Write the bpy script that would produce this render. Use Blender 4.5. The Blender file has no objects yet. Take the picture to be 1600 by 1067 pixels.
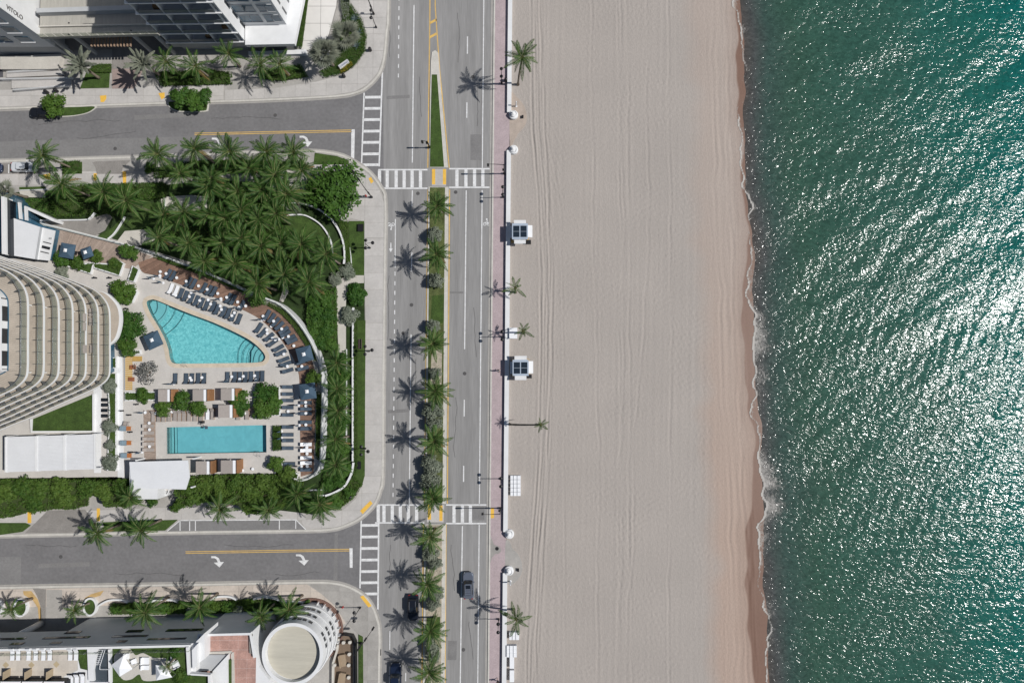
import bpy, bmesh, math, random
import numpy as np
from mathutils import Vector, Matrix
from mathutils.geometry import tessellate_polygon

random.seed(7)
R = math.radians
scene = bpy.context.scene
COL = scene.collection

# ------------------------------------------------------------------ camera
CAM_H = 125.5
TILT = R(2.82)
FPX = 1066.67
cd = bpy.data.cameras.new('camera')
cd.lens = 24.0; cd.sensor_width = 36.0; cd.sensor_fit = 'HORIZONTAL'
cd.clip_start = 1.0; cd.clip_end = 2000.0
cam = bpy.data.objects.new('camera', cd); COL.objects.link(cam)
cam.location = (0, 0, CAM_H); cam.rotation_euler = (TILT, 0, 0)
scene.camera = cam

# ------------------------------------------------------------------ sky and sun
SUN_EL = R(49.0)
world = bpy.data.worlds.new('World'); scene.world = world; world.use_nodes = True
wn = world.node_tree
sky = wn.nodes.new('ShaderNodeTexSky'); sky.sky_type = 'NISHITA'; sky.sun_disc = False
sky.sun_elevation = SUN_EL; sky.sun_rotation = R(90)
sky.air_density = 1.0; sky.dust_density = 0.6; sky.ozone_density = 1.0
bg = wn.nodes['Background']; bg.inputs['Strength'].default_value = 0.052
wn.links.new(sky.outputs[0], bg.inputs[0])
sd = bpy.data.lights.new('sun', 'SUN'); sd.energy = 4.1; sd.angle = R(0.53); sd.color = (1.0, 0.972, 0.93)
sun = bpy.data.objects.new('sun', sd); COL.objects.link(sun)
sun.location = (60, 0, 90); sun.rotation_euler = (0, R(90) - SUN_EL, R(0.6))
scene.view_settings.view_transform = 'Standard'
scene.view_settings.look = 'None'
scene.view_settings.exposure = 0.0
scene.view_settings.gamma = 1.0

# ------------------------------------------------------------------ survey helper: plan points at a real height
CT, ST = math.cos(TILT), math.sin(TILT)
def P(px, py, h=0.0):
    u = (px - 800.0) / FPX; v = -(py - 533.0) / FPX
    y = v * CT + ST; z = v * ST - CT
    s = (CAM_H - h) / -z
    return Vector((u * s, y * s, h))
def PL(pts, h=0.0):
    return [P(a, b, h) for a, b in pts]

# ------------------------------------------------------------------ materials
MATS = {}
def lin(c):
    return tuple(((v / 255.0) / 12.92 if v / 255.0 <= 0.04045 else ((v / 255.0 + 0.055) / 1.055) ** 2.4) for v in c)
def mat(name, col, rough=0.8, var=0.12, scale=0.6, bump=0.0, bscale=6.0, metal=0.0, spec=0.35, rand=0.0, fine=0.0, stretch=None, coord='pos'):
    """procedural surface: base colour broken up by two noises, optional per-object variation and fine relief"""
    if name in MATS: return MATS[name]
    m = bpy.data.materials.new(name); m.use_nodes = True
    nt = m.node_tree; N = nt.nodes; L = nt.links
    b = N['Principled BSDF']
    b.inputs['Roughness'].default_value = rough; b.inputs['Metallic'].default_value = metal
    b.inputs['Specular IOR Level'].default_value = spec
    if coord == 'pos':
        g = N.new('ShaderNodeNewGeometry'); src = g.outputs['Position']
    else:
        g = N.new('ShaderNodeTexCoord'); src = g.outputs['Object']
    if stretch:
        mp = N.new('ShaderNodeMapping'); mp.inputs['Scale'].default_value = stretch
        L.new(src, mp.inputs[0]); src = mp.outputs[0]
    n1 = N.new('ShaderNodeTexNoise'); n1.inputs['Scale'].default_value = scale; n1.inputs['Detail'].default_value = 6
    n1.inputs['Roughness'].default_value = 0.65
    L.new(src, n1.inputs['Vector'])
    mr = N.new('ShaderNodeMapRange'); mr.inputs[1].default_value = 0.25; mr.inputs[2].default_value = 0.75
    mr.inputs[3].default_value = 1 - var; mr.inputs[4].default_value = 1 + var
    L.new(n1.outputs['Fac'], mr.inputs[0])
    val = mr.outputs[0]
    if fine:
        n2 = N.new('ShaderNodeTexNoise'); n2.inputs['Scale'].default_value = scale * 9; n2.inputs['Detail'].default_value = 3
        L.new(src, n2.inputs['Vector'])
        m2 = N.new('ShaderNodeMapRange'); m2.inputs[1].default_value = 0.3; m2.inputs[2].default_value = 0.7
        m2.inputs[3].default_value = 1 - fine; m2.inputs[4].default_value = 1 + fine
        L.new(n2.outputs['Fac'], m2.inputs[0])
        mm = N.new('ShaderNodeMath'); mm.operation = 'MULTIPLY'; L.new(val, mm.inputs[0]); L.new(m2.outputs[0], mm.inputs[1]); val = mm.outputs[0]
    if rand:
        oi = N.new('ShaderNodeObjectInfo')
        m3 = N.new('ShaderNodeMapRange'); m3.inputs[3].default_value = 1 - rand; m3.inputs[4].default_value = 1 + rand
        L.new(oi.outputs['Random'], m3.inputs[0])
        mm = N.new('ShaderNodeMath'); mm.operation = 'MULTIPLY'; L.new(val, mm.inputs[0]); L.new(m3.outputs[0], mm.inputs[1]); val = mm.outputs[0]
    vm = N.new('ShaderNodeVectorMath'); vm.operation = 'SCALE'; vm.inputs[0].default_value = col
    L.new(val, vm.inputs['Scale']); L.new(vm.outputs[0], b.inputs['Base Color'])
    if bump:
        n3 = N.new('ShaderNodeTexNoise'); n3.inputs['Scale'].default_value = bscale; n3.inputs['Detail'].default_value = 4
        L.new(src, n3.inputs['Vector'])
        bp = N.new('ShaderNodeBump'); bp.inputs['Strength'].default_value = bump; bp.inputs['Distance'].default_value = 0.05
        L.new(n3.outputs['Fac'], bp.inputs['Height']); L.new(bp.outputs[0], b.inputs['Normal'])
    MATS[name] = m
    return m

def leafmat(name, c1, c2, rough=0.5, trans=0.25):
    """leaf: colour between two greens per object and across the clump, a little light passing through"""
    if name in MATS: return MATS[name]
    m = bpy.data.materials.new(name); m.use_nodes = True
    nt = m.node_tree; N = nt.nodes; L = nt.links
    b = N['Principled BSDF']; b.inputs['Roughness'].default_value = rough + .1; b.inputs['Specular IOR Level'].default_value = 0.2
    oi = N.new('ShaderNodeObjectInfo'); g = N.new('ShaderNodeNewGeometry')
    n1 = N.new('ShaderNodeTexNoise'); n1.inputs['Scale'].default_value = 1.7; n1.inputs['Detail'].default_value = 3
    L.new(g.outputs['Position'], n1.inputs['Vector'])
    a = N.new('ShaderNodeMath'); a.operation = 'MULTIPLY_ADD'; a.inputs[1].default_value = 1.6; a.inputs[2].default_value = -0.55
    L.new(n1.outputs['Fac'], a.inputs[0])
    s = N.new('ShaderNodeMath'); s.operation = 'MULTIPLY_ADD'; s.inputs[1].default_value = 0.5; s.use_clamp = True
    L.new(oi.outputs['Random'], s.inputs[0]); L.new(a.outputs[0], s.inputs[2])
    mx = N.new('ShaderNodeMix'); mx.data_type = 'RGBA'
    mx.inputs[6].default_value = (*c1, 1); mx.inputs[7].default_value = (*c2, 1)
    L.new(s.outputs[0], mx.inputs[0]); L.new(mx.outputs[2], b.inputs['Base Color'])
    tr = N.new('ShaderNodeBsdfTranslucent'); L.new(mx.outputs[2], tr.inputs['Color'])
    ms = N.new('ShaderNodeMixShader'); ms.inputs[0].default_value = trans
    L.new(b.outputs[0], ms.inputs[1]); L.new(tr.outputs[0], ms.inputs[2])
    L.new(ms.outputs[0], N['Material Output'].inputs['Surface'])
    MATS[name] = m
    return m

def glassmat(name, tint, fac=0.35, rough=0.05):
    """thin pane: mostly clear with a tinted gloss"""
    if name in MATS: return MATS[name]
    m = bpy.data.materials.new(name); m.use_nodes = True
    nt = m.node_tree; N = nt.nodes; L = nt.links
    b = N['Principled BSDF']; b.inputs['Base Color'].default_value = (*tint, 1); b.inputs['Roughness'].default_value = rough
    t = N.new('ShaderNodeBsdfTransparent'); t.inputs[0].default_value = (0.90, 0.92, 0.89, 1)
    ms = N.new('ShaderNodeMixShader'); ms.inputs[0].default_value = fac
    L.new(t.outputs[0], ms.inputs[1]); L.new(b.outputs[0], ms.inputs[2]); L.new(ms.outputs[0], N['Material Output'].inputs['Surface'])
    MATS[name] = m
    return m

# ------------------------------------------------------------------ mesh builder
class MB:
    def __init__(s): s.v = []; s.f = []
    def add(s, vs, fs):
        o = len(s.v); s.v += [tuple(v) for v in vs]; s.f += [tuple(i + o for i in f) for f in fs]; return s
    def box(s, c, d, rz=0.0, rx=0.0, ry=0.0):
        m = Matrix.Rotation(rz, 3, 'Z') @ Matrix.Rotation(ry, 3, 'Y') @ Matrix.Rotation(rx, 3, 'X')
        c = Vector(c); vs = []
        for x in (-.5, .5):
            for y in (-.5, .5):
                for z in (-.5, .5): vs.append(c + m @ Vector((x * d[0], y * d[1], z * d[2])))
        return s.add(vs, [(0, 1, 3, 2), (4, 6, 7, 5), (0, 4, 5, 1), (2, 3, 7, 6), (0, 2, 6, 4), (1, 5, 7, 3)])
    def prism(s, poly, z0, z1, holes=(), bottom=False):
        loops = [[Vector((p[0], p[1], 0)) for p in l] for l in [poly, *holes]]
        tris = tessellate_polygon(loops)
        flat = [p for l in loops for p in l]
        vs = [(p.x, p.y, z1) for p in flat]; fs = []
        for t in tris:
            a, b, c = (flat[i] for i in t)
            cr = (b.x - a.x) * (c.y - a.y) - (b.y - a.y) * (c.x - a.x)
            fs.append(tuple(t) if cr > 0 else tuple(reversed(t)))
        n = len(flat)
        if z0 is not None and z0 < z1:
            vs += [(p.x, p.y, z0) for p in flat]; o = 0
            for k, l in enumerate(loops):
                m = len(l)
                ar = sum(l[i].x * l[(i + 1) % m].y - l[(i + 1) % m].x * l[i].y for i in range(m))
                ccw = (ar > 0) == (k == 0)
                for i in range(m):
                    a, b = o + i, o + (i + 1) % m
                    fs.append((a, a + n, b + n, b) if ccw else (b, b + n, a + n, a))
                o += m
            if bottom: fs += [tuple(n + i for i in reversed(f)) for f in fs[:len(tris)]]
        return s.add(vs, fs)
    def ribbon(s, pts, w, z0, z1, closed=False):
        pts = [Vector((p[0], p[1], 0)) for p in pts]; n = len(pts); L_, R_ = [], []
        for i in range(n):
            a = pts[(i - 1) % n] if (closed or i) else pts[i]; b = pts[(i + 1) % n] if (closed or i < n - 1) else pts[i]
            d = (b - a).normalized(); q = Vector((-d.y, d.x, 0)) * w / 2
            L_.append(pts[i] + q); R_.append(pts[i] - q)
        vs = []
        for i in range(n):
            for p, z in ((L_[i], z0), (L_[i], z1), (R_[i], z1), (R_[i], z0)): vs.append((p.x, p.y, z))
        fs = []
        for i in range(n if closed else n - 1):
            j = (i + 1) % n
            for k in range(3): fs.append((4 * i + k, 4 * j + k, 4 * j + k + 1, 4 * i + k + 1))
        if not closed: fs += [(0, 1, 2, 3), (4 * n - 1, 4 * n - 2, 4 * n - 3, 4 * n - 4)]
        return s.add(vs, fs)
    def tube(s, pts, r, n=6, cap=True):
        pts = [Vector(p) for p in pts]; m = len(pts)
        rs = r if isinstance(r, (list, tuple)) else [r] * m
        vs = []; fs = []
        for i, p in enumerate(pts):
            d = (pts[min(i + 1, m - 1)] - pts[max(i - 1, 0)]).normalized()
            x = d.orthogonal().normalized() if abs(d.z) < 0.9 else Vector((1, 0, 0)); y = d.cross(x).normalized(); x = y.cross(d)
            for k in range(n):
                a = 2 * math.pi * k / n; vs.append(p + (x * math.cos(a) + y * math.sin(a)) * rs[i])
        for i in range(m - 1):
            for k in range(n): fs.append((i * n + k, i * n + (k + 1) % n, (i + 1) * n + (k + 1) % n, (i + 1) * n + k))
        if cap: fs += [tuple(reversed(range(n))), tuple((m - 1) * n + k for k in range(n))]
        return s.add(vs, fs)
    def lathe(s, prof, c=(0, 0, 0), n=20):
        vs = []; fs = []
        for r, z in prof:
            for k in range(n):
                a = 2 * math.pi * k / n; vs.append((c[0] + r * math.cos(a), c[1] + r * math.sin(a), c[2] + z))
        m = len(prof)
        for i in range(m - 1):
            for k in range(n): fs.append((i * n + k, i * n + (k + 1) % n, (i + 1) * n + (k + 1) % n, (i + 1) * n + k))
        fs += [tuple(reversed(range(n))), tuple((m - 1) * n + k for k in range(n))]
        return s.add(vs, fs)
    def mesh(s, name, m=None, smooth=False):
        me = bpy.data.meshes.new(name); me.from_pydata(s.v, [], s.f); me.update()
        if m: me.materials.append(m)
        if smooth:
            me.polygons.foreach_set('use_smooth', [True] * len(me.polygons))
        return me
    def build(s, name, m, parent=None, smooth=False, loc=None):
        return link(s.mesh(name, m, smooth), name, parent, loc)

def link(me, name, parent=None, loc=None, rot=None, scale=None):
    o = bpy.data.objects.new(name, me); COL.objects.link(o)
    if parent is not None: o.parent = parent
    if loc is not None: o.location = loc
    if rot is not None: o.rotation_euler = rot
    if scale is not None: o.scale = scale
    return o
def tag(o, label, cat, group=None):
    o['label'] = label; o['category'] = cat
    if 'kind' not in o: o['kind'] = 'thing'
    if group: o['group'] = group
    return o
def thing(name, label, cat, loc=(0, 0, 0), rz=0.0, group=None, scale=None):
    o = bpy.data.objects.new(name, None); COL.objects.link(o); o.empty_display_size = 0.3
    o.location = loc; o.rotation_euler = (0, 0, rz)
    if scale is not None: o.scale = (scale,) * 3
    return tag(o, label, cat, group)
def struct(o): o['kind'] = 'structure'; return o
def stuff(o): o['kind'] = 'stuff'; return o
def copy_tree(o, parent=None):
    c = o.copy(); COL.objects.link(c); c.parent = parent
    for ch in o.children: copy_tree(ch, c)
    return c
ORD = ['first', 'second', 'third', 'fourth', 'fifth', 'sixth', 'seventh', 'eighth', 'ninth', 'tenth', 'eleventh', 'twelfth', 'thirteenth',
       'fourteenth', 'fifteenth', 'sixteenth', 'seventeenth', 'eighteenth', 'nineteenth', 'twentieth', 'twenty-first', 'twenty-second']

def smooth(pts, k=6, closed=False):
    """Catmull-Rom through plan points"""
    out = []; n = len(pts); pts = [Vector(p) for p in pts]
    rng = range(n if closed else n - 1)
    for i in rng:
        p0 = pts[(i - 1) % n] if (closed or i) else pts[0]; p1 = pts[i]; p2 = pts[(i + 1) % n]
        p3 = pts[(i + 2) % n] if (closed or i + 2 < n) else pts[-1]
        for j in range(k):
            t = j / k
            out.append(0.5 * ((2 * p1) + (p2 - p0) * t + (2 * p0 - 5 * p1 + 4 * p2 - p3) * t * t + (3 * p1 - p0 - 3 * p2 + p3) * t ** 3))
    if not closed: out.append(pts[-1])
    return out
def resample(pts, n):
    pts = [Vector(p) for p in pts]; d = [0.0]
    for a, b in zip(pts, pts[1:]): d.append(d[-1] + (b - a).length)
    out = []; j = 0
    for i in range(n):
        t = d[-1] * i / (n - 1)
        while j < len(pts) - 2 and d[j + 1] < t: j += 1
        q = (t - d[j]) / max(d[j + 1] - d[j], 1e-9); out.append(pts[j].lerp(pts[j + 1], min(max(q, 0), 1)))
    return out
def clip(poly, x0, y0, x1, y1):
    for ax, v, sg in ((0, x0, 1), (0, x1, -1), (1, y0, 1), (1, y1, -1)):
        out = []; n = len(poly)
        for i in range(n):
            a, b = poly[i], poly[(i + 1) % n]
            da, db = (a[ax] - v) * sg, (b[ax] - v) * sg
            if da >= 0: out.append(a)
            if (da >= 0) != (db >= 0):
                t = da / (da - db); out.append((a[0] + (b[0] - a[0]) * t, a[1] + (b[1] - a[1]) * t))
        poly = out
        if len(poly) < 3: return []
    return poly
def area(p): return abs(sum(p[i][0] * p[(i + 1) % len(p)][1] - p[(i + 1) % len(p)][0] * p[i][1] for i in range(len(p)))) / 2
def inside(p, poly):
    x, y = p[0], p[1]; c = False; n = len(poly); j = n - 1
    for i in range(n):
        if (poly[i][1] > y) != (poly[j][1] > y) and x < (poly[j][0] - poly[i][0]) * (y - poly[i][1]) / (poly[j][1] - poly[i][1]) + poly[i][0]: c = not c
        j = i
    return c
def slabs(poly, cw, ch, z0, z1, m, parent, name='slab', gap=0.05, limit=290, origin=(0.0, 0.0)):
    """lay separate slabs over a plan polygon, cut to its outline"""
    poly = [(p[0], p[1]) for p in poly]
    xs = [p[0] for p in poly]; ys = [p[1] for p in poly]; k = 0
    x = origin[0] + math.floor((min(xs) - origin[0]) / cw) * cw
    while x < max(xs):
        y = origin[1] + math.floor((min(ys) - origin[1]) / ch) * ch
        while y < max(ys):
            q = clip(poly, x + gap / 2, y + gap / 2, x + cw - gap / 2, y + ch - gap / 2)
            if q and area(q) > 0.15 and k < limit:
                MB().prism(q, z0, z1 + random.uniform(-.004, .004)).build(name, m, parent); k += 1
            y += ch
        x += cw
    return k
# ------------------------------------------------------------------ palette
M_ASPH = mat('asphalt_avenue', (0.252, 0.247, 0.243), 0.9, 0.22, 0.3, 0.25, 22, fine=0.08, stretch=(2.2, 0.12, 1))
M_ASPH2 = mat('asphalt_side', (0.172, 0.168, 0.171), 0.9, 0.14, 0.2, 0.25, 22, fine=0.1)
M_ASPH3 = mat('asphalt_patch', (0.20, 0.196, 0.195), 0.9, 0.12, 0.3, 0.2, 22, fine=0.08)
M_CONC = mat('concrete', (0.46, 0.44, 0.42), 0.85, 0.12, 0.35, 0.12, 12, rand=0.05, fine=0.05)
M_CONC2 = mat('concrete_old', (0.33, 0.315, 0.295), 0.88, 0.16, 0.4, 0.15, 12, rand=0.1, fine=0.06)
M_JOINT = mat('joint_grey', (0.2, 0.19, 0.18), 0.9, 0.15, 0.8)
M_KERB = mat('kerb_concrete', (0.52, 0.5, 0.46), 0.85, 0.14, 0.8, fine=0.1)
M_PAINTW = mat('road_paint_white', (0.66, 0.66, 0.66), 0.6, 0.22, 1.5, fine=0.2)
M_PAINTY = mat('road_paint_yellow', (0.62, 0.40, 0.11), 0.65, 0.2, 1.3, fine=0.12)
M_TACT = mat('tactile_yellow', (0.74, 0.44, 0.07), 0.7, 0.12, 1.5, fine=0.1)
M_PINK = mat('pink_pavers', (0.40, 0.325, 0.335), 0.85, 0.13, 0.5, 0.2, 18, fine=0.1)
M_PAVE = mat('grey_pavers', (0.24, 0.225, 0.21), 0.85, 0.16, 0.6, 0.2, 14, fine=0.14)
M_WHITE = mat('white_stucco', (0.68, 0.685, 0.69), 0.65, 0.07, 0.5, 0.05, 8)
M_WHITE2 = mat('white_membrane', (0.66, 0.67, 0.69), 0.7, 0.05, 0.35, fine=0.02)
M_GREYW = mat('grey_stucco', (0.40, 0.41, 0.42), 0.8, 0.08, 0.4)
M_STONE = mat('pool_stone', (0.50, 0.475, 0.445), 0.8, 0.1, 0.45, 0.08, 10, fine=0.05, rand=0.03)
M_STONE2 = mat('coping_stone', (0.54, 0.465, 0.365), 0.75, 0.16, 0.9, fine=0.08)
M_CREAM = mat('cream_stone', (0.50, 0.475, 0.43), 0.8, 0.1, 0.5, fine=0.06)
M_TAN = mat('terrace_tan', (0.42, 0.365, 0.305), 0.8, 0.12, 0.7, fine=0.08)
M_DECK = mat('ipe_wood', (0.235, 0.145, 0.105), 0.65, 0.2, 1.2, rand=0.2, fine=0.14)
M_DECKG = mat('weathered_wood', (0.34, 0.27, 0.225), 0.75, 0.18, 1.0, rand=0.15, fine=0.12)
M_WOOD = mat('warm_wood', (0.36, 0.20, 0.09), 0.6, 0.2, 2.0, fine=0.1)
M_WOODY = mat('yellow_wood', (0.50, 0.32, 0.10), 0.65, 0.15, 1.0, stretch=(1, 6, 1), fine=0.1)
M_BLACK = mat('black_metal', (0.02, 0.02, 0.022), 0.45, 0.1, 2.0, metal=0.3)
M_DARK = mat('dark_opening', (0.02, 0.022, 0.026), 0.5, 0.2, 1.0)
M_STEEL = mat('brushed_steel', (0.45, 0.46, 0.48), 0.35, 0.08, 3.0, metal=0.8)
M_BAND = mat('balcony_band', (0.60, 0.585, 0.56), 0.7, 0.07, 0.5)
M_GLASSB = mat('window_glass_blue', (0.040, 0.105, 0.160), 0.06, 0.5, 0.4, spec=0.6)
M_GLASSD = mat('window_glass_dark', (0.012, 0.016, 0.022), 0.06, 0.4, 0.5, spec=0.6)
M_NAVY = mat('navy_fabric', (0.056, 0.080, 0.110), 0.85, 0.12, 3.0, rand=0.12)
M_NAVYC = mat('navy_canvas', (0.050, 0.088, 0.130), 0.8, 0.1, 2.0, rand=0.08)
M_TAUPE = mat('taupe_fabric', (0.33, 0.295, 0.27), 0.85, 0.1, 3.0, rand=0.1)
M_TOWEL = mat('white_fabric', (0.78, 0.79, 0.81), 0.85, 0.05, 3.0)
M_GRASS = mat('lawn_grass', (0.046, 0.082, 0.017), 0.95, 0.4, 0.7, 0.9, 16, fine=0.35)
M_GRASS2 = mat('dry_groundcover', (0.085, 0.105, 0.035), 0.95, 0.5, 0.6, 0.9, 10, fine=0.4)
M_COVER = mat('dark_groundcover', (0.022, 0.042, 0.010), 0.95, 0.5, 0.8, 0.9, 9, fine=0.45)
M_SOIL = mat('mulch_soil', (0.12, 0.085, 0.055), 0.95, 0.35, 1.1, 0.6, 12, fine=0.25)
M_SHELL = mat('shell_mulch', (0.36, 0.32, 0.25), 0.95, 0.4, 1.4, 0.6, 9, fine=0.35)
M_TRUNK = mat('palm_bark', (0.20, 0.165, 0.13), 0.9, 0.25, 3.0, 0.5, 12)
M_BARK = mat('tree_bark', (0.12, 0.09, 0.065), 0.9, 0.25, 3.0, 0.5, 12)
M_PINKT = mat('pink_terrace_tile', (0.40, 0.24, 0.20), 0.8, 0.3, 0.7, 0.1, 10, fine=0.14)
M_GLASSRAIL = glassmat('balustrade_glass', (0.40, 0.41, 0.37), 0.22)

# ------------------------------------------------------------------ beach and sea
def wobble(y, seed, amp, n=7, l0=60.0):
    r = np.random.RandomState(seed); out = np.zeros_like(y, dtype=float)
    for k in range(n):
        out += amp / (k + 1) * np.sin(y * 2 * math.pi / (l0 / (1.0 + k * 1.35)) + r.rand() * 7)
    return out
shore_pts = [(1150, -300), (1157, 0), (1166, 150), (1166, 280), (1178, 420), (1182, 560), (1190, 720), (1196, 850), (1200, 1000), (1203, 1300)]
_sw = PL(shore_pts)
SY = np.array([p.y for p in _sw][::-1]); SX = np.array([p.x for p in _sw][::-1])
def shore(y): return np.interp(y, SY, SX) + wobble(y, 3, 0.26, 7, 40)
SEA_Z = -0.42
def sand_z(x, y):
    d = shore(y) - x                       # metres inland of the waterline
    z = np.where(d > 9, 0.02, np.where(d > 0, 0.02 + (SEA_Z - 0.02) * ((9 - d) / 9) ** 1.6, SEA_Z + d * 0.11))
    return np.maximum(z, -3.0)
def grid_mesh(name, xs, ys, Z, m, attrs=None, smooth=True):
    nx, ny = len(xs), len(ys)
    X, Y = np.meshgrid(xs, ys)
    co = np.stack([X, Y, Z], -1).reshape(-1, 3).astype(np.float32)
    i = np.arange((nx - 1) * (ny - 1)); r, c = i // (nx - 1), i % (nx - 1)
    a = r * nx + c; fc = np.stack([a, a + 1, a + nx + 1, a + nx], -1).astype(np.int32)
    me = bpy.data.meshes.new(name); me.vertices.add(len(co)); me.vertices.foreach_set('co', co.ravel())
    me.loops.add(fc.size); me.loops.foreach_set('vertex_index', fc.ravel())
    me.polygons.add(len(fc)); me.polygons.foreach_set('loop_start', np.arange(0, fc.size, 4, dtype=np.int32))
    me.polygons.foreach_set('use_smooth', np.full(len(fc), smooth))
    me.update(calc_edges=True); me.materials.append(m)
    for k, v in (attrs or {}).items():
        at = me.attributes.new(k, 'FLOAT', 'POINT'); at.data.foreach_set('value', v.ravel().astype(np.float32))
    return link(me, name)

def sand_material():
    m = bpy.data.materials.new('beach_sand'); m.use_nodes = True
    N = m.node_tree.nodes; L = m.node_tree.links; b = N['Principled BSDF']
    b.inputs['Specular IOR Level'].default_value = 0.2
    g = N.new('ShaderNodeNewGeometry'); at = N.new('ShaderNodeAttribute'); at.attribute_name = 'wet'
    tn = N.new('ShaderNodeAttribute'); tn.attribute_name = 'tone'
    n1 = N.new('ShaderNodeTexNoise'); n1.inputs['Scale'].default_value = 0.09; n1.inputs['Detail'].default_value = 5
    L.new(g.outputs['Position'], n1.inputs['Vector'])
    dry = N.new('ShaderNodeMix'); dry.data_type = 'RGBA'
    dry.inputs[6].default_value = (0.338, 0.306, 0.280, 1); dry.inputs[7].default_value = (0.408, 0.368, 0.335, 1)
    L.new(n1.outputs['Fac'], dry.inputs[0])
    red = N.new('ShaderNodeMix'); red.data_type = 'RGBA'; red.inputs[7].default_value = (0.40, 0.305, 0.252, 1)
    L.new(tn.outputs['Fac'], red.inputs[0]); L.new(dry.outputs[2], red.inputs[6])
    wet = N.new('ShaderNodeMix'); wet.data_type = 'RGBA'; wet.inputs[7].default_value = (0.180, 0.106, 0.078, 1)
    L.new(at.outputs['Fac'], wet.inputs[0]); L.new(red.outputs[2], wet.inputs[6])
    n2 = N.new('ShaderNodeTexNoise'); n2.inputs['Scale'].default_value = 2.3; n2.inputs['Detail'].default_value = 5; n2.inputs['Roughness'].default_value = 0.7
    mp = N.new('ShaderNodeMapping'); mp.inputs['Scale'].default_value = (1.6, 0.9, 1)
    L.new(g.outputs['Position'], mp.inputs[0]); L.new(mp.outputs[0], n2.inputs['Vector'])
    mr = N.new('ShaderNodeMapRange'); mr.inputs[1].default_value = 0.3; mr.inputs[2].default_value = 0.7; mr.inputs[3].default_value = 0.93; mr.inputs[4].default_value = 1.07
    L.new(n2.outputs['Fac'], mr.inputs[0])
    vs = N.new('ShaderNodeVectorMath'); vs.operation = 'SCALE'; L.new(wet.outputs[2], vs.inputs[0]); L.new(mr.outputs[0], vs.inputs['Scale'])
    L.new(vs.outputs[0], b.inputs['Base Color'])
    rr = N.new('ShaderNodeMapRange'); rr.inputs[3].default_value = 0.95; rr.inputs[4].default_value = 0.45; L.new(at.outputs['Fac'], rr.inputs[0]); L.new(rr.outputs[0], b.inputs['Roughness'])
    inv = N.new('ShaderNodeMath'); inv.operation = 'MULTIPLY_ADD'; inv.inputs[1].default_value = -0.5; inv.inputs[2].default_value = 0.55; L.new(at.outputs['Fac'], inv.inputs[0])
    bp = N.new('ShaderNodeBump'); bp.inputs['Distance'].default_value = 0.12; L.new(inv.outputs[0], bp.inputs['Strength']); L.new(n2.outputs['Fac'], bp.inputs['Height'])
    L.new(bp.outputs[0], b.inputs['Normal'])
    return m

xs = np.concatenate([np.arange(-1.6, 50, 0.17), np.arange(50, 120, 2.0)])
ys = np.concatenate([np.arange(-110, -66, 1.5), np.arange(-66, 76, 0.2), np.arange(76, 120, 1.5)])
X, Y = np.meshgrid(xs, ys)
Z = sand_z(X, Y)
rs = np.random.RandomState(5)
dry_mask = np.clip((shore(Y) - X - 5) / 4, 0, 1)
# trodden, dimpled surface: filtered noise made from many short random waves
def spectrum(X, Y, lmin, lmax, n, seed, direc=None, spread=math.pi):
    r = np.random.RandomState(seed); out = np.zeros_like(X)
    for k in range(n):
        l = lmin * (lmax / lmin) ** r.rand(); a = (direc if direc is not None else 0) + (r.rand() - .5) * 2 * spread
        kx, ky = math.cos(a) * 2 * math.pi / l, math.sin(a) * 2 * math.pi / l
        out += np.sin(X * kx + Y * ky + r.rand() * 6.283) * l ** 0.7
    return out / math.sqrt(n)
dim = spectrum(X, Y, 0.55, 1.05, 40, 11)
big = spectrum(X, Y, 6, 22, 10, 12)
amp = np.clip(0.55 + 0.45 * np.sin(big * 0.35), 0.12, 1)
rake = spectrum(X, Y, 0.7, 1.8, 22, 13, 0.0, 0.045)
Z += (dim * 0.019 * amp + rake * 0.0055 + rs.rand(*X.shape) * 0.018) * dry_mask
# tyre ruts running along the beach
def px_curve(pts):
    q = PL(pts); yy = np.array([p.y for p in q][::-1]); xx = np.array([p.x for p in q][::-1]); return lambda y: np.interp(y, yy, xx)
def rut(pts, w=0.16, dep=0.055, seed=0, y0=None, y1=None, wob=0.05):
    f = px_curve(pts); d = X - (f(Y) + wobble(Y, seed, wob, 4, 30))
    s = np.exp(-(d / w) ** 2) - 0.55 * np.exp(-((np.abs(d) - 2.0 * w) / w) ** 2)
    s = s * np.clip(0.75 + wobble(Y, seed + 300, 0.35, 5, 37), 0.15, 1.3)
    if y0 is not None:
        lo, hi = P(800, y1).y, P(800, y0).y; s *= np.clip((Y - lo) / 3, 0, 1) * np.clip((hi - Y) / 3, 0, 1)
    return -dep * s
base = [(0, -300), (0, 0), (3, 200), (11, 300), (16, 420), (15, 600), (11, 720), (2, 850), (-6, 1000), (-10, 1300)]
for k, off in enumerate((835, 839, 843.5, 847, 829)):
    Z += rut([(off + dx, y) for dx, y in base], 0.17, 0.105 if k else 0.085, 20 + k)
Z += rut([(851, -300), (852, 120), (853, 200), (866, 260), (876, 330), (880, 500), (884, 1300)], 0.15, 0.03, 31)
Z += rut([(805, 300), (808, 250), (816, 210), (830, 190), (838, 160)][::-1], 0.15, 0.03, 30, 160, 300)
Z += rut([(812, 310), (815, 262), (824, 228), (838, 205), (846, 165)][::-1], 0.15, 0.03, 33, 165, 310)
for k, (a, b2) in enumerate(((962, 968), (966, 972), (976, 984), (1006, 990), (920, 936), (1040, 1048))):
    Z += rut([(a, -300), (a + 8, 400), (b2, 700), (b2 - 6, 1300)], 0.2, 0.034, 40 + k, wob=0.15)
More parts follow.
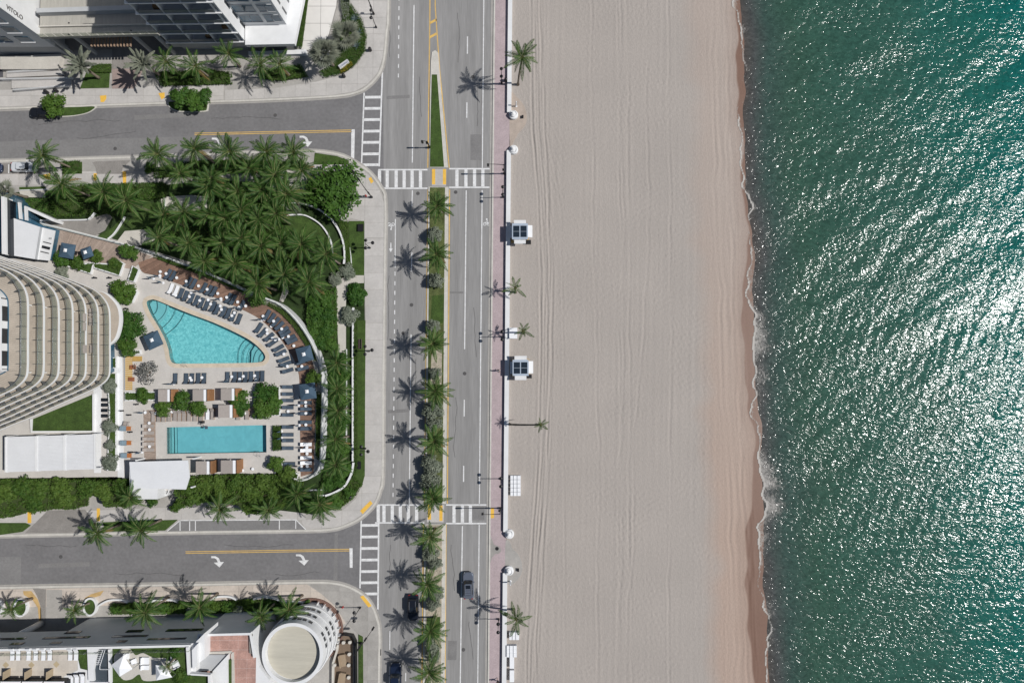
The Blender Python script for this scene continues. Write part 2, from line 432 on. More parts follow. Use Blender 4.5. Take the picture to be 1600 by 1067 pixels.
# branching track turning off near the gap in the wall
fq = [(850, 855), (868, 838), (890, 824), (915, 812), (960, 800)]
qq = smooth(PL(fq), 8)
for sh in (0.0, 0.9):
    best = np.full(X.shape, 9.0)
    sel = (np.abs(Y - P(0, 825).y) < 8) & (X > 4) & (X < 24)
    for p in qq: best[sel] = np.minimum(best[sel], np.hypot(X[sel] - p.x, Y[sel] - p.y - sh))
    Z += -0.035 * np.exp(-(best / 0.3) ** 2)
for k, off in enumerate((1103, 1113, 1122, 1131, 1135, 1141, 1146)):
    Z += rut([(off, -300), (off + 2, 200), (off + 9, 420), (off + 15, 560), (off + 24, 720), (off + 31, 850), (off + 34, 1000), (off + 36, 1300)], 0.13 + 0.11 * ((k * 7) % 3), 0.016 + 0.010 * ((k * 5) % 3), 50 + k, wob=0.22)
dsh = shore(Y) - X
edge = 1.1 + wobble(Y, 9, 0.45, 5, 48) + np.clip((P(0, 330).y - Y) / 25, 0, 1) * 0.9 + np.clip((P(0, 700).y - Y) / 25, 0, 1) * 1.3
wet = np.clip(np.clip((edge - dsh) / 0.35, 0, 1) * 0.85 + 0.25 * np.clip((edge + 2.6 - dsh) / 2.6, 0, 1), 0, 1)
tone = np.clip((11.5 - dsh + wobble(Y, 14, 0.7, 5, 40)) / 3.5, 0, 1) * (0.58 + 0.35 * np.clip((P(0, 500).y - Y) / 40, -0.6, 1))
tone = np.maximum(tone, 0.3 * np.exp(-((dsh - 9.5) / 1.4) ** 2) * np.clip((P(0, 600).y - Y) / 20, 0, 1))
beach = struct(grid_mesh('beach', xs, ys, Z, sand_material(), {'wet': wet, 'tone': tone}))

def sea_material():
    m = bpy.data.materials.new('sea_water'); m.use_nodes = True
    N = m.node_tree.nodes; L = m.node_tree.links; b = N['Principled BSDF']
    b.inputs['Roughness'].default_value = 0.14; b.inputs['IOR'].default_value = 1.333; b.inputs['Specular IOR Level'].default_value = 0.5
    at = N.new('ShaderNodeAttribute'); at.attribute_name = 'depth'
    g = N.new('ShaderNodeNewGeometry')
    n0 = N.new('ShaderNodeTexNoise'); n0.inputs['Scale'].default_value = 0.06; n0.inputs['Detail'].default_value = 4
    L.new(g.outputs['Position'], n0.inputs['Vector'])
    ad = N.new('ShaderNodeMath'); ad.operation = 'MULTIPLY_ADD'; ad.inputs[1].default_value = 0.22; L.new(n0.outputs['Fac'], ad.inputs[0]); L.new(at.outputs['Fac'], ad.inputs[2])
    cr = N.new('ShaderNodeValToRGB'); e = cr.color_ramp.elements
    e[0].position = 0.08; e[0].color = (0.075, 0.066, 0.060, 1)
    e[1].position = 1.0; e[1].color = (0.003, 0.105, 0.094, 1)
    for p, c in ((0.20, (0.066, 0.072, 0.070)), (0.32, (0.042, 0.076, 0.064)), (0.46, (0.036, 0.084, 0.060)), (0.70, (0.028, 0.090, 0.068)), (0.90, (0.010, 0.102, 0.084))):
        q = e.new(p); q.color = (*c, 1)
    L.new(ad.outputs[0], cr.inputs[0])
    # fine mottling of ripples in the colour of the water body
    mp = N.new('ShaderNodeMapping'); mp.inputs['Rotation'].default_value = (0, 0, R(28)); mp.inputs['Scale'].default_value = (1.0, 1.7, 1)
    L.new(g.outputs['Position'], mp.inputs[0])
    n1 = N.new('ShaderNodeTexNoise'); n1.inputs['Scale'].default_value = 1.2; n1.inputs['Detail'].default_value = 2.0; n1.inputs['Roughness'].default_value = 0.5; n1.inputs['Distortion'].default_value = 0.5
    L.new(mp.outputs[0], n1.inputs['Vector'])
    mr = N.new('ShaderNodeMapRange'); mr.inputs[1].default_value = 0.3; mr.inputs[2].default_value = 0.72; mr.inputs[3].default_value = 0.78; mr.inputs[4].default_value = 1.28
    L.new(n1.outputs['Fac'], mr.inputs[0])
    vs = N.new('ShaderNodeVectorMath'); vs.operation = 'SCALE'; L.new(cr.outputs[0], vs.inputs[0]); L.new(mr.outputs[0], vs.inputs['Scale'])
    L.new(vs.outputs[0], b.inputs['Base Color'])
    bp = N.new('ShaderNodeBump'); bp.inputs['Strength'].default_value = 1.0; bp.inputs['Distance'].default_value = 0.2
    L.new(n1.outputs['Fac'], bp.inputs['Height'])
    # gusts: the chop is rougher in drifting patches and streaks
    mg = N.new('ShaderNodeMapping'); mg.inputs['Rotation'].default_value = (0, 0, R(32)); mg.inputs['Scale'].default_value = (0.5, 1.5, 1)
    L.new(g.outputs['Position'], mg.inputs[0])
    ng = N.new('ShaderNodeTexNoise'); ng.inputs['Scale'].default_value = 0.085; ng.inputs['Detail'].default_value = 4
    L.new(mg.outputs[0], ng.inputs['Vector'])
    rg = N.new('ShaderNodeMapRange'); rg.inputs[1].default_value = 0.36; rg.inputs[2].default_value = 0.64; rg.inputs[3].default_value = 0.6; rg.inputs[4].default_value = 1.0
    L.new(ng.outputs['Fac'], rg.inputs[0]); L.new(rg.outputs[0], bp.inputs['Strength'])
    n2 = N.new('ShaderNodeTexNoise'); n2.inputs['Scale'].default_value = 3.6; n2.inputs['Detail'].default_value = 3
    L.new(mp.outputs[0], n2.inputs['Vector'])
    b2 = N.new('ShaderNodeBump'); b2.inputs['Strength'].default_value = 0.5; b2.inputs['Distance'].default_value = 0.012
    L.new(n2.outputs['Fac'], b2.inputs['Height']); L.new(bp.outputs[0], b2.inputs['Normal'])
    L.new(b2.outputs[0], b.inputs['Normal'])
    return m
xs = np.concatenate([np.arange(36, 108, 0.28), np.arange(108, 320, 4.0)])
ys = np.concatenate([np.arange(-260, -72, 4.0), np.arange(-72, 82, 0.28), np.arange(82, 260, 4.0)])
X, Y = np.meshgrid(xs, ys)
ds = X - shore(Y)
W = spectrum(X, Y, 1.6, 5.0, 40, 77, R(-52), 0.8) * 0.016 + spectrum(X, Y, 7, 20, 16, 78, R(-58), 0.35) * 0.016
W *= np.clip(ds / 9, 0.12, 1)
depth = np.clip(0.0 + 0.26 * (1 - np.exp(-np.clip(ds, 0, None) / 4.5)) + np.clip(ds, 0, None) / 85.0, 0, 0.95)
sea = struct(grid_mesh('sea', xs, ys, SEA_Z + W, sea_material(), {'depth': depth}))

def foam_material():
    m = bpy.data.materials.new('sea_foam'); m.use_nodes = True
    N = m.node_tree.nodes; L = m.node_tree.links; b = N['Principled BSDF']
    b.inputs['Base Color'].default_value = (0.52, 0.495, 0.46, 1); b.inputs['Roughness'].default_value = 0.9
    at = N.new('ShaderNodeAttribute'); at.attribute_name = 'cover'; g = N.new('ShaderNodeNewGeometry')
    n1 = N.new('ShaderNodeTexNoise'); n1.inputs['Scale'].default_value = 1.5; n1.inputs['Detail'].default_value = 7; n1.inputs['Roughness'].default_value = 0.72; n1.inputs['Distortion'].default_value = 1.2
    mp = N.new('ShaderNodeMapping'); mp.inputs['Rotation'].default_value = (0, 0, R(20)); mp.inputs['Scale'].default_value = (1.3, 0.8, 1)
    L.new(g.outputs['Position'], mp.inputs[0]); L.new(mp.outputs[0], n1.inputs['Vector'])
    s = N.new('ShaderNodeMath'); s.operation = 'ADD'; L.new(n1.outputs['Fac'], s.inputs[0]); L.new(at.outputs['Fac'], s.inputs[1])
    mr = N.new('ShaderNodeMapRange'); mr.inputs[1].default_value = 0.90; mr.inputs[2].default_value = 1.22; mr.inputs[4].default_value = 0.85; L.new(s.outputs[0], mr.inputs[0])
    t = N.new('ShaderNodeBsdfTransparent'); ms = N.new('ShaderNodeMixShader')
    L.new(mr.outputs[0], ms.inputs[0]); L.new(t.outputs[0], ms.inputs[1]); L.new(b.outputs[0], ms.inputs[2]); L.new(ms.outputs[0], N['Material Output'].inputs['Surface'])
    return m
ys = np.arange(-72, 82, 0.25); tt = np.linspace(-2.0, 8.0, 54)
T, Yf = np.meshgrid(tt, ys)
lead = wobble(Yf, 21, 0.55, 8, 26) - 0.6
south = np.clip((P(0, 250).y - Yf) / 30, 0, 1) * np.clip((Yf - P(0, 1000).y) / 18, 0, 1)
width = 1.5 + 2.6 * south + wobble(Yf, 22, 0.9, 7, 22)
u = (T - lead) / np.maximum(width, 0.35)
cover = np.where(u < 0, 0.0, 0.46 * np.exp(-(np.clip(u, 0, None) / 1.05) ** 2.0))
cover += np.where((u >= 0) & (T - lead < 0.35), 0.30, 0.0)
cover *= 0.78 + 0.3 * south + np.clip(wobble(Yf, 25, 0.25, 6, 30), -0.3, 0.25)
Xf = shore(Yf) + T
Zf = np.maximum(sand_z(Xf, Yf), SEA_Z) + 0.05 + 0.05 * np.clip(T, 0, 2)
nx, ny = len(tt), len(ys)
me = bpy.data.meshes.new('shore_foam')
co = np.stack([Xf, Yf, Zf], -1).reshape(-1, 3); i = np.arange((nx - 1) * (ny - 1)); a = (i // (nx - 1)) * nx + i % (nx - 1)
me.from_pydata(co.tolist(), [], np.stack([a, a + 1, a + nx + 1, a + nx], -1).tolist()); me.materials.append(foam_material())
at = me.attributes.new('cover', 'FLOAT', 'POINT'); at.data.foreach_set('value', cover.ravel().astype(np.float32))
o = stuff(link(me, 'shore_foam')); tag(o, 'white surf foam along the waterline of the beach', 'foam')

# ------------------------------------------------------------------ ground, streets
g = MB().prism([(-400, -400), (400, -400), (400, 400), (-400, 400)], None, -3.2).build('ground', M_SOIL); struct(g)
AV_W, AV_E = 590, 774
def axis(x, y): return x - 9.5 * y / 1067.0      # the avenue drifts slightly west towards the south
avenue = struct(MB().prism(PL([(560, -330), (axis(772, -330), -330), (axis(772, 1400), 1400), (560, 1400)]), -3, 0).build('avenue', M_ASPH))
st_n = struct(MB().prism(PL([(-330, 130), (598, 96), (600, 330), (-330, 300)]), -2.9, 0.006).build('side_street', M_ASPH2))
st_s = struct(MB().prism(PL([(-330, 800), (592, 770), (590, 990), (-330, 960)]), -2.9, 0.006).build('side_street', M_ASPH2))
MB().prism(PL([(-330, 229), (0, 221), (330, 212), (330, 262), (-330, 292)]), None, 0.010).build('parking_lane', M_ASPH3, st_n)
MB().prism(PL([(-330, 870), (33, 869), (33, 922), (-330, 935)]), None, 0.010).build('asphalt_patch', M_ASPH3, st_s)
def mark(parent, pts, m=M_PAINTW, z=0.012, name='road_marking'):
    return MB().prism(PL(pts), None, z).build(name, m, parent)
def line(parent, x0, y0, x1, y1, w, m=M_PAINTW, z=0.012, name='lane_line'):
    d = Vector((x1 - x0, y1 - y0)).normalized(); n = Vector((-d.y, d.x)) * w / 2
    return mark(parent, [(x0 + n.x, y0 + n.y), (x1 + n.x, y1 + n.y), (x1 - n.x, y1 - n.y), (x0 - n.x, y0 - n.y)], m, z, name)
# avenue: lane lines
for y in range(-200, 128, 15): line(avenue, axis(623.5, y), y, axis(623.5, y + 6), y + 6, 1.5)
line(avenue, 617.8, 342, 617.3, 418, 1.3)
for y in range(424, 775, 15): line(avenue, axis(621, y), y, axis(621, y + 6.5), y + 6.5, 1.5)
for a, b2 in ((-300, -150), (8, 254), (297, 322), (394, 424), (522, 786)): line(avenue, axis(647, a), a, axis(646.5, b2), b2, 1.6)
for a, b2 in ((985, 1014), (1040, 1200)): line(avenue, axis(618, a), a, axis(618, b2), b2, 1.3)
line(avenue, 634, 1050, 633.8, 1063, 1.5)
for a, b2 in ((-200, -170), (-120, -92), (57, 84), (160, 184), (624, 650), (727, 752)): line(avenue, axis(731, a), a, axis(731, b2), b2, 1.7)
line(avenue, 728.5, 297, 726, 545, 1.7); line(avenue, 722.5, 821, 716, 1300, 1.7)
for a, b2 in ((-300, 262), (297, 786), (819, 1300)): line(avenue, axis(756, a), a, axis(756, b2), b2, 1.5)
# yellow edge lines beside the median
line(avenue, 674, -300, 671.5, 40, 1.5, M_PAINTY); line(avenue, 671.5, 40, 668.5, 262, 1.5, M_PAINTY)
line(avenue, 680, -300, 680, 10, 1.4, M_PAINTY); line(avenue, 680, 10, 687, 110, 1.4, M_PAINTY); line(avenue, 687, 110, 702, 262, 1.4, M_PAINTY)
for y in (38, 60): mark(avenue, [(672, y), (672, y - 4), (681, y - 9), (683, y - 6)], M_PAINTY)
line(avenue, 668.5, 296, 663, 786, 1.3, M_PAINTY); line(avenue, 702.5, 296, 699, 786, 1.5, M_PAINTY)
line(avenue, 661.5, 818, 657, 1300, 1.3, M_PAINTY); line(avenue, 697, 818, 694, 1300, 1.5, M_PAINTY)
# crosswalks
def xwalk(parent, ytop, ybot, x0, x1, bars, w=5.0):
    line(parent, x0, ytop, x1, ytop, 2.2); line(parent, x0, ybot, x1, ybot, 2.2)
    for b2 in bars: mark(parent, [(b2 - w / 2, ytop + 1.4), (b2 + w / 2, ytop + 1.4), (b2 + w / 2, ybot - 1.4), (b2 - w / 2, ybot - 1.4)], name='crosswalk_bar')
xwalk(avenue, 265, 294, 591, 668, (593, 605, 619, 631.5, 644, 657))
xwalk(avenue, 263.5, 292.5, 702, 767, (714, 728, 741.5, 754.5))
xwalk(avenue, 788, 816, 586, 663, (591, 600, 613, 625.5, 638, 651))
xwalk(avenue, 788, 817, 697, 760, (709.5, 722.5, 735))
def rungs(parent, xl, xr, y0l, y1l, y0r, y1r, ys_, w=4.2):
    line(parent, xl[0], y0l, xl[1], y1l, 2.2, z=0.016); line(parent, xr[0], y0r, xr[1], y1r, 2.4, z=0.016)
    for y in ys_:
        t = (y - y0r) / (y1r - y0r); a = xl[0] + (xl[1] - xl[0]) * t; b2 = xr[0] + (xr[1] - xr[0]) * t
        mark(parent, [(a + 1.2, y - w / 2), (b2 - 1.3, y - w / 2 - .3), (b2 - 1.3, y + w / 2 - .3), (a + 1.2, y + w / 2)], name='crosswalk_bar', z=0.016)
rungs(st_n, (569, 565), (597.5, 592.5), 145, 256, 113, 260, (152, 169.5, 187, 205, 222.5, 240.5, 257.5))
rungs(st_s, (564.5, 562.5), (592, 590.5), 810, 918, 789, 951, (820, 838, 856, 874, 892, 909.5, 927))
# side street lines, stop bars, turn arrows
for dy in (0, 2.6):
    line(st_n, 304, 208 + dy, 550, 203 + dy, 1.1, M_PAINTY, 0.016)
    line(st_s, 290, 861 + dy, 546, 857 + dy, 1.1, M_PAINTY, 0.016)
mark(st_n, [(549, 202), (554.5, 202), (553.5, 248), (548.5, 246)], z=0.016, name='stop_bar')
mark(st_s, [(546, 855.5), (551, 855.5), (551, 886), (546.5, 886)], z=0.016, name='stop_bar')
def arrow(parent, x, y):
    s = 1.0
    pts = [(-9, -7), (-2, -7), (3, -4), (5.5, 2), (11, 2), (4, 10.5), (-5, 3), (1.5, 2.6), (-1, -2.5), (-4, -4), (-9, -4)]
    mark(parent, [(x + a * s, y + b2 * s) for a, b2 in pts], z=0.016, name='turn_arrow')
arrow(st_s, 339, 875); arrow(st_s, 471.5, 872); arrow(st_n, 340, 222); arrow(st_n, 477, 219)
def bike(px, py, up=1):
    mb = MB(); c = P(px, py); s = 0.105
    def ring(dx, dy, r):
        q = [Vector((c.x + s * dx + s * r * math.cos(t), c.y + up * s * dy + s * r * math.sin(t), 0)) for t in np.linspace(0, 6.283, 15)[:-1]]
        mb.ribbon(q, 0.11, 0.0, 0.012, True)
    ring(-3.4, -3, 2.6); ring(3.4, -3, 2.6)
    for a, b2 in (((-3.4, -3), (-1, 1)), ((-1, 1), (3.4, -3)), ((-1.5, 1), (2, 1.5)), ((2, 1.5), (0, 4))):
        mb.ribbon([(c.x + s * a[0], c.y + up * s * a[1]), (c.x + s * b2[0], c.y + up * s * b2[1])], 0.13, 0.0, 0.013)
    mb.lathe([(0.16, 0), (0.16, 0.012)], (c.x, c.y + up * s * 5.5, 0), 8)
    mb.build('bicycle_symbol', M_PAINTW, avenue)
M_TAR = mat('tar_repair', (0.085, 0.082, 0.082), 0.85, 0.2, 1.0, fine=0.1)
for par, pts in ((avenue, [(735, 791), (757, 791), (757, 812), (735, 812)]), (avenue, [(606, 640), (640, 638), (640, 643), (606, 645)]), (avenue, [(703, 455), (724, 455), (724, 458), (703, 458)]), (st_s, [(523, 832), (528, 832), (527, 905), (521, 905)]), (avenue, [(604, 150), (640, 148), (640, 153), (604, 155)]),
                 (st_s, [(60, 880), (140, 877), (140, 884), (60, 887)]), (st_n, [(210, 180), (300, 176), (300, 182), (210, 187)]), (avenue, [(700, 1000), (714, 1000), (713, 1030), (699, 1030)]), (avenue, [(735, 210), (752, 210), (752, 250), (735, 250)])):
    mark(par, pts, mat('asphalt_repair', (0.195, 0.190, 0.188), 0.9, 0.15, 0.5, fine=0.1), 0.009, 'asphalt_repair')
for par, x, y in ((avenue, 643, 476), (avenue, 653, 302), (avenue, 726, 583), (avenue, 630, 520), (avenue, 724, 1014), (st_s, 95, 869), (st_n, 180, 232), (avenue, 712, 300), (st_n, 430, 180), (avenue, 739, 120)):
    c = P(x, y); MB().lathe([(.34, 0), (.34, .004)], (c.x, c.y, 0.016), 14).build('manhole_cover', M_TAR, par)
rj = random.Random(4)
def crack(par, x, y, n, dx, dy, z=0.011):
    pts = [P(x, y)]
    for k in range(n): x += dx + rj.uniform(-1.5, 1.5); y += dy + rj.uniform(-2, 2); pts.append(P(x, y))
    MB().ribbon(pts, .07, z - .02, z).build('sealed_crack', M_TAR, par)
for x, y, n in ((610, 20, 9), (655, 120, 8), (715, 20, 10), (745, 130, 9), (608, 430, 12), (650, 560, 10), (712, 620, 12), (740, 480, 9), (705, 850, 9), (733, 970, 8), (610, 850, 7)): crack(avenue, x, y, n, 0, 8)
for x, y, n in ((60, 195, 14), (330, 185, 12), (120, 215, 10)): crack(st_n, x, y, n, 9, -.3, .018)
for x, y, n in ((180, 895, 12), (350, 850, 12), (40, 850, 9), (430, 896, 8)): crack(st_s, x, y, n, 9, -.2, .018)
bike(760.5, 347); bike(611, 353, -1)
mark(avenue, [(609.9, 379), (611.6, 379), (611.6, 388), (613.6, 388), (610.6, 394), (607.8, 388), (609.9, 388)], name='lane_arrow')

# ------------------------------------------------------------------ blocks: pavement, kerb, slabs
BN = [(-330, -330), (612, -330), (607, 0), (604, 50), (600, 92), (592, 116), (575, 135), (556, 145), (520, 151), (400, 157), (300, 160), (150, 165), (0, 170), (-330, 181)]
BM = [(-330, 264), (0, 252), (205, 246), (330, 241), (450, 236), (492, 236.5), (527, 241), (551, 251), (578, 270), (595, 293), (602, 316), (601, 420), (599, 600), (598, 740),
      (594, 765), (586, 786), (570, 803), (556, 813), (535, 822), (518, 826), (480, 828), (330, 830), (150, 833), (0, 836), (-330, 843)]
BS = [(-330, 927), (0, 917), (310, 912), (480, 909), (520, 910), (545, 916), (568, 929), (581, 945), (589, 965), (593, 990), (592, 1067), (590, 1400), (-330, 1400)]
def block(pts, kerb_idx, label):
    q = PL(pts)
    o = struct(MB().prism(q, -2.8, 0.115).build('pavement', M_CONC2))
    k = q[kerb_idx[0]:kerb_idx[1]]
    MB().ribbon(smooth(k, 3), 0.34, -0.05, 0.155).build('kerb', M_KERB, o)
    gq = [p.copy() for p in smooth(k, 3)]
    MB().ribbon(gq, 1.0, -0.2, 0.020).build('gutter', M_CONC2, o)
    return o
pn = block(BN, (1, 14), ''); pm = block(BM, (0, 25), ''); ps = block(BS, (0, 12), '')
def walk(parent, pts, cw, ch, m=M_CONC, z=0.15, origin=(0, 0)): return slabs(PL(pts), cw, ch, 0.1, z, m, parent, origin=origin)
walk(pm, [(569, 372), (600, 372), (599, 420), (597.5, 600), (596.5, 740), (592.5, 764), (584.5, 785), (568, 801), (554, 811), (534, 820), (518, 823.5), (478, 826), (470, 812), (500, 808), (537, 795), (556, 778), (566, 757), (570, 735), (570, 610), (571.5, 500), (569.5, 430)], 3.6, 3.1, origin=tuple(P(569.5, 400)[:2]))
walk(pm, [(545, 256), (552, 254.5), (576, 273), (592.5, 295), (600, 317), (599.5, 371), (570, 371), (569, 346), (545, 340), (530, 330)], 3.6, 3.1, origin=tuple(P(569.5, 400)[:2]))
walk(pm, [(-300, 274), (0, 270), (110, 268), (235, 268), (235, 285), (110, 287), (0, 291), (-300, 297)], 3.4, 2.2)
walk(pm, [(-300, 802), (0, 801), (160, 796), (330, 789), (470, 790), (478, 811), (280, 812), (165, 815), (0, 817), (-300, 820)], 3.0, 2.4)
walk(pn, [(603, -300), (605.5, 0), (602.5, 48), (598, 90), (590, 114), (573, 133), (555, 143), (519, 149), (400, 154.5), (352, 157), (352, 141), (430, 138), (495, 128), (535, 118), (560, 100), (574, 70), (568, 30), (545, 0), (545, -300)], 2.9, 3.2)
walk(pn, [(-300, 178), (0, 167), (150, 163), (350, 156), (350, 130), (240, 135), (175, 139), (0, 141), (-300, 148)], 3.0, 2.9)
walk(ps, [(482, 911.5), (519, 912), (544, 918), (566, 931), (579, 947), (587, 966), (591, 991), (590, 1067), (588, 1300), (566, 1300), (567, 1010), (560, 990), (545, 975), (525, 945), (505, 927)], 2.6, 2.6, M_CONC2)
walk(ps, [(-300, 930), (0, 919.5), (310, 914.5), (480, 911.5), (503, 927), (523, 945), (540, 972), (520, 985), (480, 942), (400, 940), (0, 948), (-300, 952)], 2.6, 3.0, mat('sidewalk_tan', (0.50, 0.44, 0.385), 0.85, 0.14, 0.4, 0.1, 12, rand=0.06, fine=0.06))
# tactile pads, drive crossings
def pad(parent, pts, m, z=0.163, name='tactile_pad', h=0.0): return MB().prism(PL(pts), None, z).build(name, m, parent)
pad(pm, [(576, 279), (580, 276.5), (584, 284), (580, 287)], M_TACT)
pad(pm, [(563, 797), (579, 781), (582.5, 785.5), (567, 802)], M_TACT)
pad(ps, [(563, 931), (568, 928.5), (581, 945), (576, 947.5)], M_TACT)
pad(pn, [(157, 150), (167, 149), (167, 155), (163, 160), (158, 160)], M_TACT); pad(pn, [(248, 146), (258, 145), (258, 153), (253, 156)], M_TACT)
pad(pm, [(147, 271), (152, 271), (152, 282), (147, 282)], M_TACT); pad(pm, [(192, 268), (198, 268), (198, 288), (193, 288)], M_TACT)
pad(pm, [(44, 797), (50, 797), (50, 816), (44, 816)], M_TACT); pad(pm, [(152, 793), (157, 793), (157, 813), (152, 813)], M_TACT)
pad(pm, [(68, 273), (80, 271), (79, 281), (69, 278)], M_TACT)
pad(pm, [(145, 254), (150, 252.5), (205, 250.5), (192, 264), (190, 272), (152, 272), (150, 262)], M_PAVE, name='driveway_pavers')
pad(pm, [(40, 832), (70, 802), (75, 797), (134, 795), (148, 813), (160, 831)], M_PAVE, name='driveway_pavers')
pad(pm, [(-300, 262), (30, 255), (80, 254), (80, 271), (-300, 276)], M_PAVE, name='parking_pavers')
bay = MB().prism(PL([(262, 829), (282, 812), (463, 811), (478, 826)]), None, 0.1635).build('parking_bay', M_ASPH3, pm)
for a, b2 in (((262, 828.5), (282, 812)), ((282, 812), (463, 811)), ((463, 811), (478, 826)), ((282, 812), (282, 828)), ((297, 812), (297, 828)), ((306, 812), (306, 828)), ((437, 812), (437, 826)), ((462.5, 812), (462.5, 825))):
    MB().ribbon([P(*a)[:2], P(*b2)[:2]], 0.16, 0.155, 0.168).build('bay_line', M_PAINTW, pm)
for a, b2 in (((14.5, 257), (14.5, 271)), ((-30, 258), (-30, 272))): MB().ribbon([P(*a)[:2], P(*b2)[:2]], 0.2, 0.155, 0.168).build('bay_line', M_PAINTW, pm)
pad(ps, [(52, 918), (73, 919), (72, 975), (64, 975), (64, 945), (59, 930)], M_PAVE, name='driveway_pavers')
pad(ps, [(73.5, 920), (98, 920), (98, 975), (73.5, 975)], M_CONC2, name='driveway_pavers')
pad(ps, [(37, 922), (50, 922), (60, 935), (65, 950), (66, 975), (62.5, 975), (60, 948), (52, 936), (38, 928)], mat('ochre_band', (0.5, 0.34, 0.15), 0.8, 0.25, 0.8), name='paver_band')
pad(ps, [(133, 933), (143, 927), (163, 921), (158, 929), (148, 932), (138, 935)], MATS['ochre_band'], name='paver_band')
pad(pn, [(176, 80), (240, 80), (210, 139), (176, 139)], mat('drive_brick', (0.30, 0.235, 0.215), 0.85, 0.2, 0.6, fine=0.1), name='driveway_pavers')

# ------------------------------------------------------------------ median islands
def island(pts, fill, mfill, label):
    q = PL(pts)
    o = struct(MB().prism(q, -0.2, 0.14).build('median', M_KERB))
    MB().prism(PL(fill), 0.1, 0.2).build('planting_bed', mfill, o)
    return o
i1 = island([(675, 82), (680, 79), (685, 83), (690, 150), (700, 262), (671, 262), (672, 150), (673.5, 95)], [(675, 117), (683, 117), (694, 261), (672, 261), (673.5, 180)], M_GRASS, '')
i2 = island([(669.5, 292), (701, 292), (697, 786), (664, 786)], [(672, 293), (695.5, 293), (691.5, 785), (667, 785)], M_GRASS2, '')
i3 = island([(663.5, 818), (697, 818), (692.5, 1400), (657, 1400)], [(667, 819), (691, 819), (687, 1390), (661, 1390)], M_SHELL, '')
for o, pts in ((i2, [(675.5, 264), (697.5, 264), (697, 290), (674.5, 290)]), (i3, [(668, 788), (694, 788), (693, 815), (667, 815)])):
    MB().prism(PL(pts), None, 0.012).build('crossing_refuge', M_CONC, o)
for o, x0, y0 in ((i2, 675, 264), (i2, 692, 264), (i3, 668.5, 787), (i3, 686.5, 789)):
    MB().prism(PL([(x0, y0), (x0 + 5, y0), (x0 + 5, y0 + 24), (x0, y0 + 24)]), None, 0.018).build('tactile_pad', M_TACT, o)
MB().prism(PL([(675, 462), (694, 460), (693, 505), (673, 503)]), 0.1, 0.215).build('lawn_patch', M_GRASS, i2)
MB().prism(PL([(675, 548), (691, 545), (690, 600), (672, 600)]), 0.1, 0.212).build('shell_mulch_patch', M_SHELL, i2)
MB().prism(PL([(667, 963), (688, 962), (687, 995), (665, 996)]), 0.1, 0.215).build('lawn_patch', M_GRASS, i3)

# ------------------------------------------------------------------ promenade
prom_pts = [(axis(773, -330), -330), (axis(798, -330), -330), (axis(798, 1400), 1400), (axis(773, 1400), 1400)]
promenade = struct(MB().prism(PL(prom_pts), -2.7, 0.13).build('promenade', M_PINK))
ek = [P(axis(772.6, y), y) for y in range(-330, 1401, 40)]
MB().ribbon(ek, 0.3, -0.1, 0.16).build('kerb', M_KERB, promenade)
MB().ribbon([P(axis(769.8, y), y) for y in range(-330, 1401, 40)], 0.55, -0.2, 0.014).build('gutter', M_CONC2, promenade)
MB().prism(PL([(765.5, 833), (772, 850), (778, 852), (782, 855), (783, 860), (779, 864), (774, 864), (769, 870), (765, 882), (764.5, 856)]), None, 0.138).build('manhole_surround', M_CONC2, promenade)
MB().lathe([(0.33, 0.0), (0.33, 0.02)], (*P(776.5, 856)[:2], 0.13), 14).build('manhole_cover', M_BLACK, promenade)
MB().prism(PL([(766, 792), (772, 792), (772, 808), (767, 809)]), None, 0.138).build('tactile_pad', M_TACT, promenade)
def beach_pad(c, m1=M_CONC2):
    pts = smooth(PL(c), 5, True)
    return struct(MB().prism(pts, -0.3, 0.14).build('footpath', m1))
beach_pad([(790, 846), (797, 846), (801, 856), (809, 864), (815, 876), (816, 890), (811, 902), (803, 910), (795, 912), (790, 900)])
fp = beach_pad([(797, 150), (807, 152), (818, 165), (823, 182), (820, 196), (810, 208), (803, 220), (797, 228)], mat('sandy_path', (0.40, 0.335, 0.285), 0.9, 0.16, 0.7, 0.3, 12, fine=0.08))

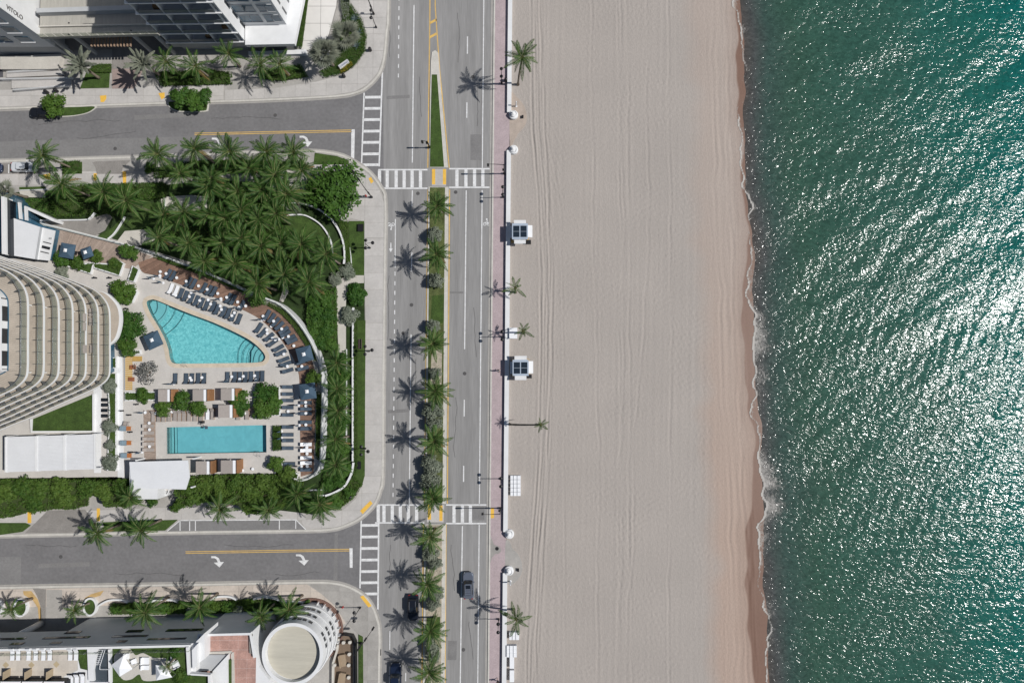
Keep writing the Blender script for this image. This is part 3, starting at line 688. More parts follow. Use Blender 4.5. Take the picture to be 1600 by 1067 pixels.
# low white beach wall in three runs, each ending in a spiral shell pillar
WX = lambda y: axis(797.2, y)
def wall_run(y0, y1, label):
    ys_ = np.linspace(y0, y1, max(2, int(abs(y1 - y0) / 12)))
    q = [P(WX(y), y) for y in ys_]
    o = MB().ribbon(q, 0.72, 0.0, 0.62).build('beach_wall', M_WHITE); tag(o, label, 'wall')
    MB().ribbon(q, 0.80, 0.62, 0.68).build('wall_cap', M_WHITE, o)
    return o
wall_run(-330, 177, 'low white beach wall running off the top edge of the picture')
wall_run(236, 829, 'long low white beach wall between the two wall openings')
wall_run(893, 1400, 'low white beach wall running off the bottom edge of the picture')
def shell_pillar(px, py, label, flip):
    t = thing('shell_pillar', label, 'pillar', P(px, py), group='white spiral pillars at the beach wall openings')
    MB().lathe([(0.84, 0), (0.84, 0.62), (0.80, 0.70), (0.55, 0.78)], n=24).build('base_drum', M_WHITE, t)
    MB().lathe([(0.55, 0.78), (0.53, 1.02), (0.34, 1.06)], (-0.10, 0.03 * flip, 0), 22).build('middle_drum', M_WHITE, t)
    MB().lathe([(0.34, 1.06), (0.31, 1.3), (0.18, 1.34)], (-0.14, 0.02 * flip, 0), 18).build('upper_drum', M_WHITE, t)
    MB().lathe([(0.18, 1.34), (0.15, 1.5), (0.05, 1.56)], (-0.14, 0.05 * flip, 0), 14).build('finial', M_WHITE, t)
    pts = []
    for k in range(40):
        a = -k / 39 * 2.6 * math.pi * flip + math.pi; r = 0.83 - 0.62 * k / 39
        pts.append((r * math.cos(a) - 0.1 * k / 39, r * math.sin(a), 0.72 + 0.55 * k / 39))
    MB().tube(pts, 0.055, 6).build('spiral_rib', M_WHITE, t)
shell_pillar(802.5, 181, 'white spiral shell pillar just below the tallest beach palm', 1)
shell_pillar(802.5, 235, 'white spiral shell pillar just north of the upper beach kiosk', -1)
shell_pillar(796, 832.5, 'white spiral shell pillar at the south end of the long beach wall', 1)
shell_pillar(795.5, 889.5, 'white spiral shell pillar beside the paved beach path and shower', -1)
# ------------------------------------------------------------------ plants: shared leaf meshes
L_COCO = leafmat('coconut_leaf', (0.015, 0.056, 0.010), (0.088, 0.172, 0.034), 0.4, 0.28)
L_RIB = leafmat('frond_rib', (0.12, 0.155, 0.05), (0.24, 0.25, 0.11), 0.5, 0.1)
L_COCOD = leafmat('dry_frond', (0.24, 0.15, 0.06), (0.16, 0.13, 0.05), 0.7, 0.15)
L_SILV = leafmat('silver_palm_leaf', (0.135, 0.155, 0.120), (0.215, 0.225, 0.170), 0.55, 0.12)
L_TREE = leafmat('broad_leaf', (0.026, 0.080, 0.013), (0.084, 0.165, 0.028), 0.45, 0.22)
L_LIME = leafmat('bright_leaf', (0.034, 0.092, 0.014), (0.096, 0.168, 0.028), 0.45, 0.25)
L_OLIV = leafmat('olive_hedge_leaf', (0.034, 0.086, 0.013), (0.115, 0.180, 0.034), 0.5, 0.25)
L_SAGE = leafmat('silver_shrub_leaf', (0.135, 0.165, 0.125), (0.235, 0.255, 0.195), 0.6, 0.12)
L_HEDGE = leafmat('dark_hedge_leaf', (0.030, 0.078, 0.012), (0.085, 0.148, 0.022), 0.5, 0.2)
L_GREY = leafmat('grey_twig_leaf', (0.13, 0.13, 0.12), (0.22, 0.22, 0.20), 0.7, 0.1)
L_AGAVE = leafmat('agave_leaf', (0.10, 0.155, 0.165), (0.19, 0.235, 0.235), 0.5, 0.05)
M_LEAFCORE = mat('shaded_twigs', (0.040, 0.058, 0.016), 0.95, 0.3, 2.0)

def frond_mesh(seed, L=3.0, pairs=30, droop=0.55, leaf=0.72, wid=0.05, mt=None, rib=None):
    r = random.Random(seed); mb = MB()
    def pt(t):
        return Vector((L * (t - 0.10 * t * t), 0.10 * math.sin(t * 2.2 + seed), L * (0.20 * t - droop * t ** 2.2)))
    for i in range(7):
        a, b = pt(i / 7), pt((i + 1) / 7); w0, w1 = 0.055 * (1 - i / 7) + 0.012, 0.055 * (1 - (i + 1) / 7) + 0.012
        mb.add([a + Vector((0, w0, 0)), a - Vector((0, w0, 0)), b - Vector((0, w1, 0)), b + Vector((0, w1, 0)), a + Vector((0, 0, w0)), b + Vector((0, 0, w1))],
               [(0, 4, 5, 3), (4, 1, 2, 5)])
    nrib = len(mb.f)
    for i in range(pairs):
        t = 0.13 + 0.85 * i / (pairs - 1); p = pt(t); d = (pt(min(t + .02, 1)) - pt(t - .02)).normalized()
        ln = r.uniform(.75, 1.1) * leaf * (math.sin(math.pi * min(1, (t * 0.9 + 0.12))) ** 0.7) * L / 3 * r.uniform(0.85, 1.1) + 0.12
        for s in (-1, 1):
            side = Vector((-d.y, d.x, 0)).normalized() * s
            ax = (d * (0.75 + 0.7 * t) + side * 0.8 + Vector((0, 0, 0.12 - 0.75 * r.random()))).normalized()
            q = ax.cross(Vector((0, 0, 1))).normalized() * wid * r.uniform(.8, 1.2)
            m = p + ax * ln * 0.5 + Vector((0, 0, 0.04)); e = p + ax * ln - Vector((0, 0, 0.14 * ln))
            mb.add([p, m + q, e, m - q], [(0, 1, 2, 3)])
    me = mb.mesh('frond', mt or L_COCO); me.materials.append(rib or L_RIB)
    for i in range(nrib): me.polygons[i].material_index = 1
    return me
FRONDS = [frond_mesh(k, 3.35, 25, 0.20 + 0.15 * (k % 5), 0.66 - .03 * (k % 5), 0.034) for k in range(7)]
FRONDS_DRY = [frond_mesh(9, 2.7, 16, 0.8, 0.5, 0.06, L_COCOD)]
FRONDS_YEL = FRONDS
def fan_leaf(seed, mt, L=1.9, n=11, spread=1.05):
    """stiff fan leaf on a short stalk"""
    r = random.Random(seed); mb = MB(); base = Vector((L * 0.42, 0, L * 0.10))
    mb.tube([(0, 0, 0), base], [0.05, 0.035], 4)
    for k in range(n):
        a = (k / (n - 1) - .5) * 2 * spread; ln = L * 0.72 * (1 - 0.22 * abs(a)) * r.uniform(.93, 1.05)
        d = Vector((math.cos(a), math.sin(a), 0.16 - 0.14 * r.random())); q = Vector((-math.sin(a), math.cos(a), 0)) * 0.10
        e = base + d * ln - Vector((0, 0, 0.12)); m = base + d * ln * 0.55
        mb.add([base, m + q + Vector((0, 0, .03)), e, m - q], [(0, 1, 2, 3)])
    return mb.mesh('fan_leaf', mt)
FANS = [fan_leaf(k, L_SILV, 2.0) for k in range(3)]
def feather_stiff(seed, mt):
    return frond_mesh(seed, 2.6, 28, 0.10 + 0.1 * (seed % 3), 0.42, 0.05, mt, mt)
DATES = [feather_stiff(k, L_SILV) for k in (11, 12, 13)]

def trunk(t, h, lean, r0=0.19, r1=0.12, dz=0.0):
    """tapered, slightly curved palm trunk from the base (0,0) to the crown point (lean, h)"""
    pts = []; rad = []
    for i in range(9):
        q = i / 8; pts.append((lean[0] * q ** 1.5, lean[1] * q ** 1.5, dz + (h - dz) * q)); rad.append(r0 + (r1 - r0) * q + (0.10 if i == 0 else 0) + (0.012 if i % 2 else 0))
    return MB().tube(pts, rad, 8).build('trunk', M_TRUNK, t, True)

PALM_N = [0]
def palm(px, py, h, label, s=1.0, kind='coco', n=15, gz=0.15, lean=None, group=None, base=None, dry=0.1):
    if kind == 'coco' and n > 12: n = int(n * 1.6)
    PALM_N[0] += 1; r = random.Random(PALM_N[0] * 31)
    c = P(px, py, h)
    if base is not None: b = P(base[0], base[1], gz)
    else:
        b = Vector((c.x + r.uniform(-.35, .35), c.y + r.uniform(-.35, .35), gz))
    t = thing('coconut_palm' if kind == 'coco' else 'silver_palm', label, 'palm tree', (b.x, b.y, gz), 0, group)
    ln = (c.x - b.x, c.y - b.y)
    trunk(t, h - gz, ln, 0.19 if kind == 'coco' else 0.26, 0.12 if kind == 'coco' else 0.2)
    hub = MB().lathe([(0.13, -0.35), (0.20, -0.1), (0.17, 0.12), (0.05, 0.38)], n=9)
    if kind == 'coco':
        for k in range(5):
            a = k * 1.3; hub.lathe([(0.02, -.12), (0.10, -.04), (0.10, .06), (0.02, .12)], (0.27 * math.cos(a), 0.27 * math.sin(a), -0.22), 6)
    crown = hub.build('crown', mat('crown_hub', (0.13, 0.12, 0.035), 0.7, 0.3, 3.0), t, True, (ln[0], ln[1], h - gz))
    for k in range(n):
        q = k / n; a = k * 2.39996 + r.uniform(-.22, .22)
        up = 60 - 80 * q + r.uniform(-12, 12)
        if q > .8 and r.random() < .35: up -= 25
        sc = s * r.uniform(0.78, 1.16) * (0.72 + 0.33 * min(1, q * 2.2))
        if kind == 'coco':
            me = FRONDS_DRY[0] if (q > 0.85 and r.random() < dry * 3) else FRONDS[min(4, int(q * 5))] if r.random() < .8 else r.choice(FRONDS)
        elif kind == 'fan': me = r.choice(FANS); up = 70 - 95 * q
        else: me = r.choice(DATES); up = 72 - 78 * q
        link(me, 'frond', crown, (0, 0, 0.08), (r.uniform(-.25, .25), -R(up), a), (sc, sc, sc))
    return t

def leaf_cloud(seed, n, leaf, mt, flat=0.8, clumps=11, name='crown', core=True, gap=0.0):
    """crown of unit radius: leaves gathered in clumps with gaps between, over a twiggy core"""
    r = random.Random(seed); mb = MB(); cl = []
    for k in range(clumps):
        a = k * 2.4 + r.uniform(-.4, .4); q = math.sqrt((k + .3) / clumps)
        cl.append((Vector((0.68 * q * math.cos(a), 0.68 * q * math.sin(a), flat * (0.55 * (1 - q * q) + r.uniform(-.12, .15)))), r.uniform(0.26, 0.42)))
    for i in range(n):
        c, rad = r.choice(cl)
        u = Vector((r.gauss(0, 1), r.gauss(0, 1), r.gauss(0.25, 1))).normalized()
        p = c + Vector((u.x, u.y, u.z * flat)) * rad * (r.random() ** 0.35)
        nrm = (u + Vector((r.gauss(0, .55), r.gauss(0, .55), 0.5 + r.gauss(0, .4)))).normalized()
        x = nrm.orthogonal().normalized(); x = Matrix.Rotation(r.random() * 6.28, 3, nrm) @ x; y = nrm.cross(x)
        l = leaf * r.uniform(.7, 1.3)
        mb.add([p - x * l, p + y * l * .5, p + x * l, p - y * l * .5], [(0, 1, 2, 3)])
    me = mb.mesh(name, mt)
    return me
CLOUDS = {}
def cloud(kind, v):
    key = (kind, v)
    if key not in CLOUDS:
        spec = {'tree': (2900, .068, L_TREE, .75, 20), 'lime': (1500, .095, L_LIME, .8, 12), 'olive': (1500, .09, L_OLIV, .85, 12), 'sage': (2100, .085, L_SAGE, .7, 13),
                'grey': (420, .085, L_GREY, .8, 11), 'bush': (1500, .10, L_TREE, .7, 12), 'dark': (1500, .09, L_HEDGE, .7, 12)}[kind]
        CLOUDS[key] = leaf_cloud(hash(kind) % 97 * 0 + v * 17 + len(kind), *spec[:3], flat=spec[3], clumps=spec[4])
    return CLOUDS[key]
CORE = MB().lathe([(0.05, -0.1), (0.42, 0.05), (0.5, 0.25), (0.32, 0.45), (0.03, 0.55)], n=10).mesh('twig_core', M_LEAFCORE, True)
def tree(px, py, h, rpx, kind, label, gz=0.15, name='broadleaf_tree', cat='tree', ry=1.0, zs=0.75, group=None, v=None):
    """h: height of the crown's middle; rpx: crown radius as seen, in survey pixels"""
    c = P(px, py, h); rad = 1.14 * rpx / 8.5 * (CAM_H - h) / CAM_H; seed = int(px * 7 + py * 3)
    r = random.Random(seed)
    t = thing(name, label, cat, (c.x, c.y, gz), 0, group)
    hh = h - gz; mb = MB()
    if cat == 'tree':
        mb.tube([(0, 0, 0), (0.06, 0.04, hh * .5), (0, 0, hh - rad * .1)], [0.07 * rad + .05, 0.05 * rad + .04, 0.03 * rad + .03], 7)
        for k in range(5):
            a = k * 1.26 + r.random(); mb.tube([(0, 0, hh * .55), (rad * .35 * math.cos(a), rad * .35 * math.sin(a), hh * .85), (rad * .65 * math.cos(a), rad * .65 * math.sin(a), hh + rad * .15)], [0.03 * rad + .03, 0.02 * rad + .02, 0.02], 5)
        mb.build('trunk', M_BARK, t, True)
    else:
        for k in range(4):
            a = k * 1.6 + r.random(); mb.tube([(0, 0, 0), (rad * .3 * math.cos(a), rad * .3 * math.sin(a), max(hh, .3))], [0.04, 0.02], 5)
        mb.build('stem', M_BARK, t)
    vv = v if v is not None else r.randrange(3)
    link(cloud(kind, vv), 'crown', t, (0, 0, hh - rad * zs * .35), (0, 0, r.random() * 6.28), (rad, rad * ry, rad * zs))
    return t
def bush(px, py, rpx, kind, label, h=None, gz=0.2, ry=1.0, group=None, zs=0.8, v=None):
    return tree(px, py, h if h is not None else gz + rpx / 8.5 * .45, rpx, kind, label, gz, 'shrub', 'shrub', ry, zs, group, v)

def hedge(pts, h, label, mt=L_HEDGE, gz=0.15, dens=26, leaf=0.14, name='hedge', cat='hedge', rough=0.25, wedge=False):
    """clipped hedge or planted mass over a plan outline: woody core, leafy skin"""
    q = PL(pts, h); r = random.Random(int(pts[0][0] * 13 + pts[0][1])); mb = MB()
    poly = [(p.x, p.y) for p in q]; xs_ = [p[0] for p in poly]; ys_ = [p[1] for p in poly]
    n = int(min(area(poly) * dens * 2.3, 11000)); k = 0; tries = 0
    while k < n and tries < n * 12:
        tries += 1; x, y = r.uniform(min(xs_), max(xs_)), r.uniform(min(ys_), max(ys_))
        if not inside((x, y), poly): continue
        lump = rough * (math.sin(x * 1.9 + math.sin(y * 1.3) * 2) * math.sin(y * 2.3 + x * .7))
        z = h + lump * .6 + r.uniform(-.18, .06) * (1 + rough * 2)
        nrm = Vector((r.gauss(0, .6), r.gauss(0, .6), 1)).normalized(); ax = nrm.orthogonal().normalized(); ax = Matrix.Rotation(r.random() * 6.28, 3, nrm) @ ax; ay = nrm.cross(ax); l = leaf * r.uniform(.7, 1.35)
        p = Vector((x, y, z)); mb.add([p - ax * l, p + ay * l * .5, p + ax * l, p - ay * l * .5], [(0, 1, 2, 3)]); k += 1
    # leafy flanks
    for i in range(len(poly)):
        a, b = Vector(poly[i]), Vector(poly[(i + 1) % len(poly)]); ln = (b - a).length
        for j in range(int(ln * max(h - gz, .2) * dens * .6)):
            t_ = r.random(); p2 = a.lerp(b, t_); p = Vector((p2.x + r.uniform(-.08, .08), p2.y + r.uniform(-.08, .08), r.uniform(gz, h)))
            d = Vector((r.gauss(0, 1), r.gauss(0, 1), r.gauss(.3, .6))).normalized(); e = d.orthogonal().normalized(); l = leaf * r.uniform(.7, 1.3); f = d.cross(e)
            mb.add([p - e * l, p + f * l * .5, p + e * l, p - f * l * .5], [(0, 1, 2, 3)])
    t = thing(name, label, cat, (0, 0, 0))
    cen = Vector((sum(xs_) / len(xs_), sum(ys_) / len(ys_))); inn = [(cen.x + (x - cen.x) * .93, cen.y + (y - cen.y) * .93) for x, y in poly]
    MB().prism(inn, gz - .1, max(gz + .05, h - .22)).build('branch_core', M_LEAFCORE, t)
    mb.build('foliage', mt, t)
    return t
def lawn(pts, h=0.17, name='lawn', m=M_GRASS, z0=None, parent=None):
    o = MB().prism(PL(pts, h), z0 if z0 is not None else h - .3, h).build(name, m, parent)
    return struct(o) if parent is None else o
def lowwall(pts, h0, h1, label, w=0.3, m=M_WHITE, sm=6, cap=True, name='garden_wall'):
    q = smooth(PL(pts, h1), sm) if len(pts) > 2 and sm > 1 else PL(pts, h1)
    o = MB().ribbon(q, w, h0, h1).build(name, m); return tag(o, label, 'wall')
# ================================================================== pool podium of the middle hotel
DZ = 3.0
def D(x, y, h=DZ): return P(x, y, h)
POD = [(-330, 262), (35, 343), (87, 355), (183, 379), (223, 390), (300, 417), (350, 438), (389, 456), (415, 466), (440, 477), (465, 501), (486, 532), (498, 561), (504, 588), (505, 630),
       (504, 672), (502, 715), (499, 730), (492, 740), (481, 747), (465, 750), (330, 742), (270, 766), (200, 766), (190, 744), (-330, 752)]
POOL_A = smooth(PL([(229, 473), (235, 468), (244, 468.5), (270, 479), (300, 491), (335, 504), (368, 519), (392, 532), (408, 546), (414.5, 556), (412, 563), (404, 565.5), (385, 566.5), (340, 567), (290, 567.5), (272, 567), (266, 561), (263, 545), (257, 528), (247, 509), (236, 491)], DZ), 3, True)
POOL_B = PL([(260.5, 667), (416, 663.5), (416.5, 706), (261, 708.5)], DZ)
podium = thing('pool_podium', 'raised pale stone pool terrace with curved white rim beside the garden', 'terrace')
pq = PL(POD, DZ)
MB().prism(pq, 0.0, DZ, [POOL_A, POOL_B]).build('terrace_paving', M_STONE, podium)
MB().ribbon(smooth(PL(POD[1:21], DZ), 4), .34, 0.1, DZ + .5).build('rim_wall', M_WHITE, podium)
MB().ribbon(smooth(PL(POD[1:21], DZ), 4), .05, DZ + .5, DZ + 1.2).build('glass_rail', M_GLASSRAIL, podium)
for k, p in enumerate(resample(smooth(PL(POD[3:21], DZ), 4), 60)):
    MB().box((p.x, p.y, DZ + 1.0), (.07, .07, .6)).build('rail_post', M_STEEL, podium)
# stone joints: individual large slabs on the open parts of the terrace
for poly in ([(225, 428), (330, 464), (408, 500), (432, 522), (450, 545), (466, 582), (470, 618), (440, 600), (438, 560), (415, 533), (380, 512), (300, 482), (240, 459), (215, 450), (205, 430)],
             [(266, 575), (420, 573), (438, 566), (440, 600), (266, 602)], [(192, 602), (258, 602), (258, 628), (222, 640), (224, 718), (192, 718)],
             [(243, 655), (432, 652), (432, 659), (243, 662)], [(243, 712), (432, 710), (432, 716), (243, 720)], [(440, 605), (469, 620), (470, 740), (440, 740)]):
    slabs(PL(poly, DZ), 2.4, 2.4, DZ, DZ + .012, M_STONE, podium, 'paving_slab', .03, 80)
def pool_water(name):
    m = bpy.data.materials.new(name); m.use_nodes = True; N = m.node_tree.nodes; L = m.node_tree.links
    for n in list(N):
        if n.type == 'BSDF_PRINCIPLED': N.remove(n)
    t = N.new('ShaderNodeBsdfTransparent'); t.inputs[0].default_value = (.72, .95, .97, 1)
    gl = N.new('ShaderNodeBsdfGlossy'); gl.inputs['Roughness'].default_value = .08
    g = N.new('ShaderNodeNewGeometry'); n1 = N.new('ShaderNodeTexNoise'); n1.inputs['Scale'].default_value = 2.4; n1.inputs['Detail'].default_value = 2; L.new(g.outputs['Position'], n1.inputs['Vector'])
    bp = N.new('ShaderNodeBump'); bp.inputs['Distance'].default_value = .04; L.new(n1.outputs['Fac'], bp.inputs['Height']); L.new(bp.outputs[0], gl.inputs['Normal'])
    f = N.new('ShaderNodeFresnel'); f.inputs[0].default_value = 1.33; L.new(bp.outputs[0], f.inputs['Normal'])
    ms = N.new('ShaderNodeMixShader'); L.new(f.outputs[0], ms.inputs[0]); L.new(t.outputs[0], ms.inputs[1]); L.new(gl.outputs[0], ms.inputs[2]); L.new(ms.outputs[0], N['Material Output'].inputs['Surface'])
    return m
def ripple_light_tile(name, col, c2, sc):  # tile colour with the ripple light on the pool floor mixed in
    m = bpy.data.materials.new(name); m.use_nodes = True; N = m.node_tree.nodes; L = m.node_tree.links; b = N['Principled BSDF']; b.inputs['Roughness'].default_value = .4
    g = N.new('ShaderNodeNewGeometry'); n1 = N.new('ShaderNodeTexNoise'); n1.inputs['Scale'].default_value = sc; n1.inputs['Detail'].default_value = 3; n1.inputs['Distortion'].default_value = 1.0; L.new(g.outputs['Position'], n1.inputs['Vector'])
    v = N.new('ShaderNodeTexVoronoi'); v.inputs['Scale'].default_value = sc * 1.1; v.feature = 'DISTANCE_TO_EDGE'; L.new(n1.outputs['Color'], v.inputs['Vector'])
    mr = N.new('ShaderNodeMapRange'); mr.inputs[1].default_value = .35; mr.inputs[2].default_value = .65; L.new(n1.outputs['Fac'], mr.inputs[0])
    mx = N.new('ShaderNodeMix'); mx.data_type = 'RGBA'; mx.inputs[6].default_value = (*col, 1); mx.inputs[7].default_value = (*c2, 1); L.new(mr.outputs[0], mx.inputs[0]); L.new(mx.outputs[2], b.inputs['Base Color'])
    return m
TILE_A = ripple_light_tile('ripple_light_tile_upper', (.19, .44, .47), (.40, .66, .67), 2.2); TILE_B = ripple_light_tile('ripple_light_tile_lower', (.24, .45, .50), (.28, .51, .56), .7)
TILE_S = mat('pool_step_tile', (.30, .50, .52), .5, .1, 1.0); WATER = pool_water('pool_water')
def pool(poly, label, tile, cop_w, mcop, name):
    t = thing('swimming_pool', label, 'pool')
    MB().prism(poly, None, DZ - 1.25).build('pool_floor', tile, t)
    mb = MB(); n = len(poly)
    ar = sum(poly[i].x * poly[(i + 1) % n].y - poly[(i + 1) % n].x * poly[i].y for i in range(n))
    for i in range(n):
        a, b = poly[i], poly[(i + 1) % n]; mb.add([(a.x, a.y, DZ - .001), (b.x, b.y, DZ - .001), (b.x, b.y, DZ - 1.25), (a.x, a.y, DZ - 1.25)], [(0, 1, 2, 3)])
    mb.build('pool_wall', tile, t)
    c = Vector((sum(p.x for p in poly) / n, sum(p.y for p in poly) / n, 0)); big = []
    for i in range(n):
        d = (poly[(i + 1) % n] - poly[i - 1]).normalized(); q = Vector((d.y, -d.x, 0)) * (1 if ar > 0 else -1); big.append(poly[i] + q * cop_w)
    MB().prism(big, DZ - .05, DZ + .035, [poly]).build('coping', mcop, t)
    MB().prism(poly, None, DZ - .12).build('water_surface', WATER, t)
    return t
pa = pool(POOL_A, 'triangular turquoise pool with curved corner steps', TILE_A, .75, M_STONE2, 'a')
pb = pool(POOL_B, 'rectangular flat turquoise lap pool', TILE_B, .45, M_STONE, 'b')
M_STEPL = mat('step_edge_tile', (.012, .06, .075), .5, .1, 2)
def step_line(pool_, pts, z): MB().ribbon(smooth(PL(pts, DZ), 5), .07, z - .02, z).build('step_edge', M_STEPL, pool_)
# curved entry steps: stacked treads, dark nosing lines
for k, pts in enumerate(([(238, 491), (243, 486), (245, 478), (244, 469)], [(244, 501), (252, 493), (257, 484), (258, 475)], [(250, 512), (261, 502), (269, 490), (272, 480)], [(255, 522), (270, 510), (280, 497), (285, 485)])):
    step_line(pa, pts, DZ - .3 - .2 * k)
for k, pts in enumerate(([(404, 565), (405, 557), (409, 551), (413, 551)], [(394, 566), (396, 555), (401, 546), (408, 544)], [(386, 566), (387, 553), (392, 543), (400, 538)], [(377, 566), (378, 551), (383, 541), (392, 532)], [(369, 566.5), (370, 548), (376, 535), (385, 527)])):
    step_line(pa, pts, DZ - .3 - .15 * k)
MB().prism(PL([(231, 474), (236, 469), (244, 469.5), (262, 477), (256, 495), (246, 506), (237, 490)], DZ), None, DZ - .62).build('entry_step', TILE_S, pa)
MB().prism(PL([(390, 566), (391, 548), (398, 537), (408, 547), (413.5, 556), (411, 562), (403, 565)], DZ), None, DZ - .62).build('entry_step', TILE_S, pa)
for k, x in enumerate((261.6, 265.5, 269.3, 272.6)):
    step_line(pb, [(x, 667.4), (x + .5, 688), (x + .6, 708)], DZ - .3 - .22 * k) if k else step_line(pb, [(x, 667.4), (x + .3, 708)], DZ - .3)
MB().prism(PL([(261, 667.2), (272, 667), (272.6, 708), (261.4, 708.3)], DZ), None, DZ - .98).build('entry_step', TILE_S, pb)
for pool_, x, y in ((pa, 291, 570), (pb, 405, 710)):
    for dx in (-.28, .28):
        c = P(x, y, DZ); MB().tube([(c.x + dx, c.y + .55, DZ - .3), (c.x + dx, c.y + .45, DZ + .75), (c.x + dx, c.y, DZ + .85), (c.x + dx, c.y - .35, DZ + .02)], .03, 6).build('grab_rail', M_STEEL, pool_)
c = P(318, 663, DZ); lift = thing('pool_lift', 'dark pool hoist chair at the edge of the lap pool', 'pool lift', (c.x, c.y, DZ))
MB().box((0, .5, .45), (.45, .45, .9)).build('base', M_BLACK, lift); MB().tube([(0, .5, .9), (.1, .2, 1.35), (.6, .1, 1.4), (.75, -.4, 1.3)], .05, 6).build('arm', M_BLACK, lift)
MB().box((.75, -.45, .55), (.5, .5, .08)).box((.75, -.22, .85), (.5, .08, .55)).build('seat', M_NAVY, lift)

# timber decks
def plank_strip(inner, outer, n, label, m, h=DZ + .02):
    a = resample(smooth(PL(inner, h), 5), n + 1); b = resample(smooth(PL(outer, h), 5), n + 1)
    t = thing('timber_deck', label, 'deck')
    mb = MB().prism([*a, *reversed(b)], None, h - .008); mb.build('deck_underlay', M_DARK, t)
    for i in range(n):
        g = .06; p = [a[i].lerp(a[i + 1], g), b[i].lerp(b[i + 1], g), b[i].lerp(b[i + 1], 1 - g), a[i].lerp(a[i + 1], 1 - g)]
        MB().prism(p, h - .01, h + .025 + random.uniform(-.003, .003)).build('plank', m, t)
    return t
plank_strip([(216, 410), (223, 425), (245, 431), (300, 451), (345, 468), (380, 484), (407, 499), (432, 522), (448, 543), (461, 565), (467, 585), (468, 603)],
            [(240, 401), (270, 410), (300, 423), (345, 440), (384, 461), (411, 474), (434, 486), (456, 508), (475, 537), (488, 565), (494, 590), (496, 604)], 150, 'brown timber deck curving along the pool rim', M_DECK)
plank_strip([(469, 622), (469, 680), (470, 744)], [(493, 622), (492, 680), (490, 738)], 46, 'brown timber deck strip beside the lap pool loungers', M_DECK)
plank_strip([(76, 400), (120, 405), (160, 412), (205, 420)], [(88, 358), (130, 368), (180, 381), (238, 400)], 74, 'weathered grey timber boardwalk north of the hotel tower', M_DECKG)
plank_strip([(224, 640), (225, 680), (225.5, 722)], [(243, 652), (243, 680), (244, 722)], 40, 'narrow grey-brown timber deck at the west end of the lap pool', M_DECKG)
plank_strip([(229, 640), (330, 637), (432, 634)], [(229, 652), (330, 650), (432, 649)], 60, 'grey-brown timber deck between the cabanas and the lap pool', M_DECKG)
hedge([(240, 395), (300, 418), (345, 437), (386, 455), (388, 461), (345, 442), (300, 424), (240, 402)], DZ + .55, 'clipped strip hedge between the straight deck and the pool rim', L_OLIV, DZ, 44, .09, rough=.05)
hedge([(417, 470), (440, 481), (463, 504), (483, 534), (495, 562), (489, 564), (476, 537), (457, 508), (436, 487), (414, 474)], DZ + .5, 'clipped strip hedge between the curved deck and the pool rim', L_OLIV, DZ, 44, .09, rough=.05)
hedge([(493.5, 612), (501, 612), (499, 720), (492.5, 715)], DZ + .5, 'clipped strip hedge along the rim beside the lap pool deck', L_HEDGE, DZ, 44, .09, rough=.05)
hedge([(425.5, 665), (437.5, 664.5), (438, 703), (425.5, 704)], DZ + .75, 'square clipped hedge at the east end of the lap pool', L_HEDGE, DZ, 50, .1, rough=.05)
# planters on the terrace
def planter(pts, label, hh=.55, m=M_WHITE, mt=L_HEDGE, grow=.25):
    q = PL(pts, DZ + hh); t = thing('terrace_planter', label, 'planter')
    MB().ribbon(q, .22, DZ, DZ + hh, True).build('wall', m, t)
    c = Vector((sum(p.x for p in q) / len(q), sum(p.y for p in q) / len(q), 0)); MB().prism(q, DZ, DZ + hh - .06).build('soil', M_GRASS, t)
    mb = MB(); r = random.Random(len(label)); poly = [(p.x, p.y) for p in q]
    for k in range(int(area(poly) * 42)):
        x, y = r.uniform(min(p[0] for p in poly), max(p[0] for p in poly)), r.uniform(min(p[1] for p in poly), max(p[1] for p in poly))
        if inside((x, y), poly):
            p = Vector((x, y, DZ + hh + r.uniform(-.05, grow))); nn = Vector((r.gauss(0, .6), r.gauss(0, .6), 1)).normalized(); e = nn.orthogonal().normalized(); e = Matrix.Rotation(r.random() * 6.3, 3, nn) @ e; f = nn.cross(e)
            mb.add([p - e * .12, p + f * .06, p + e * .12, p - f * .06], [(0, 1, 2, 3)])
    mb.build('foliage', mt, t)
planter([(88, 404), (110, 407), (132, 412), (146, 410), (141, 427), (120, 420), (90, 411)], 'long white planter nearest the tower below the grey boardwalk')
planter([(146, 411), (168, 412), (184, 406), (193, 411), (186, 430), (147, 418)], 'white planter in the middle of the grey boardwalk edge')
planter([(207, 415), (217, 421), (209, 440), (200, 437)], 'small tilted white planter beside the brown deck')
planter([(190, 455), (210, 450), (214, 456), (206, 472), (188, 465)], 'white edged planter under the upper terrace tree')
planter([(206, 548), (218, 547), (219, 552), (206, 554)], 'small white planter below the left blue parasol', mt=L_SAGE)
planter([(195, 613), (242, 612), (242, 624), (195, 625)], 'long low green planter by the grey timber deck')
planter([(415, 606), (436, 604), (437, 648), (412, 649)], 'big planter with the pair of deck trees east of the cabanas', mt=L_TREE)
planter([(430, 719), (440, 718), (441, 732), (466, 740), (464, 748), (430, 742)], 'corner planter with loose shrubs at the south end of the terrace', mt=L_OLIV)
planter([(167, 560), (181, 558), (181, 574), (167, 574)], 'small planter beside the tower above the white walkway', mt=L_HEDGE)
planter([(167, 583), (181, 583), (181, 735), (168, 735), (171, 640)], 'narrow green planter strip between the lawn and the terrace wall', mt=L_OLIV)
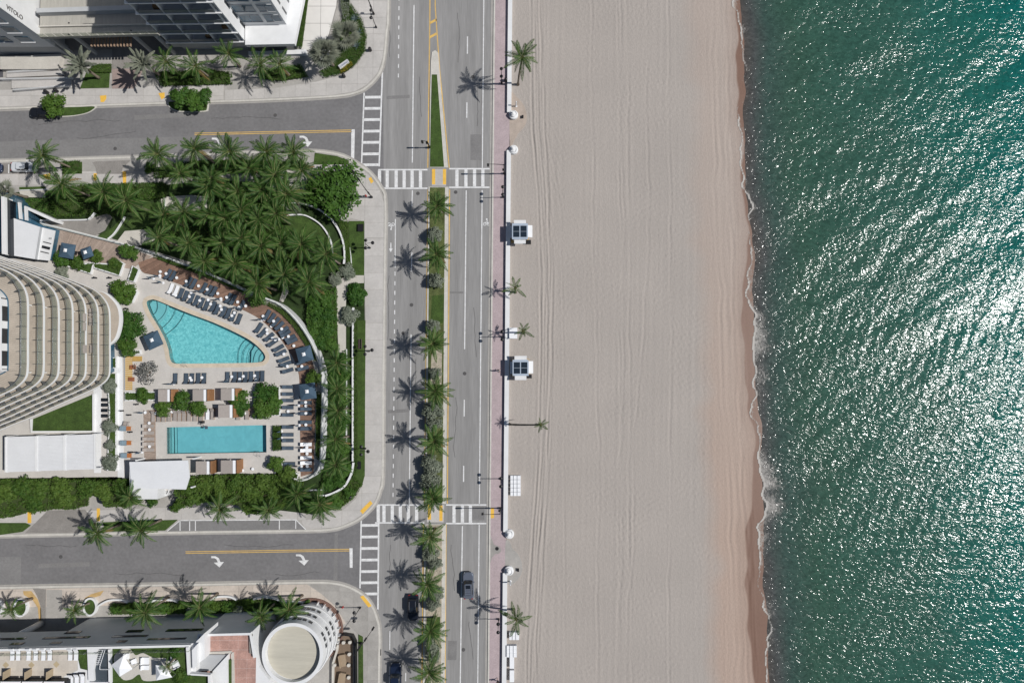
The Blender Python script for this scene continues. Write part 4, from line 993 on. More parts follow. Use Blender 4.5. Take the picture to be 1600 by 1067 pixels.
dk = [('tree', 188, 454, 21, 'lime', 'bright terrace tree nearest the upper pool tip'), ('tree', 199, 509, 26, 'tree', 'large dark green terrace tree beside the tower'),
      ('tree', 196, 541, 16, 'lime', 'smaller light green terrace tree just below the large one'), ('tree', 226, 581, 20, 'grey', 'bare greyish terrace tree by the yellow timber bench'),
      ('bush', 222, 617, 13, 'lime', 'palm-like shrub in the long low planter'), ('tree', 281, 625, 17, 'lime', 'bright terrace tree left of the first grey cabana'),
      ('tree', 253, 637, 14, 'lime', 'leftmost bright tree of the cabana row'), ('tree', 308, 637, 14, 'lime', 'bright terrace tree just below the first grey cabana'),
      ('tree', 369, 624, 18, 'lime', 'bright tree covering the third cabana'), ('tree', 374, 636, 15, 'bush', 'darker tree below the one covering the third cabana'), ('tree', 412, 613, 18, 'bush', 'upper tree of the pair east of the cabanas'), ('tree', 409, 638, 19, 'lime', 'lower tree of the pair east of the cabanas'), ('tree', 427, 630, 14, 'bush', 'right tree beside the pair east of the cabanas'),
      ('tree', 488, 590, 13, 'lime', 'small round tree overhanging the right parasol'), ('tree', 401, 466, 14, 'lime', 'small round tree at the bend of the deck and rim'),
      ('tree', 193, 391, 11, 'bush', 'small tree on the grey boardwalk edge, left of two'), ('tree', 205, 395, 12, 'lime', 'small tree on the grey boardwalk edge, right of two'),
      ('tree', 95, 402, 15, 'bush', 'leafy shrub hiding the left boardwalk parasol'), ('bush', 118, 410, 13, 'olive', 'sparse yellowish shrub in the long planter'), ('bush', 150, 400, 11, 'olive', 'sparse shrub right of the two boardwalk parasols'),
      ('bush', 177, 411, 10, 'olive', 'mounded shrub in the middle boardwalk planter'), ('bush', 95, 424, 12, 'sage', 'grey-green mound against the tower below the boardwalk'),
      ('bush', 170, 603, 12, 'sage', 'silver shrub beside the white walkway, topmost of three'), ('bush', 169, 667, 13, 'sage', 'silver shrub beside the lawn, middle of three'), ('bush', 171, 722, 14, 'sage', 'silver shrub below the louvred roof, lowest of three'), ('bush', 170, 695, 9, 'sage', 'thin silver shrub between the lower two by the louvred roof'),
      ('tree', 430, 725, 14, 'lime', 'bright tree at the south end of the lap pool terrace'), ('tree', 447, 741, 15, 'olive', 'olive shrub tree by the south corner planter'), ('tree', 283, 746, 9, 'bush', 'small dark tree leaning over the right end of the white pavilion roof')]
for kd, x, y, r_, ck, lab in dk:
    if kd == 'tree': tree(x, y, DZ + 1.7, r_, ck, lab, DZ, zs=.75)
    else: bush(x, y, r_, ck, lab, DZ + 1.0, DZ + .1, zs=.9)

# ================================================================== curved hotel tower
tower = thing('hotel_tower', 'curved hotel tower with stacked white balcony bands at the left edge', 'building')
T0, TF = 9.0, 3.3
OUT = smooth(PL([(-330, 290), (-160, 348), (0, 400), (45, 414), (82, 427), (118, 440), (146, 452), (161, 465), (169, 480), (171, 500), (171, 540), (171, 576), (168, 590), (157, 601), (140, 610), (95, 630), (49, 651), (0, 671), (-160, 742), (-330, 815)], T0), 5)
def offset(pts, d):
    out = []; n = len(pts)
    for i in range(n):
        t = (pts[min(i + 1, n - 1)] - pts[max(i - 1, 0)]).normalized(); out.append(pts[i] + Vector((-t.y, t.x, 0)) * d)
    return out
INN = offset(OUT, -2.6) if inside(offset(OUT, -2.6)[40][:2], [p[:2] for p in OUT]) else offset(OUT, 2.6)
sgn = -1 if INN == offset(OUT, -2.6) else 1
RAILP = offset(OUT, sgn * .12); TERR = offset(OUT, sgn * .04)
BACK = OUT[0].lerp(OUT[-1], .5)
NFL = 7
pts_post = resample(RAILP, 150)
post_me = MB().box((-.32, 0, .5), (.75, .06, 1.0)).mesh('post_shadow_fin', mat('post_shadow_grey', (.11, .115, .115), .5, .1, 2))  # rail posts widened into dark fins that imitate their shadows
MB().prism(INN, 0.0, T0 + TF * (NFL - 1) + .1).build('facade_wall', M_GLASSB, tower)
ring = smooth(PL([(150, 455), (166, 457), (180, 469), (188, 482), (190, 500), (187, 518), (181, 531), (168, 540), (150, 540)], 6.0), 5)
MB().prism(ring, 5.5, 6.0, bottom=True).build('entrance_canopy', M_WHITE, tower)
MB().prism([Vector((p.x * 1.0 - .45, p.y, 0)) for p in ring], None, 6.01).build('canopy_terrace', M_TAN, tower)
for f in range(NFL):
    z = T0 + TF * f
    sl = MB().prism(OUT, z - .20, z, bottom=True).build('floor_slab', M_BAND, tower)
    MB().prism(TERR, None, z + .015).build('terrace_floor', M_TAN, sl)
    tj = MB(); jp = resample(offset(OUT, sgn * .3), 420); jq = resample(offset(OUT, sgn * 2.5), 420)
    for k in range(30, 390): tj.ribbon([jp[k], jq[k]], .045, z + .01, z + .022)
    stuff(tj.build('floor_joints', mat('floor_joint', (.27, .235, .19), .9, .1, 1), sl))
    MB().ribbon(RAILP, .035, z, z + 1.08).build('balcony_glass', M_GLASSRAIL, sl)
    MB().ribbon(RAILP, .07, z + 1.08, z + 1.12).build('handrail', M_STEEL, sl)
    MB().ribbon(offset(OUT, -sgn * .03), .09, z - .26, z + .03).build('slab_edge', M_WHITE, sl)
    for k in range(8, 142, 2):
        d = (pts_post[k + 1] - pts_post[k - 1]).normalized(); n_ = Vector((-d.y, d.x, 0)) * -sgn
        link(post_me, 'post_shadow_fin', sl, (pts_post[k].x, pts_post[k].y, z), (0, 0, math.atan2(n_.y, n_.x)))
    for k in (range(10, 142, 12) if f < NFL - 1 else ()):      # party walls between balconies
        p, q = pts_post[k], None
        d = (pts_post[k + 1] - pts_post[k - 1]).normalized(); n_ = Vector((-d.y, d.x, 0)) * sgn
        a = p + n_ * 1.5; MB().ribbon([a, p + n_ * 2.9], .16, z, z + TF - .36).build('party_wall', M_WHITE, sl)
    if f in (1, 2):
        for (x, y) in ((137, 480 + 8 * f), (137, 494 + 8 * f), (138, 545)):
            c = P(x + 14 * (2 - f), y, z); MB().box((c.x - .6, c.y, z + .25), (.8, 1.3, .4)).build('terrace_sofa', M_TAUPE, sl)
zt = T0 + TF * (NFL - 1)
MB().prism(offset(OUT, sgn * 2.75), zt - .3, zt + 1.35).build('upper_wall', M_WHITE, tower)
w0 = resample(offset(OUT, sgn * 2.72), 120)
for k in range(50, 72, 3):
    a, b = w0[k], w0[k + 2]; MB().ribbon([a, b], .08, zt + .15, zt + 1.15).build('window', M_GLASSD, tower)
MB().prism(offset(OUT, sgn * 2.9), zt + 1.35, zt + 14).build('upper_glazing', M_GLASSB, tower)
for k in range(4): MB().prism(offset(OUT, sgn * 2.8), zt + 3.6 + 3.3 * k, zt + 3.9 + 3.3 * k, bottom=True).build('upper_floor_slab', M_WHITE, tower)
# low wing roofs
wing = thing('north_wing', 'low white roofed wing at the north end of the curved tower', 'building')
MB().prism(PL([(-330, 240), (5, 306), (10, 300), (38, 336), (66, 352), (82, 356), (74, 404), (14, 396), (-330, 330)], 5.0), 0, 4.8).build('walls', M_GLASSB, wing)
rq = PL([(13.5, 338), (65, 355), (57, 405), (15, 398)], 5.4); MB().prism(rq, 4.8, 5.4).build('roof', M_WHITE2, wing)
MB().ribbon([rq[1], rq[2]], .3, 5.4, 5.55).build('roof_gutter', M_GREYW, wing)
MB().prism(PL([(66, 355), (86, 360), (77, 407), (58, 405)], 5.0), 4.8, 5.05).build('lower_roof', M_WHITE, wing)
for (x, y, w, h) in ((74, 379, 6, 1.2), (72, 386.5, 6, 4), (70, 394, 6.5, 1.2)):
    c = P(x, y, 5.1); MB().box((c.x, c.y, 5.1), (w * 2 / 8.5, h / 8.5, .2), rz=R(-14)).build('roof_vent', M_DARK, wing)
c = P(79, 372, 5.2); MB().box((c.x, c.y, 5.2), (.35, .3, .3)).build('roof_hatch', M_GREYW, wing)
MB().prism(PL([(6, 308), (14, 312), (15, 398), (7, 396)], 6.5), 4.8, 6.2).build('glazed_strip', M_GLASSD, wing)
MB().prism(PL([(1, 306), (6, 307), (7, 397), (2, 396)], 7.0), 4.8, 6.9).build('fascia', M_WHITE, wing)
for (a, b) in (((30, 316), (32, 342)), ((40, 322), (41, 344))): MB().ribbon([P(*a, 5.2), P(*b, 5.2)], .25, 4.8, 5.4).build('roof_beam', M_WHITE, wing)
MB().ribbon([P(40, 324, 3), P(83, 343.5, 3)], .5, .1, 2.8).build('ramp_wall', M_WHITE, wing)
# lawn terrace and louvred pavilion
lw = lawn([(49, 655), (144, 616), (144, 672), (49, 673)], DZ + .12, 'terrace_lawn')
lowwall([(48, 654), (48, 674), (145, 673.5), (145.5, 615)], DZ, DZ + .5, 'white kerb wall framing the triangular terrace lawn', .3, sm=1)
struct(MB().prism(PL([(146, 606), (159, 600), (158, 738), (147, 738)], DZ), DZ - .2, DZ + .03).build('terrace_walkway', M_WHITE))
struct(MB().prism(PL([(182, 556), (191, 556), (194, 745), (184, 745)], DZ), DZ - .2, DZ + .04).build('terrace_walkway', M_WHITE))
struct(MB().prism(PL([(168, 574.5), (183, 574.5), (183, 582), (168, 582)], DZ), DZ - .2, DZ + .05).build('terrace_walkway', M_WHITE))
for k, y in enumerate((624, 632, 640.5, 649)):
    c = P(163, y, DZ + .1); tag(MB().box((c.x, c.y, DZ + .1), (1.1, .6, .16)).build('roof_light', M_GLASSD), f'{ORD[k]} black glass floor light from the north beside the white walkway', 'skylight', 'floor lights beside the walkway')
pav = thing('louvred_pavilion', 'white pavilion with a flat louvred roof beside the triangular lawn', 'pavilion')
pz = DZ + 3.0
for k, (x0, x1) in enumerate(((9, 56), (57.5, 100), (101.5, 148))):
    a = [P(x0, 682 - (x0 - 9) * .03, pz), P(x1, 682 - (x1 - 9) * .03, pz), P(x1, 737 - (x1 - 9) * .035, pz), P(x0, 737 - (x0 - 9) * .035, pz)]
    fr = MB().prism(a, pz - .25, pz - .12).build('roof_bay', M_WHITE2, pav)
    for j in range(26):
        t0, t1 = j / 26 + .004, (j + 1) / 26 - .004
        MB().prism([a[0].lerp(a[3], t0), a[1].lerp(a[2], t0), a[1].lerp(a[2], t1), a[0].lerp(a[3], t1)], pz - .1, pz + random.uniform(-.01, .01)).build('louvre', M_WHITE2, fr)
    MB().ribbon([a[1], a[2]], .28, pz - .2, pz + .08).build('roof_beam', M_WHITE, pav); MB().ribbon([a[0], a[3]], .28, pz - .2, pz + .075).build('roof_beam', M_WHITE, pav)
    for q in (a[1], a[2], a[0], a[3]): MB().box((q.x, q.y, (DZ + pz - .25) / 2), (.2, .2, pz - .25 - DZ)).build('post', M_WHITE, pav)
wp = thing('white_pavilion', 'plain white flat roof pavilion south of the lap pool', 'pavilion')
wr = PL([(202, 721), (293, 718.5), (296, 745), (290, 764), (205, 762)], DZ + 3.1)
MB().prism(wr, DZ + 2.85, DZ + 3.1, bottom=True).build('roof', M_WHITE2, wp)
for q in (wr[0], wr[1], wr[3], wr[4]): MB().box((q.x * .985, q.y * .985, DZ + 1.4), (.25, .25, 2.8)).build('post', M_WHITE, wp)
MB().prism(PL([(215, 728), (260, 728), (258, 775), (216, 775)], 3.2), .1, DZ + 2.85).build('bar_block', M_WHITE, wp)
MB().ribbon([P(216, 768, 3), P(262, 772, 3), P(266, 760, 3)], .2, .2, 3.2).build('ramp_wall', M_WHITE, wp)
# cabanas
def cabana(x0, y0, x1, y1, label):
    hh = DZ + 2.4; q = PL([(x0, y0), (x1, y0), (x1, y1), (x0, y1)], hh); t = thing('cabana', label, 'cabana', group='flat roofed grey cabanas')
    MB().prism(q, hh - .12, hh, bottom=True).build('roof', M_TAUPE, t)
    MB().prism([q[0].lerp(q[1], .82), q[1], q[2], q[3].lerp(q[2], .82)], hh + .004, hh + .05).build('roof_flap', M_TOWEL, t)
    MB().prism([q[1] + Vector((.05, 0, 0)), q[1] + Vector((.42, 0, 0)), q[2] + Vector((.42, 0, 0)), q[2] + Vector((.05, 0, 0))], DZ, hh - .3).build('side_panel', mat('brown_screen', (.26, .13, .06), .7, .2, 2, rand=.15), t)
    for p in q: MB().box((p.x, p.y, (DZ + hh) / 2), (.1, .1, hh - DZ)).build('post', M_BLACK, t)
    c = (q[0] + q[2]) / 2; MB().box((c.x, c.y, DZ + .35), (1.7, 1.7, .35)).build('daybed', M_TOWEL, t)
cabana(301, 608, 322, 626, 'upper left grey cabana between the two pools'); cabana(345, 606.5, 366, 625, 'upper right grey cabana between the two pools, half under a tree')
cabana(341, 632, 363, 652, 'grey cabana at the edge of the lap pool'); cabana(306, 720, 327, 740, 'left grey cabana below the lap pool'); cabana(345, 718.5, 368, 739, 'right grey cabana below the lap pool')
cabana(247, 608, 265, 627, 'dark shaded cabana at the left end of the upper row')
# yellow timber bench by the grey tree
t = thing('timber_bench', 'long L-shaped yellow timber bench beside the bare grey tree', 'bench')
for a, b, w in (((201, 556), (201, 609), 1.25), ((207, 560), (222, 560), .9)):
    n = 16
    for i in range(n):
        p, q = P(*a, DZ + .5), P(*b, DZ + .5); MB().ribbon([p.lerp(q, i / n + .004), p.lerp(q, (i + 1) / n - .006)], w, DZ + .42, DZ + .5).build('slat', M_WOODY, t)
    MB().ribbon([P(*a, DZ), P(*b, DZ)], w * .8, DZ, DZ + .42).build('bench_base', M_WHITE, t)
for (x, y) in ((209, 573), (207, 592)):
    c = P(x, y, DZ); MB().box((c.x, c.y, DZ + .35), (.75, .75, .7)).build('cushion_stool', mat('rust_wood', (.25, .09, .04), .7, .2, 2), t)

# ================================================================== northern hotel
def NP(x, y, h): return P(x, y, h)
nh = thing('hotel_north', 'northern white hotel with gridded balcony wing and sunlit tower', 'building')
PZ = 5.2
A = P(383, 70, PZ); B = P(460, 68.5, PZ); Cc = P(474, 0, PZ); Dd = P(500, -140, PZ); E = P(383, -140, PZ)
pod = MB().prism([A, B, Cc, Dd, E], PZ - .9, PZ, bottom=True).build('podium_roof', M_WHITE, nh)
MB().prism(PL([(392, 66), (452, 64), (464, 0), (488, -140), (392, -140)], 4.4), 0, 4.4).build('podium_wall', M_GLASSD, nh)
MB().prism(PL([(388, 80), (478, 77), (478, 84), (388, 86)], 1.0), 0, 1.0).build('terrace_plinth', M_WHITE, nh)
TA = [P(380, 39.5, PZ), P(448, 38.5, PZ), P(459, -20, PZ), P(480, -140, PZ), P(380, -140, PZ)]
NA = 10
MB().prism(TA, PZ, PZ + 3.35 * NA).build('tower_wall', M_WHITE, nh)
def facade(p0, p1, z0, nfl, fh, cols, name, out=(0, -1), m=M_GLASSB, frame=True, recess=0.0):
    d = (p1 - p0); n = Vector((d.y, -d.x, 0)).normalized()
    for f in range(nfl):
        for (a, b, s0, s1) in cols:
            q0, q1 = p0 + d * a, p0 + d * b; z_a, z_b = z0 + f * fh + s0 * fh, z0 + f * fh + s1 * fh
            w = MB().add([(q0 + n * .03) + Vector((0, 0, z_a - q0.z)), (q1 + n * .03) + Vector((0, 0, z_a - q1.z)), (q1 + n * .03) + Vector((0, 0, z_b - q1.z)), (q0 + n * .03) + Vector((0, 0, z_b - q0.z))], [(0, 1, 2, 3)]).build(name, m, nh)
            if frame:
                fm = MB()
                for z in (z_a, z_b): fm.ribbon([q0 + n * .06, q1 + n * .06], .12, z - .06, z + .06)
                qm = (q0 + q1) / 2 + n * .06; fm.box((qm.x, qm.y, (z_a + z_b) / 2), (.07, .07, z_b - z_a)); fm.build('window_frame', M_GREYW, w)
facade(TA[0], TA[1], PZ + .8, NA, 3.35, [(.05, .52, .12, .82), (.60, .95, .12, .8)], 'window')
facade(TA[1], TA[2], PZ + .6, NA, 3.35, [(.18, .24, .1, .8), (.5, .56, .1, .8)], 'window', m=M_GLASSD, frame=False)
# gridded balcony wing
BZ = 4.8; b0, b1 = P(263, 65.5, BZ), P(381.5, 64, BZ); depth = Vector((0, 1, 0))
NB = 5
core = [b0 + depth * 1.6, b1 + depth * 1.6, b1 + depth * 24, b0 + depth * 24]
MB().prism(core, BZ - 1.9, BZ + 3.3 * NB).build('wing_core', M_GREYW, nh)
MB().prism([b0 + Vector((.6, .9, 0)), b1 + Vector((-.4, .9, 0)), b1 + depth * 20, b0 + depth * 20], 0, BZ - 1.9).build('wing_base', M_GREYW, nh)
MB().prism([b0, b1, b1 + depth * 1.6, b0 + depth * 1.6], BZ - 1.9, BZ - .1, bottom=True).build('base_fascia', M_GREYW, nh)
MB().prism([b1 + Vector((-.15, 1.6, 0)), b1 + Vector((.12, 1.6, 0)), b1 + Vector((.12, 24, 0)), b1 + Vector((-.15, 24, 0))], 0, BZ + 3.3 * NB).build('east_wall', M_WHITE, nh)
MB().prism([b0 + Vector((.5, 7, 0)), b1 + Vector((-.5, 7, 0)), b1 + depth * 23.5, b0 + depth * 23.5], BZ + 3.3 * NB, 38).build('setback_tower', M_WHITE, nh)
fins = [b0.lerp(b1, t) for t in (0, .315, .63, .945, 1.0)]
for q in fins: MB().prism([q + Vector((-.14, 0, 0)), q + Vector((.14, 0, 0)), q + Vector((.14, 1.7, 0)), q + Vector((-.14, 1.7, 0))], BZ - .1, BZ + 3.3 * NB).build('fin_wall', M_WHITE, nh)
for f in range(NB + 1):
    z = BZ + 3.3 * f
    MB().prism([b0 + Vector((-.5, -.25, 0)), b1 + Vector((.1, -.25, 0)), b1 + depth * 1.6, b0 + depth * 1.6 + Vector((-.5, 0, 0))], z - .22, z, bottom=True).build('balcony_slab', M_WHITE, nh)
    for k in range(3):
        a, b = fins[k] + Vector((.25, 1.52, 0)), fins[k + 1] + Vector((-.25, 1.52, 0)); rl = [fins[k] + Vector((.16, -.1, 0)), fins[k + 1] + Vector((-.16, -.1, 0))]
        w = MB().prism([a, b, b + Vector((0, .1, 0)), a + Vector((0, .1, 0))], z + .05, z + 2.7).build('balcony_window', M_GLASSB if (k + f) % 3 else M_GLASSD, nh)
        MB().ribbon(rl, .05, z + .02, z + 1.05).build('balcony_rail', mat('rail_grey', (.13, .15, .17), .3, .1, 1), nh)
        if (f * 3 + k) % 4 == 1: c = a.lerp(b, .75); MB().box((c.x, c.y - .6, z + .4), (.9, .8, .7)).build('balcony_sofa', M_WOOD, nh)
for k in range(5):
    z = BZ + 3.3 * k; e0 = b1 + Vector((.14, 2.2, 0)); MB().box((e0.x, e0.y + .3, z + 1.3), (.06, .7, 2.2)).build('window', M_GLASSD, nh); MB().box((e0.x, e0.y + 2.0, z + 1.3), (.06, .5, 2.2)).build('window', M_GLASSD, nh)
# canopy bridge over the drive
can = thing('entrance_canopy', 'long stone topped canopy with glass edge over the hotel driveway', 'canopy')
cz = 8.5; q = PL([(62, 58), (247, 53), (250, -60), (64, -60)], cz)
MB().prism(q, cz - .7, cz, bottom=True).build('roof_slab', mat('canopy_paving', (.36, .345, .31), .85, .14, .5, .1, 8, stretch=(5, .6, 1), fine=.08), can)
MB().ribbon([P(62, 43, cz), P(246, 39, cz)], .18, cz, cz + .45).build('upstand', M_CREAM, can)
for k in range(14):
    a, b = q[0].lerp(q[1], k / 14 + .006), q[0].lerp(q[1], (k + 1) / 14 - .006); MB().ribbon([a, b], .05, cz + .02, cz + 1.1).build('glass_panel', M_GLASSRAIL, can)
MB().ribbon([P(64, 22, cz), P(246, 16, cz)], .8, cz, cz + 1.2).build('rear_planter', M_GREYW, can)
for k in range(13):
    c = P(143 + k * 5.1, 72, 5.2); MB().box((c.x, c.y + 1.0, 5.2), (.18, 2.2, .3)).build('timber_beam', mat('pale_beam', (.30, .21, .15), .7, .15, 2), can)
for x in (70, 110, 205, 240):
    c = P(x, 52, cz - .7); MB().box((c.x, c.y, (cz - .7) / 2), (.5, .5, cz - .7)).build('pillar', M_GREYW, can)
for k, (x, y) in enumerate(((108, 36), (108, 54), (205, 48))): c = P(x, y, cz); MB().lathe([(.12, 0), (.12, .12), (.05, .2)], (c.x, c.y, cz), 8).build('roof_drain', M_BLACK, can)
struct(MB().prism(PL([(60, 0), (262, 0), (262, 108), (176, 108), (176, 78), (60, 80)]), None, .19).build('driveway', M_PAVE))
# west wing with the vertical sign
ww = thing('hotel_west_wing', 'shaded hotel wing at the top left with a lettered white wall', 'building')
c0 = P(62, 56, 8.5); wl = [c0 + Vector((-45, 0, 0)), c0, c0 + Vector((0, 1.7, 0)), c0 + Vector((-.7, 1.7, 0)), c0 + Vector((-.7, 18, 0)), c0 + Vector((-45, 18, 0))]
MB().prism(wl, 4.5, 34).build('wall', M_WHITE, ww)
MB().prism([p + Vector((-.4, .5, 0)) for p in wl], 0, 4.5).build('ground_floor', M_GREYW, ww)
for f in range(8):
    for k in range(5):
        x = c0.x - 3.5 - k * 3.9; z = 6.2 + f * 3.3
        w = MB().box((x, c0.y - .02, z + 1.2), (2.4, .1, 1.9)).build('window', M_GLASSB, ww); MB().box((x, c0.y - .1, z + .18), (2.6, .2, .1)).build('sill', M_WHITE, w)
MB().prism(PL([(0, 88), (96, 84), (90, 108), (0, 108)], 1.2), .1, 1.2).build('entrance_plinth', M_CREAM, ww)
def text_mesh(body, size, name, m, parent, loc, rot, ext=.03):
    cu = bpy.data.curves.new(name, 'FONT'); cu.body = body; cu.size = size; cu.extrude = ext; cu.align_x = 'CENTER'; cu.align_y = 'CENTER'
    tmp = bpy.data.objects.new(name, cu); COL.objects.link(tmp); bpy.context.view_layer.update()
    me = bpy.data.meshes.new_from_object(tmp.evaluated_get(bpy.context.evaluated_depsgraph_get())); bpy.data.objects.remove(tmp); bpy.data.curves.remove(cu)
    me.materials.clear(); me.materials.append(m)
    o = link(me, name, parent, loc, rot); return o
text_mesh('VITOLO', 1.05, 'sign_lettering', mat('sign_bronze', (.06, .055, .05), .5, .1, 2), ww, (c0.x + .05, c0.y + .85, 14.6), (R(90), R(90), R(90)))
# corner sign
sc = P(537.5, 100.5, .8); sign = thing('hotel_sign', 'low white sign slab with blue letters in the corner bed', 'sign', (sc.x, sc.y, .15), R(36))
MB().box((0, 0, .5), (2.1, .5, .9), rx=R(-25)).build('slab', M_WHITE, sign)
text_mesh('CONRAD', .44, 'lettering', mat('sign_blue', (.10, .12, .30), .5, .1, 2), sign, (0, -.10, 0.985), (R(-25) * 0 + R(-20) * 0, 0, 0), .02)
# forecourt: ramps, white plaza slabs
plz = struct(MB().prism(PL([(468, 78), (480, 0), (484, -60), (531, -60), (527, 10), (515, 55), (500, 83)]), None, .2).build('plaza', M_JOINT))
slabs(PL([(469, 77), (481, 0), (485, -60), (530, -60), (526, 10), (514, 55), (499, 82)]), 9, 3.3, .15, .25, mat('plaza_slab', (.66, .64, .61), .75, .06, .5, rand=.03), plz, 'plaza_slab', .07)
rmp = thing('wheelchair_ramp', 'white railed double ramp in front of the north-west hotel wing', 'ramp')
MB().prism(PL([(10, 111), (95, 107), (100, 117), (10, 121)], .6), .1, .6).build('upper_run', M_CONC, rmp); MB().prism(PL([(18, 125), (110, 121), (112, 133), (18, 138)], .45), .1, .45).build('lower_run', M_CONC, rmp)
for (a, b) in (((12, 112), (98, 107)), ((0, 123), (112, 121)), ((20, 140), (108, 133))): 
    MB().ribbon([P(*a, .8), P(*b, .8)], .25, .1, .8).build('side_wall', M_WHITE, rmp)
    MB().tube([P(*a, 1.3), P(*b, 1.3)], .035, 6).build('handrail', M_STEEL, rmp)
M_DARKJ = mat('entry_mat', (.09, .09, .1), .9, .2, 1)
MB().prism(PL([(-20, 108), (6, 108), (6, 121), (-20, 121)]), None, .2).build('door_mat', M_DARKJ, rmp)

# ================================================================== southern white hotel
sh = thing('hotel_south', 'southern white hotel with roof terraces and a tall shaded street front', 'building')
RZ = 13.0
r0 = P(-330, 1018, RZ); r1 = P(300, 1004, RZ)
blk = [r0, r1, P(306, 1004, RZ), P(306, 1400, RZ), P(-330, 1400, RZ)]
MB().prism(blk, 8.0, RZ).build('upper_floors', M_WHITE, sh)
xl = P(108, 968, 6).x; yl = r0.y + (r1.y - r0.y) * (xl - r0.x) / (r1.x - r0.x)
MB().prism([(xl, yl - .01), (P(306, 1004, RZ).x, r1.y - .01), (P(306, 1004, RZ).x, r1.y - 40), (xl, r1.y - 40)], 0, 8.0).build('lower_floors', M_WHITE, sh)
MB().prism([Vector((r0.x, r0.y, 0)), Vector((xl, yl - .02, 0)), Vector((xl, r0.y - 40, 0)), Vector((r0.x, r0.y - 40, 0))], 6.2, 8.0, bottom=True).build('porch_floor', M_WHITE, sh)
MB().prism(PL([(-300, 1012), (100, 1004), (100, 1300), (-300, 1300)], 3.0), 0, 6.2).build('porch_back_wall', M_GLASSD, sh)
for x in (64, -10, 180, 260):
    c = P(x, 968, .2); MB().lathe([(.55, 0), (.55, 6.2)], (c.x, c.y - .6, 0), 16).build('column', M_WHITE, sh, True)
for z, segs, hh in ((9.0, ((-300, 42), (70, 142), (178, 232)), .8), (11.2, ((20, 40), (82, 98), (186, 200)), .9), (6.6, ((105, 128), (200, 225), (262, 318)), 1.0), (10.6, ((232, 292),), .7)):
    for a, b in segs:
        p, q = P(a, 1004, z), P(b, 1004, z)
        t_ = (p.x - r0.x) / (r1.x - r0.x); y0 = r0.y + (r1.y - r0.y) * t_ ; t2 = (q.x - r0.x) / (r1.x - r0.x); y1 = r0.y + (r1.y - r0.y) * t2
        yy = 0
        MB().ribbon([(p.x, y0 + yy + .02), (q.x, y1 + yy + .02)], .12, z, z + hh).build('window_band', M_GLASSD, sh)
MB().ribbon([r0 + Vector((0, -.2, 0)), r1 + Vector((0, -.2, 0))], .35, RZ, RZ + .55).build('parapet', M_WHITE, sh)
MB().ribbon([r0 + Vector((0, -.9, 0)), r1 + Vector((0, -.9, 0))], .05, RZ + .1, RZ + 1.15).build('glass_rail', M_GLASSRAIL, sh)
for k in range(24): c = r0.lerp(r1, .3 + k / 34); MB().box((c.x, c.y - .9, RZ + .6), (.08, .08, 1.1)).build('rail_post', M_STEEL, sh)
RT = RZ + .02
MB().prism(PL([(-330, 1014), (121, 1011), (122, 1046), (100, 1056), (92, 1400), (-330, 1400)], RT), None, RT).build('roof_paving', M_CREAM, sh)
slabs(PL([(-60, 1015), (119, 1012.5), (120, 1044), (98, 1055), (92, 1120), (-60, 1120)], RT), 1.7, 1.7, RT, RT + .012, mat('roof_tile', (.50, .455, .40), .8, .1, .5, rand=.06, fine=.05), sh, 'paving_slab', .03, 200)
for (x, y) in ((9, 1038), (49, 1038), (88, 1037)):
    c = P(x, y, RT + .02); MB().box((c.x, c.y, RT + .016), (.75, .75, .012), rz=R(45)).build('diamond_tile', mat('sand_tile', (.42, .34, .22), .8, .1, 1), sh)
MB().prism(PL([(122, 1012), (138, 1012), (138, 1046), (126, 1043), (123, 1030)], RT), RZ, RT + .08).build('roof_lawn', M_GRASS, sh)
MB().prism(PL([(139, 1011), (155, 1011), (149, 1045), (150, 1061), (141, 1061)], RT), RZ, RT + .5).build('roof_block', M_WHITE, sh)
crt = MB().prism(PL([(155, 1012), (173, 1012), (173, 1062), (149, 1062), (149, 1040)], RT), RZ, RT + .06).build('sunken_court', mat('slate_floor', (.055, .07, .085), .6, .15, 1), sh)
for k in range(8):
    a, b = P(153.5 - k * .5, 1014 + k * 3.2, RT), P(161 - k * .7, 1014 + k * 3.2, RT); MB().ribbon([a, b], .16, RT + .06, RT + .2).build('stair_tread', M_GREYW, crt)
for a, b in (((164, 1014), (156, 1040)), ((156, 1040), (156, 1045)), ((156, 1045), (172, 1045)), ((161, 1014), (153, 1036))): MB().tube([P(*a, RT + 1), P(*b, RT + 1)], .04, 5).build('handrail', M_TOWEL, crt)
MB().ribbon([P(174, 1011, RT), P(175, 1064, RT)], .3, RZ, RT + .7).build('court_wall', M_WHITE, sh); MB().ribbon([P(146, 1063, RT), P(175, 1063, RT)], .3, RZ, RT + .7).build('court_wall', M_WHITE, sh)
MB().prism(PL([(176, 1011), (296, 1008), (298, 1050), (330, 1052), (330, 1120), (176, 1120)], RT), RZ, RT + .05).build('roof_garden_lawn', M_GRASS, sh)
MB().prism(smooth(PL([(178, 1028), (190, 1013), (203, 1012), (212, 1022), (224, 1019), (240, 1026), (262, 1028), (270, 1045), (250, 1060), (225, 1062), (218, 1052), (205, 1060), (190, 1058)], RT), 4, True), RZ, RT + .09).build('garden_paving', M_CREAM, sh)
MB().ribbon([P(296, 1007, RT), P(298, 1049, RT), P(330, 1051, RT), P(332, 1120, RT)], .4, RZ, RT + .8).build('parapet', M_WHITE, sh)
